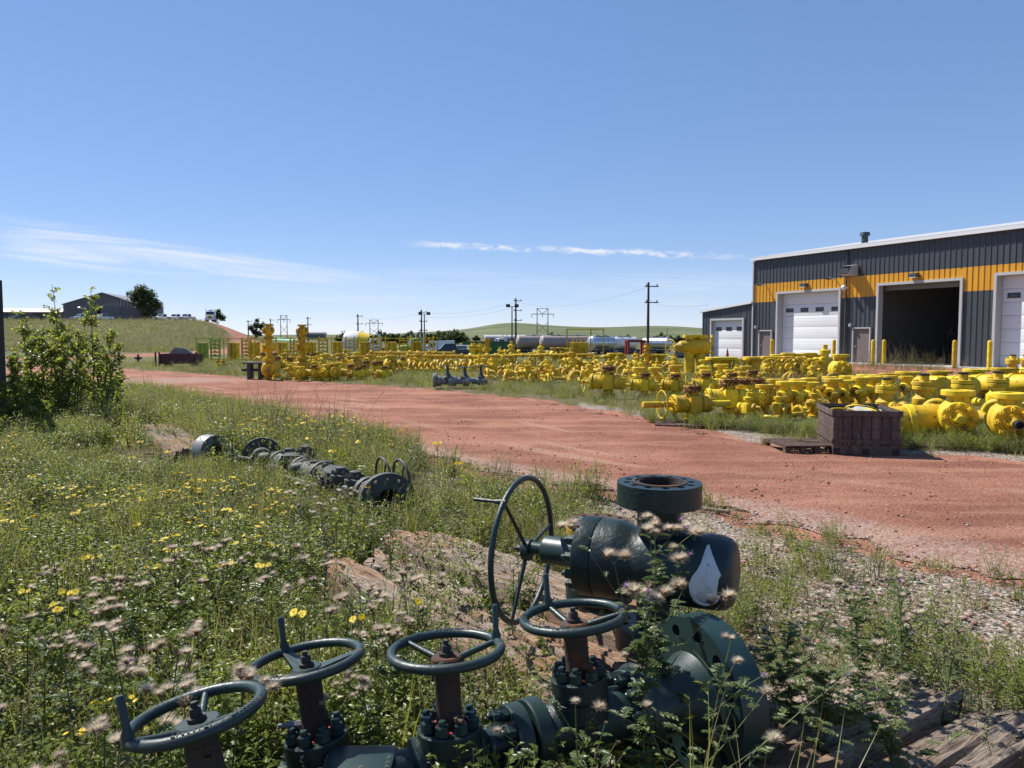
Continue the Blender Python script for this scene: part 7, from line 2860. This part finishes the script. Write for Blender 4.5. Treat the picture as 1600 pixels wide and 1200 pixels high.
m_ = a & (zone >= .62)
emit(st, x[m_], y[m_], SAG + GRA + CLO + ['seed0', 'seed1'] + LGR, [2.2] * 3 + [1.0] * 3 + [.6] * 4 + [.5] * 2 + [1.3] * 2, .7, 1.2)
flush(st, 'weeds', 'dense green wild weeds and clover covering the verge', 'weeds')

# taller accents in the weeds: dry stalks, seed heads, plume weeds
st = new_store()
x, y = gen(900, (-9, 3.2), (1.6, 15))
ok = (road_mask(x, y) > .5) & (dist_line(x, y, NEAR) < dist_line(x, y, FAR)) & clear_mask(x, y) & ~on_mat(x, y) & ~((dist_line(x, y, NEAR) < 1.6) & (x > -1))
x, y = x[ok], y[ok]
m_ = y < 4.2
emit(st, x[~m_], y[~m_], ['seed0', 'seed1', 'tallweed0', 'tallweed1', 'drystalk0', 'drystalk1'], [3, 3, .7, .7, 1, 1], .65, 1.0)
emit(st, x[m_][::2], y[m_][::2], ['seed0', 'seed1', 'drystalk0', 'drystalk1'], [3, 3, 1, 1], .55, .8)
# clump of tall weeds at the road edge beyond the grey tree
x, y = RNG.normal(-2.9, .75, 90), RNG.normal(10.3, .8, 90)
ok = (road_mask(x, y) > .1)
emit(st, x[ok], y[ok], ['tallweed0', 'tallweed1', 'drystalk0', 'weed0', 'clover2', 'yellowtop0'], [3, 3, 1, 2, 2, 3], .8, 1.25)
flush(st, 'tall_weeds', 'dry seed stalks and taller weeds standing above the verge', 'weeds')

# yellow flowers drifting through the left side
st = new_store()
x, y = gen(1500, (-9, 2), (2.0, 15))
ok = (road_mask(x, y) > .5) & (dist_line(x, y, NEAR) < dist_line(x, y, FAR)) & clear_mask(x, y) & ~on_mat(x, y)
pp_ = np.clip(veg_noise(x, y, .9, 6.1) * 1.6 - .75, 0.03, 1) * np.where(x < -1.0, 1, .15)
pp_ += .9 * np.exp(-(((x + 2.75) / .9) ** 2 + ((y - 5.9) / .9) ** 2)) + .8 * np.exp(-(((x + 3.6) / 1.2) ** 2 + ((y - 11.6) / 1.0) ** 2))
ok &= RNG.random(len(x)) < pp_ * np.where(((x + 2.75) / 1.3) ** 2 + ((y - 5.9) / 1.3) ** 2 < 1, .85, .26)
emit(st, x[ok], y[ok], YEL, None, .8, 1.2)
flush(st, 'yellow_flowers', 'yellow tansy-like flowers scattered through the left verge', 'flowers')

# yard grass beyond the road ------------------------------------------
st = new_store()
x, y = gen(30000, (-22, 24), (9, 50))
rmk = road_mask(x, y)
ok = (rmk > .05) & (dist_line(x, y, FAR) < dist_line(x, y, NEAR) + 1e-6)
bs = (x - BP.x) * BU.x + (y - BP.y) * BU.y
bo_ = (x - BP.x) * BN.x + (y - BP.y) * BN.y
ok &= (bo_ > 1.5)
redy = in_poly(x, y, YARD_RED)
dens = np.where(redy, .05, .35 + .65 * veg_noise(x, y, .5, 1.1)) * np.where(dist_line(x, y, FAR) < .9, .45, 1.0)
dens = dens * np.where((y > 34), .5, 1.0)
dens = np.where((x > 3) & (y < 13.2), dens * 1.0, dens)
ok &= RNG.random(len(x)) < dens
x, y = x[ok], y[ok]
u = RNG.random(len(x))
emit(st, x[u < .45], y[u < .45], SHO, None, .9, 1.7)
m_ = (u >= .45) & (u < .86)
emit(st, x[m_], y[m_], GRA + SAG + WEE[:2], [2] * 3 + [1] * 3 + [1] * 2, .55, .95)
m_ = (u >= .86) & (u < .90)
emit(st, x[m_], y[m_], ['seed0', 'seed1', 'tallweed0', 'yellowtop0', 'yellowtop1'], [2, 2, .6, .6, .6], .7, 1.0)
# tall yellowing weeds among the valves of the right rows and at the workshop
x, y = RNG.uniform(7.5, 13.5, 260), RNG.uniform(22, 29, 260)
emit(st, x, y, ['tallweed0', 'tallweed1', 'seed0', 'yellowtop1', 'sage0'], [2, 2, 2, 2, 2], .7, 1.15)
x, y = RNG.uniform(2.5, 9.5, 240), RNG.uniform(21.5, 27, 240)
emit(st, x, y, ['tallweed0', 'seed0', 'seed1', 'sage1', 'yellowtop1'], [1, 2, 2, 2, 1.5], .6, 1.0)
for (px0, px1, n_w, h0, h1) in ((1395, 1500, 60, .9, 1.7), (1500, 1560, 70, .8, 1.3)):
    for k in range(n_w):
        s__ = s_of(rnd.uniform(px0, px1))
        q = bw(s__, rnd.uniform(1.6, 6.5))
        emit(st, np.array([q.x]), np.array([q.y]), ['tallweed0', 'tallweed1', 'seed0', 'sage0'], [3, 3, 1, 2], h0, h1)
# thick weeds along the front of the right valve rows
x, y = RNG.uniform(2.6, 9.2, 520), RNG.uniform(0, 1, 520)
yb = np.interp(x, [2.6, 3.6, 4.6, 5.4, 9.2], [14.6, 13.4, 12.6, 11.2, 9.9])
y = yb + y ** 1.5 * 1.2
emit(st, x, y, GRA + WEE + SAG + CLO[:2], None, .45, .85)
# weedy verge left of the far block
x, y = RNG.uniform(-16.5, -8, 500), RNG.uniform(32, 47, 500)
ok = road_mask(x, y) > .2
emit(st, x[ok], y[ok], GRA + SAG + ['seed0', 'tallweed0', 'yellowtop0'], [2] * 3 + [2] * 3 + [1, 1, 1.5], .7, 1.1)
flush(st, 'yard_grass', 'patchy dry green grass and weeds between the yellow fittings', 'grass')

# hillside grass, big clumps ------------------------------------------
st = new_store()
n = 6000
y = RNG.uniform(74, 201, n) ; x = -y * RNG.uniform(.33, .70, n)
ok = (dist_line(x, y, trk) > 3.4 + .01 * y)
x, y = x[ok], y[ok]
emit(st, x, y, GRA + ['seed0', 'seed1'] + SAG, [2] * 3 + [2, 2] + [1] * 3, 1.3, 2.4)
flush(st, 'hill_grass', 'long grass covering the slope below the grey shed', 'grass')

# gravel and stones --------------------------------------------------
st = new_store()


def emit_s(x, y, kinds, smin, smax, z=0.004):
    k = RNG.choice([SI[q] for q in kinds], size=len(x))
    st['p'].append(np.stack([x, y, np.full(len(x), z)], 1))
    st['r'].append(np.stack([RNG.normal(0, .3, len(x)), RNG.normal(0, .3, len(x)), RNG.uniform(0, 6.283, len(x))], 1))
    st['s'].append(smin + (smax - smin) * RNG.random(len(x)) ** 2.5)
    st['k'].append(k)


x, y = gen(38000, (-1.5, 5.5), (2.0, 12))
ok = (road_mask(x, y) > -.35) & (dist_line(x, y, NEAR) < 2.9 + .5 * wob(x, y, .8, 2.)) & (dist_line(x, y, NEAR) < dist_line(x, y, FAR)) & ~on_mat(x, y)
x, y = x[ok], y[ok]
fr = RNG.random(len(x)) < .22
emit_s(x[~fr], y[~fr], ['pale0', 'pale1', 'pale2'], .18, .80)
emit_s(x[fr], y[fr], ['red0', 'red1', 'red2'], .35, 1.1)
flush(st, 'verge_gravel', 'pale loose gravel stones along the near edge of the red road', 'gravel', SCOL)
st = new_store()
x, y = gen(26000, (-10, 9), (4.5, 26))
ok = road_mask(x, y) < -.05
keepd = RNG.random(len(x)) < np.clip(9.0 / y, .1, 1) ** 1.2
x, y = x[ok & keepd], y[ok & keepd]
fr = RNG.random(len(x)) < .14
emit_s(x[~fr], y[~fr], ['red0', 'red1', 'red2'], .25, 1.2, .012)
emit_s(x[fr], y[fr], ['pale0', 'pale1', 'pale2'], .25, .8, .012)
flush(st, 'road_stones', 'loose red scoria stones lying on the road', 'stones', SCOL)

# ------------------------------------------------------------------ single plants one can pick out
def big_thistle(px, py, d, h, nb, nh, seed, label, R=.026, leafn=34, group=None, top=True, ll=.085, n=80, bushy=False):
    """px,py: picture point of the plant's top at distance d"""
    q = D(px, py, d)
    x, y = q.x, q.y
    if top:
        h = q.z
    b, heads, r = thistle(seed, h, nb, nh, R, 1.0, leafn, split=True, ll=ll, bushy=bushy)
    t = thing('thistle', label, 'thistle', (x, y, 0), 0, group)
    me = b.mesh('foliage', ['leaf_dk', 'stemg'])
    put('foliage', me, t)
    for (c, rr_, u) in heads:
        hb = PB()
        if u < .12:
            fluff_head(hb, c, rr_ * .55, r, 4, 0, .9, 26)
        elif u < .34:
            for j in range(14):
                hb.leaf(c - Vector((0, 0, .01)), rdir(r, 1.5), Vector((0, 0, 1)), rr_ * .95, rr_ * .35, 3)
        else:
            fluff_head(hb, c, rr_, r, 2, 3, 1.0, n)
        put('seed_head', hb.mesh('seed_head', ['leaf_dk', 'stemg', 'fluff', 'bract', 'purple']), t)
    return t


big_thistle(1040, 815, 2.75, .9, 6, 30, 301, 'tall thistle with brown downy heads in front of the large green valve', R=.028, leafn=60, n=110)
big_thistle(1000, 905, 2.45, .8, 5, 16, 302, 'bushy thistle with white down before the green end flange', R=.030, leafn=60, n=110)
big_thistle(1085, 985, 2.25, .6, 10, 12, 303, 'leafy thistle with purple tips over the rim of the end flange', R=.020, leafn=26, bushy=True)
big_thistle(1345, 925, 3.15, .7, 16, 30, 304, 'spreading grey-headed thistle growing through the broken timber mat', R=.022, leafn=70, bushy=True)
big_thistle(1415, 915, 3.25, .7, 6, 7, 305, 'slender thistle with three downy heads right of the spreading thistle', R=.026, leafn=24)
big_thistle(1300, 1010, 2.75, .5, 18, 16, 306, 'low dark leafy thistle before the broken timber mat', R=.018, leafn=95, bushy=True)
big_thistle(1240, 985, 2.95, .5, 14, 14, 307, 'grey-green thistle beside the end flange and the mat edge', R=.018, leafn=80, bushy=True)
big_thistle(1395, 1060, 2.6, .4, 8, 6, 308, 'short thistle on the brown planks with shadow across the wood', R=.022, leafn=50, bushy=True)
big_thistle(1475, 985, 3.0, .5, 2, 2, 309, 'single thin thistle with drooping pale seed heads by the gravel', R=.03, leafn=10)
big_thistle(915, 1090, 2.2, .5, 4, 5, 310, 'thin thistle stems rising before the fourth handwheel stem', R=.014, leafn=30)
LEFT = [(150, 955, 2.9), (205, 975, 2.7), (255, 1010, 2.5), (60, 1020, 2.7), (300, 985, 2.9), (340, 1040, 2.3), (120, 1010, 2.5), (180, 915, 3.4), (225, 905, 3.5), (355, 880, 3.9), (385, 905, 3.6), (560, 920, 3.3), (590, 945, 3.1),
        (610, 830, 4.6), (645, 900, 3.6), (800, 885, 3.7), (545, 770, 5.6), (470, 760, 6.0), (500, 790, 5.4), (20, 1130, 2.1), (140, 1110, 2.0), (590, 1060, 2.6), (610, 990, 2.9), (330, 860, 4.2), (100, 880, 3.9), (40, 965, 3.1), (450, 850, 4.4), (500, 880, 3.9), (260, 870, 4.1)]
for i, (px, py, d) in enumerate(LEFT):
    left = px < 420
    big_thistle(px, py, d, .6, 3 + i % 3, 15 + i % 6, 400 + i,
                'thistle with tan fluffy seed heads among the weeds beside the leftmost handwheel' if left else 'thistle gone to pale down among the weeds behind the handwheels',
                R=.019 + .003 * (i % 3), leafn=12, group='downy thistles left of the handwheels' if left else 'downy thistles behind the handwheels', n=70)


def daisy(px, py, d, R, seed, label, group=None, nf=3):
    q = D(px, py, d)
    r = random.Random(seed)
    t = thing('yellow_flower', label, 'flower', (q.x, q.y, 0), 0, group)
    b = PB()
    pts = curve(Vector((0, 0, 0)), Vector((0, 0, 1)), q.z, r, .05, 6)
    b.stem(pts, .0028, .0016, 1)
    for k in range(14):
        b.leaf(along(pts, .1 + .7 * k / 14), rdir(r, .5), Vector((0, 0, 1)), .07 * r.uniform(.6, 1.1), .014, 0)
    tips = [pts[-1]]
    for k in range(nf - 1):
        tp = pts[-1] + rdir(r, .2) * r.uniform(.025, .05)
        b.stem([along(pts, .85), tp], .0014, .0012, 1)
        tips.append(tp)
    put('stem', b.mesh('stem', ['leaf_b', 'stemg']), t)
    for tp in tips:
        f = PB()
        up = Vector((r.uniform(-.4, .4), -.55, .75)).normalized()
        flower_head(f, tp, R * r.uniform(.8, 1.1), r, 0, 0, up, 16)
        put('flower_head', f.mesh('flower_head', ['petal']), t)


daisy(460, 958, 2.75, .024, 1, 'bright yellow flower pair right behind the second handwheel handle', nf=2)
daisy(541, 962, 2.9, .018, 2, 'yellow flower beside a white seed puff behind the second handwheel', nf=2)
daisy(652, 940, 3.1, .018, 3, 'single yellow flower above the third handwheel', nf=1)
for i, (px, py, d) in enumerate([(40, 918, 3.4), (100, 925, 3.3), (405, 880, 3.9), (345, 880, 4.0), (95, 945, 3.1), (685, 692, 7.6), (718, 722, 7.0), (484, 684, 9.0), (520, 705, 8.4), (452, 700, 8.8), (430, 690, 9.2), (395, 655, 11), (205, 820, 5.2), (120, 800, 5.6), (150, 790, 5.8), (110, 775, 6.0), (240, 885, 3.9), (150, 868, 4.2),
                                  (375, 845, 4.6), (270, 860, 4.4), (55, 745, 6.8), (220, 690, 9.2), (265, 705, 8.8), (205, 715, 8.6), (560, 690, 9.0), (505, 670, 10), (470, 660, 10.4), (535, 672, 10.2)]):
    far = py < 730
    daisy(px, py, d, .017 if not far else .022, 20 + i, 'yellow flower cluster swaying above the weeds near the grey valve tree' if far else 'yellow flower cluster in the left verge weeds',
          'yellow flowers near the grey valve tree' if far else 'yellow flowers in the left verge', nf=3 + i % 3)


# saplings --------------------------------------------------------------
def sapling(px, pyb, pyt, seed, n, label, spread=.5, dens=1.0, base_h=.25):
    q = G(px, pyb)
    H = D(px, pyt, q.y).z
    r = random.Random(seed)
    t = thing('cottonwood_sapling', label, 'sapling', q)
    tr = MB()
    b = PB()
    for s in range(n):
        p = Vector((r.uniform(-spread, spread) * .5, r.uniform(-.25, .25), -.02))
        L = H * (1.0 if s == 0 else r.uniform(.5, .97))
        lean = Vector((r.uniform(-.12, .12) + p.x * .25, r.uniform(-.08, .08), 1)).normalized()
        if s == 0:
            p.x = 0
            lean = Vector((0.0, 0, 1))
        pts = curve(p, lean, L, r, .05, 8)
        tr.tube(pts, [.018 * (1 - .8 * k / 7) for k in range(8)], 6)
        nb = int(30 * dens)
        for k in range(nb):
            f = base_h + (1 - base_h) * r.random() ** .8
            q0 = along(pts, f)
            bl = (1.05 - f) * H * .23 * r.uniform(.4, 1.1) + .08
            bp = curve(q0, rdir(r, r.uniform(.5, 1.6)), bl, r, .15, 4)
            tr.tube(bp, [.006, .005, .004, .002], 4)
            for j in range(int(10 + bl * 40)):
                c = along(bp, r.uniform(.1, 1)) + rdir(r, r.uniform(-.6, .4)) * r.uniform(.01, .05)
                L2 = r.uniform(.032, .056)
                d = rdir(r, r.uniform(-.9, .2))
                s_ = d.cross(Vector((r.uniform(-1, 1), r.uniform(-1, 1), .6))).normalized()
                i = len(b.v)
                nn = s_.cross(d)
                b.v += [c, c + d * L2 * .22 + s_ * L2 * .48, c + d * L2 * .55 + s_ * L2 * .36, c + d * L2 + nn * L2 * .1, c + d * L2 * .55 - s_ * L2 * .36, c + d * L2 * .22 - s_ * L2 * .48]
                b.f.append((i, i + 1, i + 2, i + 3, i + 4, i + 5))
                b.m.append(0)
    tr.build('trunk', M['bark'], t, ang=60)
    put('crown', b.mesh('crown', ['sapling']), t)


sapling(92, 672, 436, 1, 8, 'tallest leafy cottonwood sapling beside the dark steel rack', 1.1, 1.0)
sapling(138, 668, 448, 2, 5, 'leafy cottonwood sapling right of the tallest one', .9, 1.1)
sapling(155, 655, 520, 3, 6, 'short bushy cottonwood sapling at the edge of the red road', .8, 1.4, .1)
sapling(60, 678, 520, 4, 6, 'bushy cottonwood sapling half in the shade of the steel rack', .8, 1.3, .1)
sapling(22, 690, 585, 5, 7, 'low dark cottonwood thicket at the foot of the steel rack', .9, 1.4, .05)
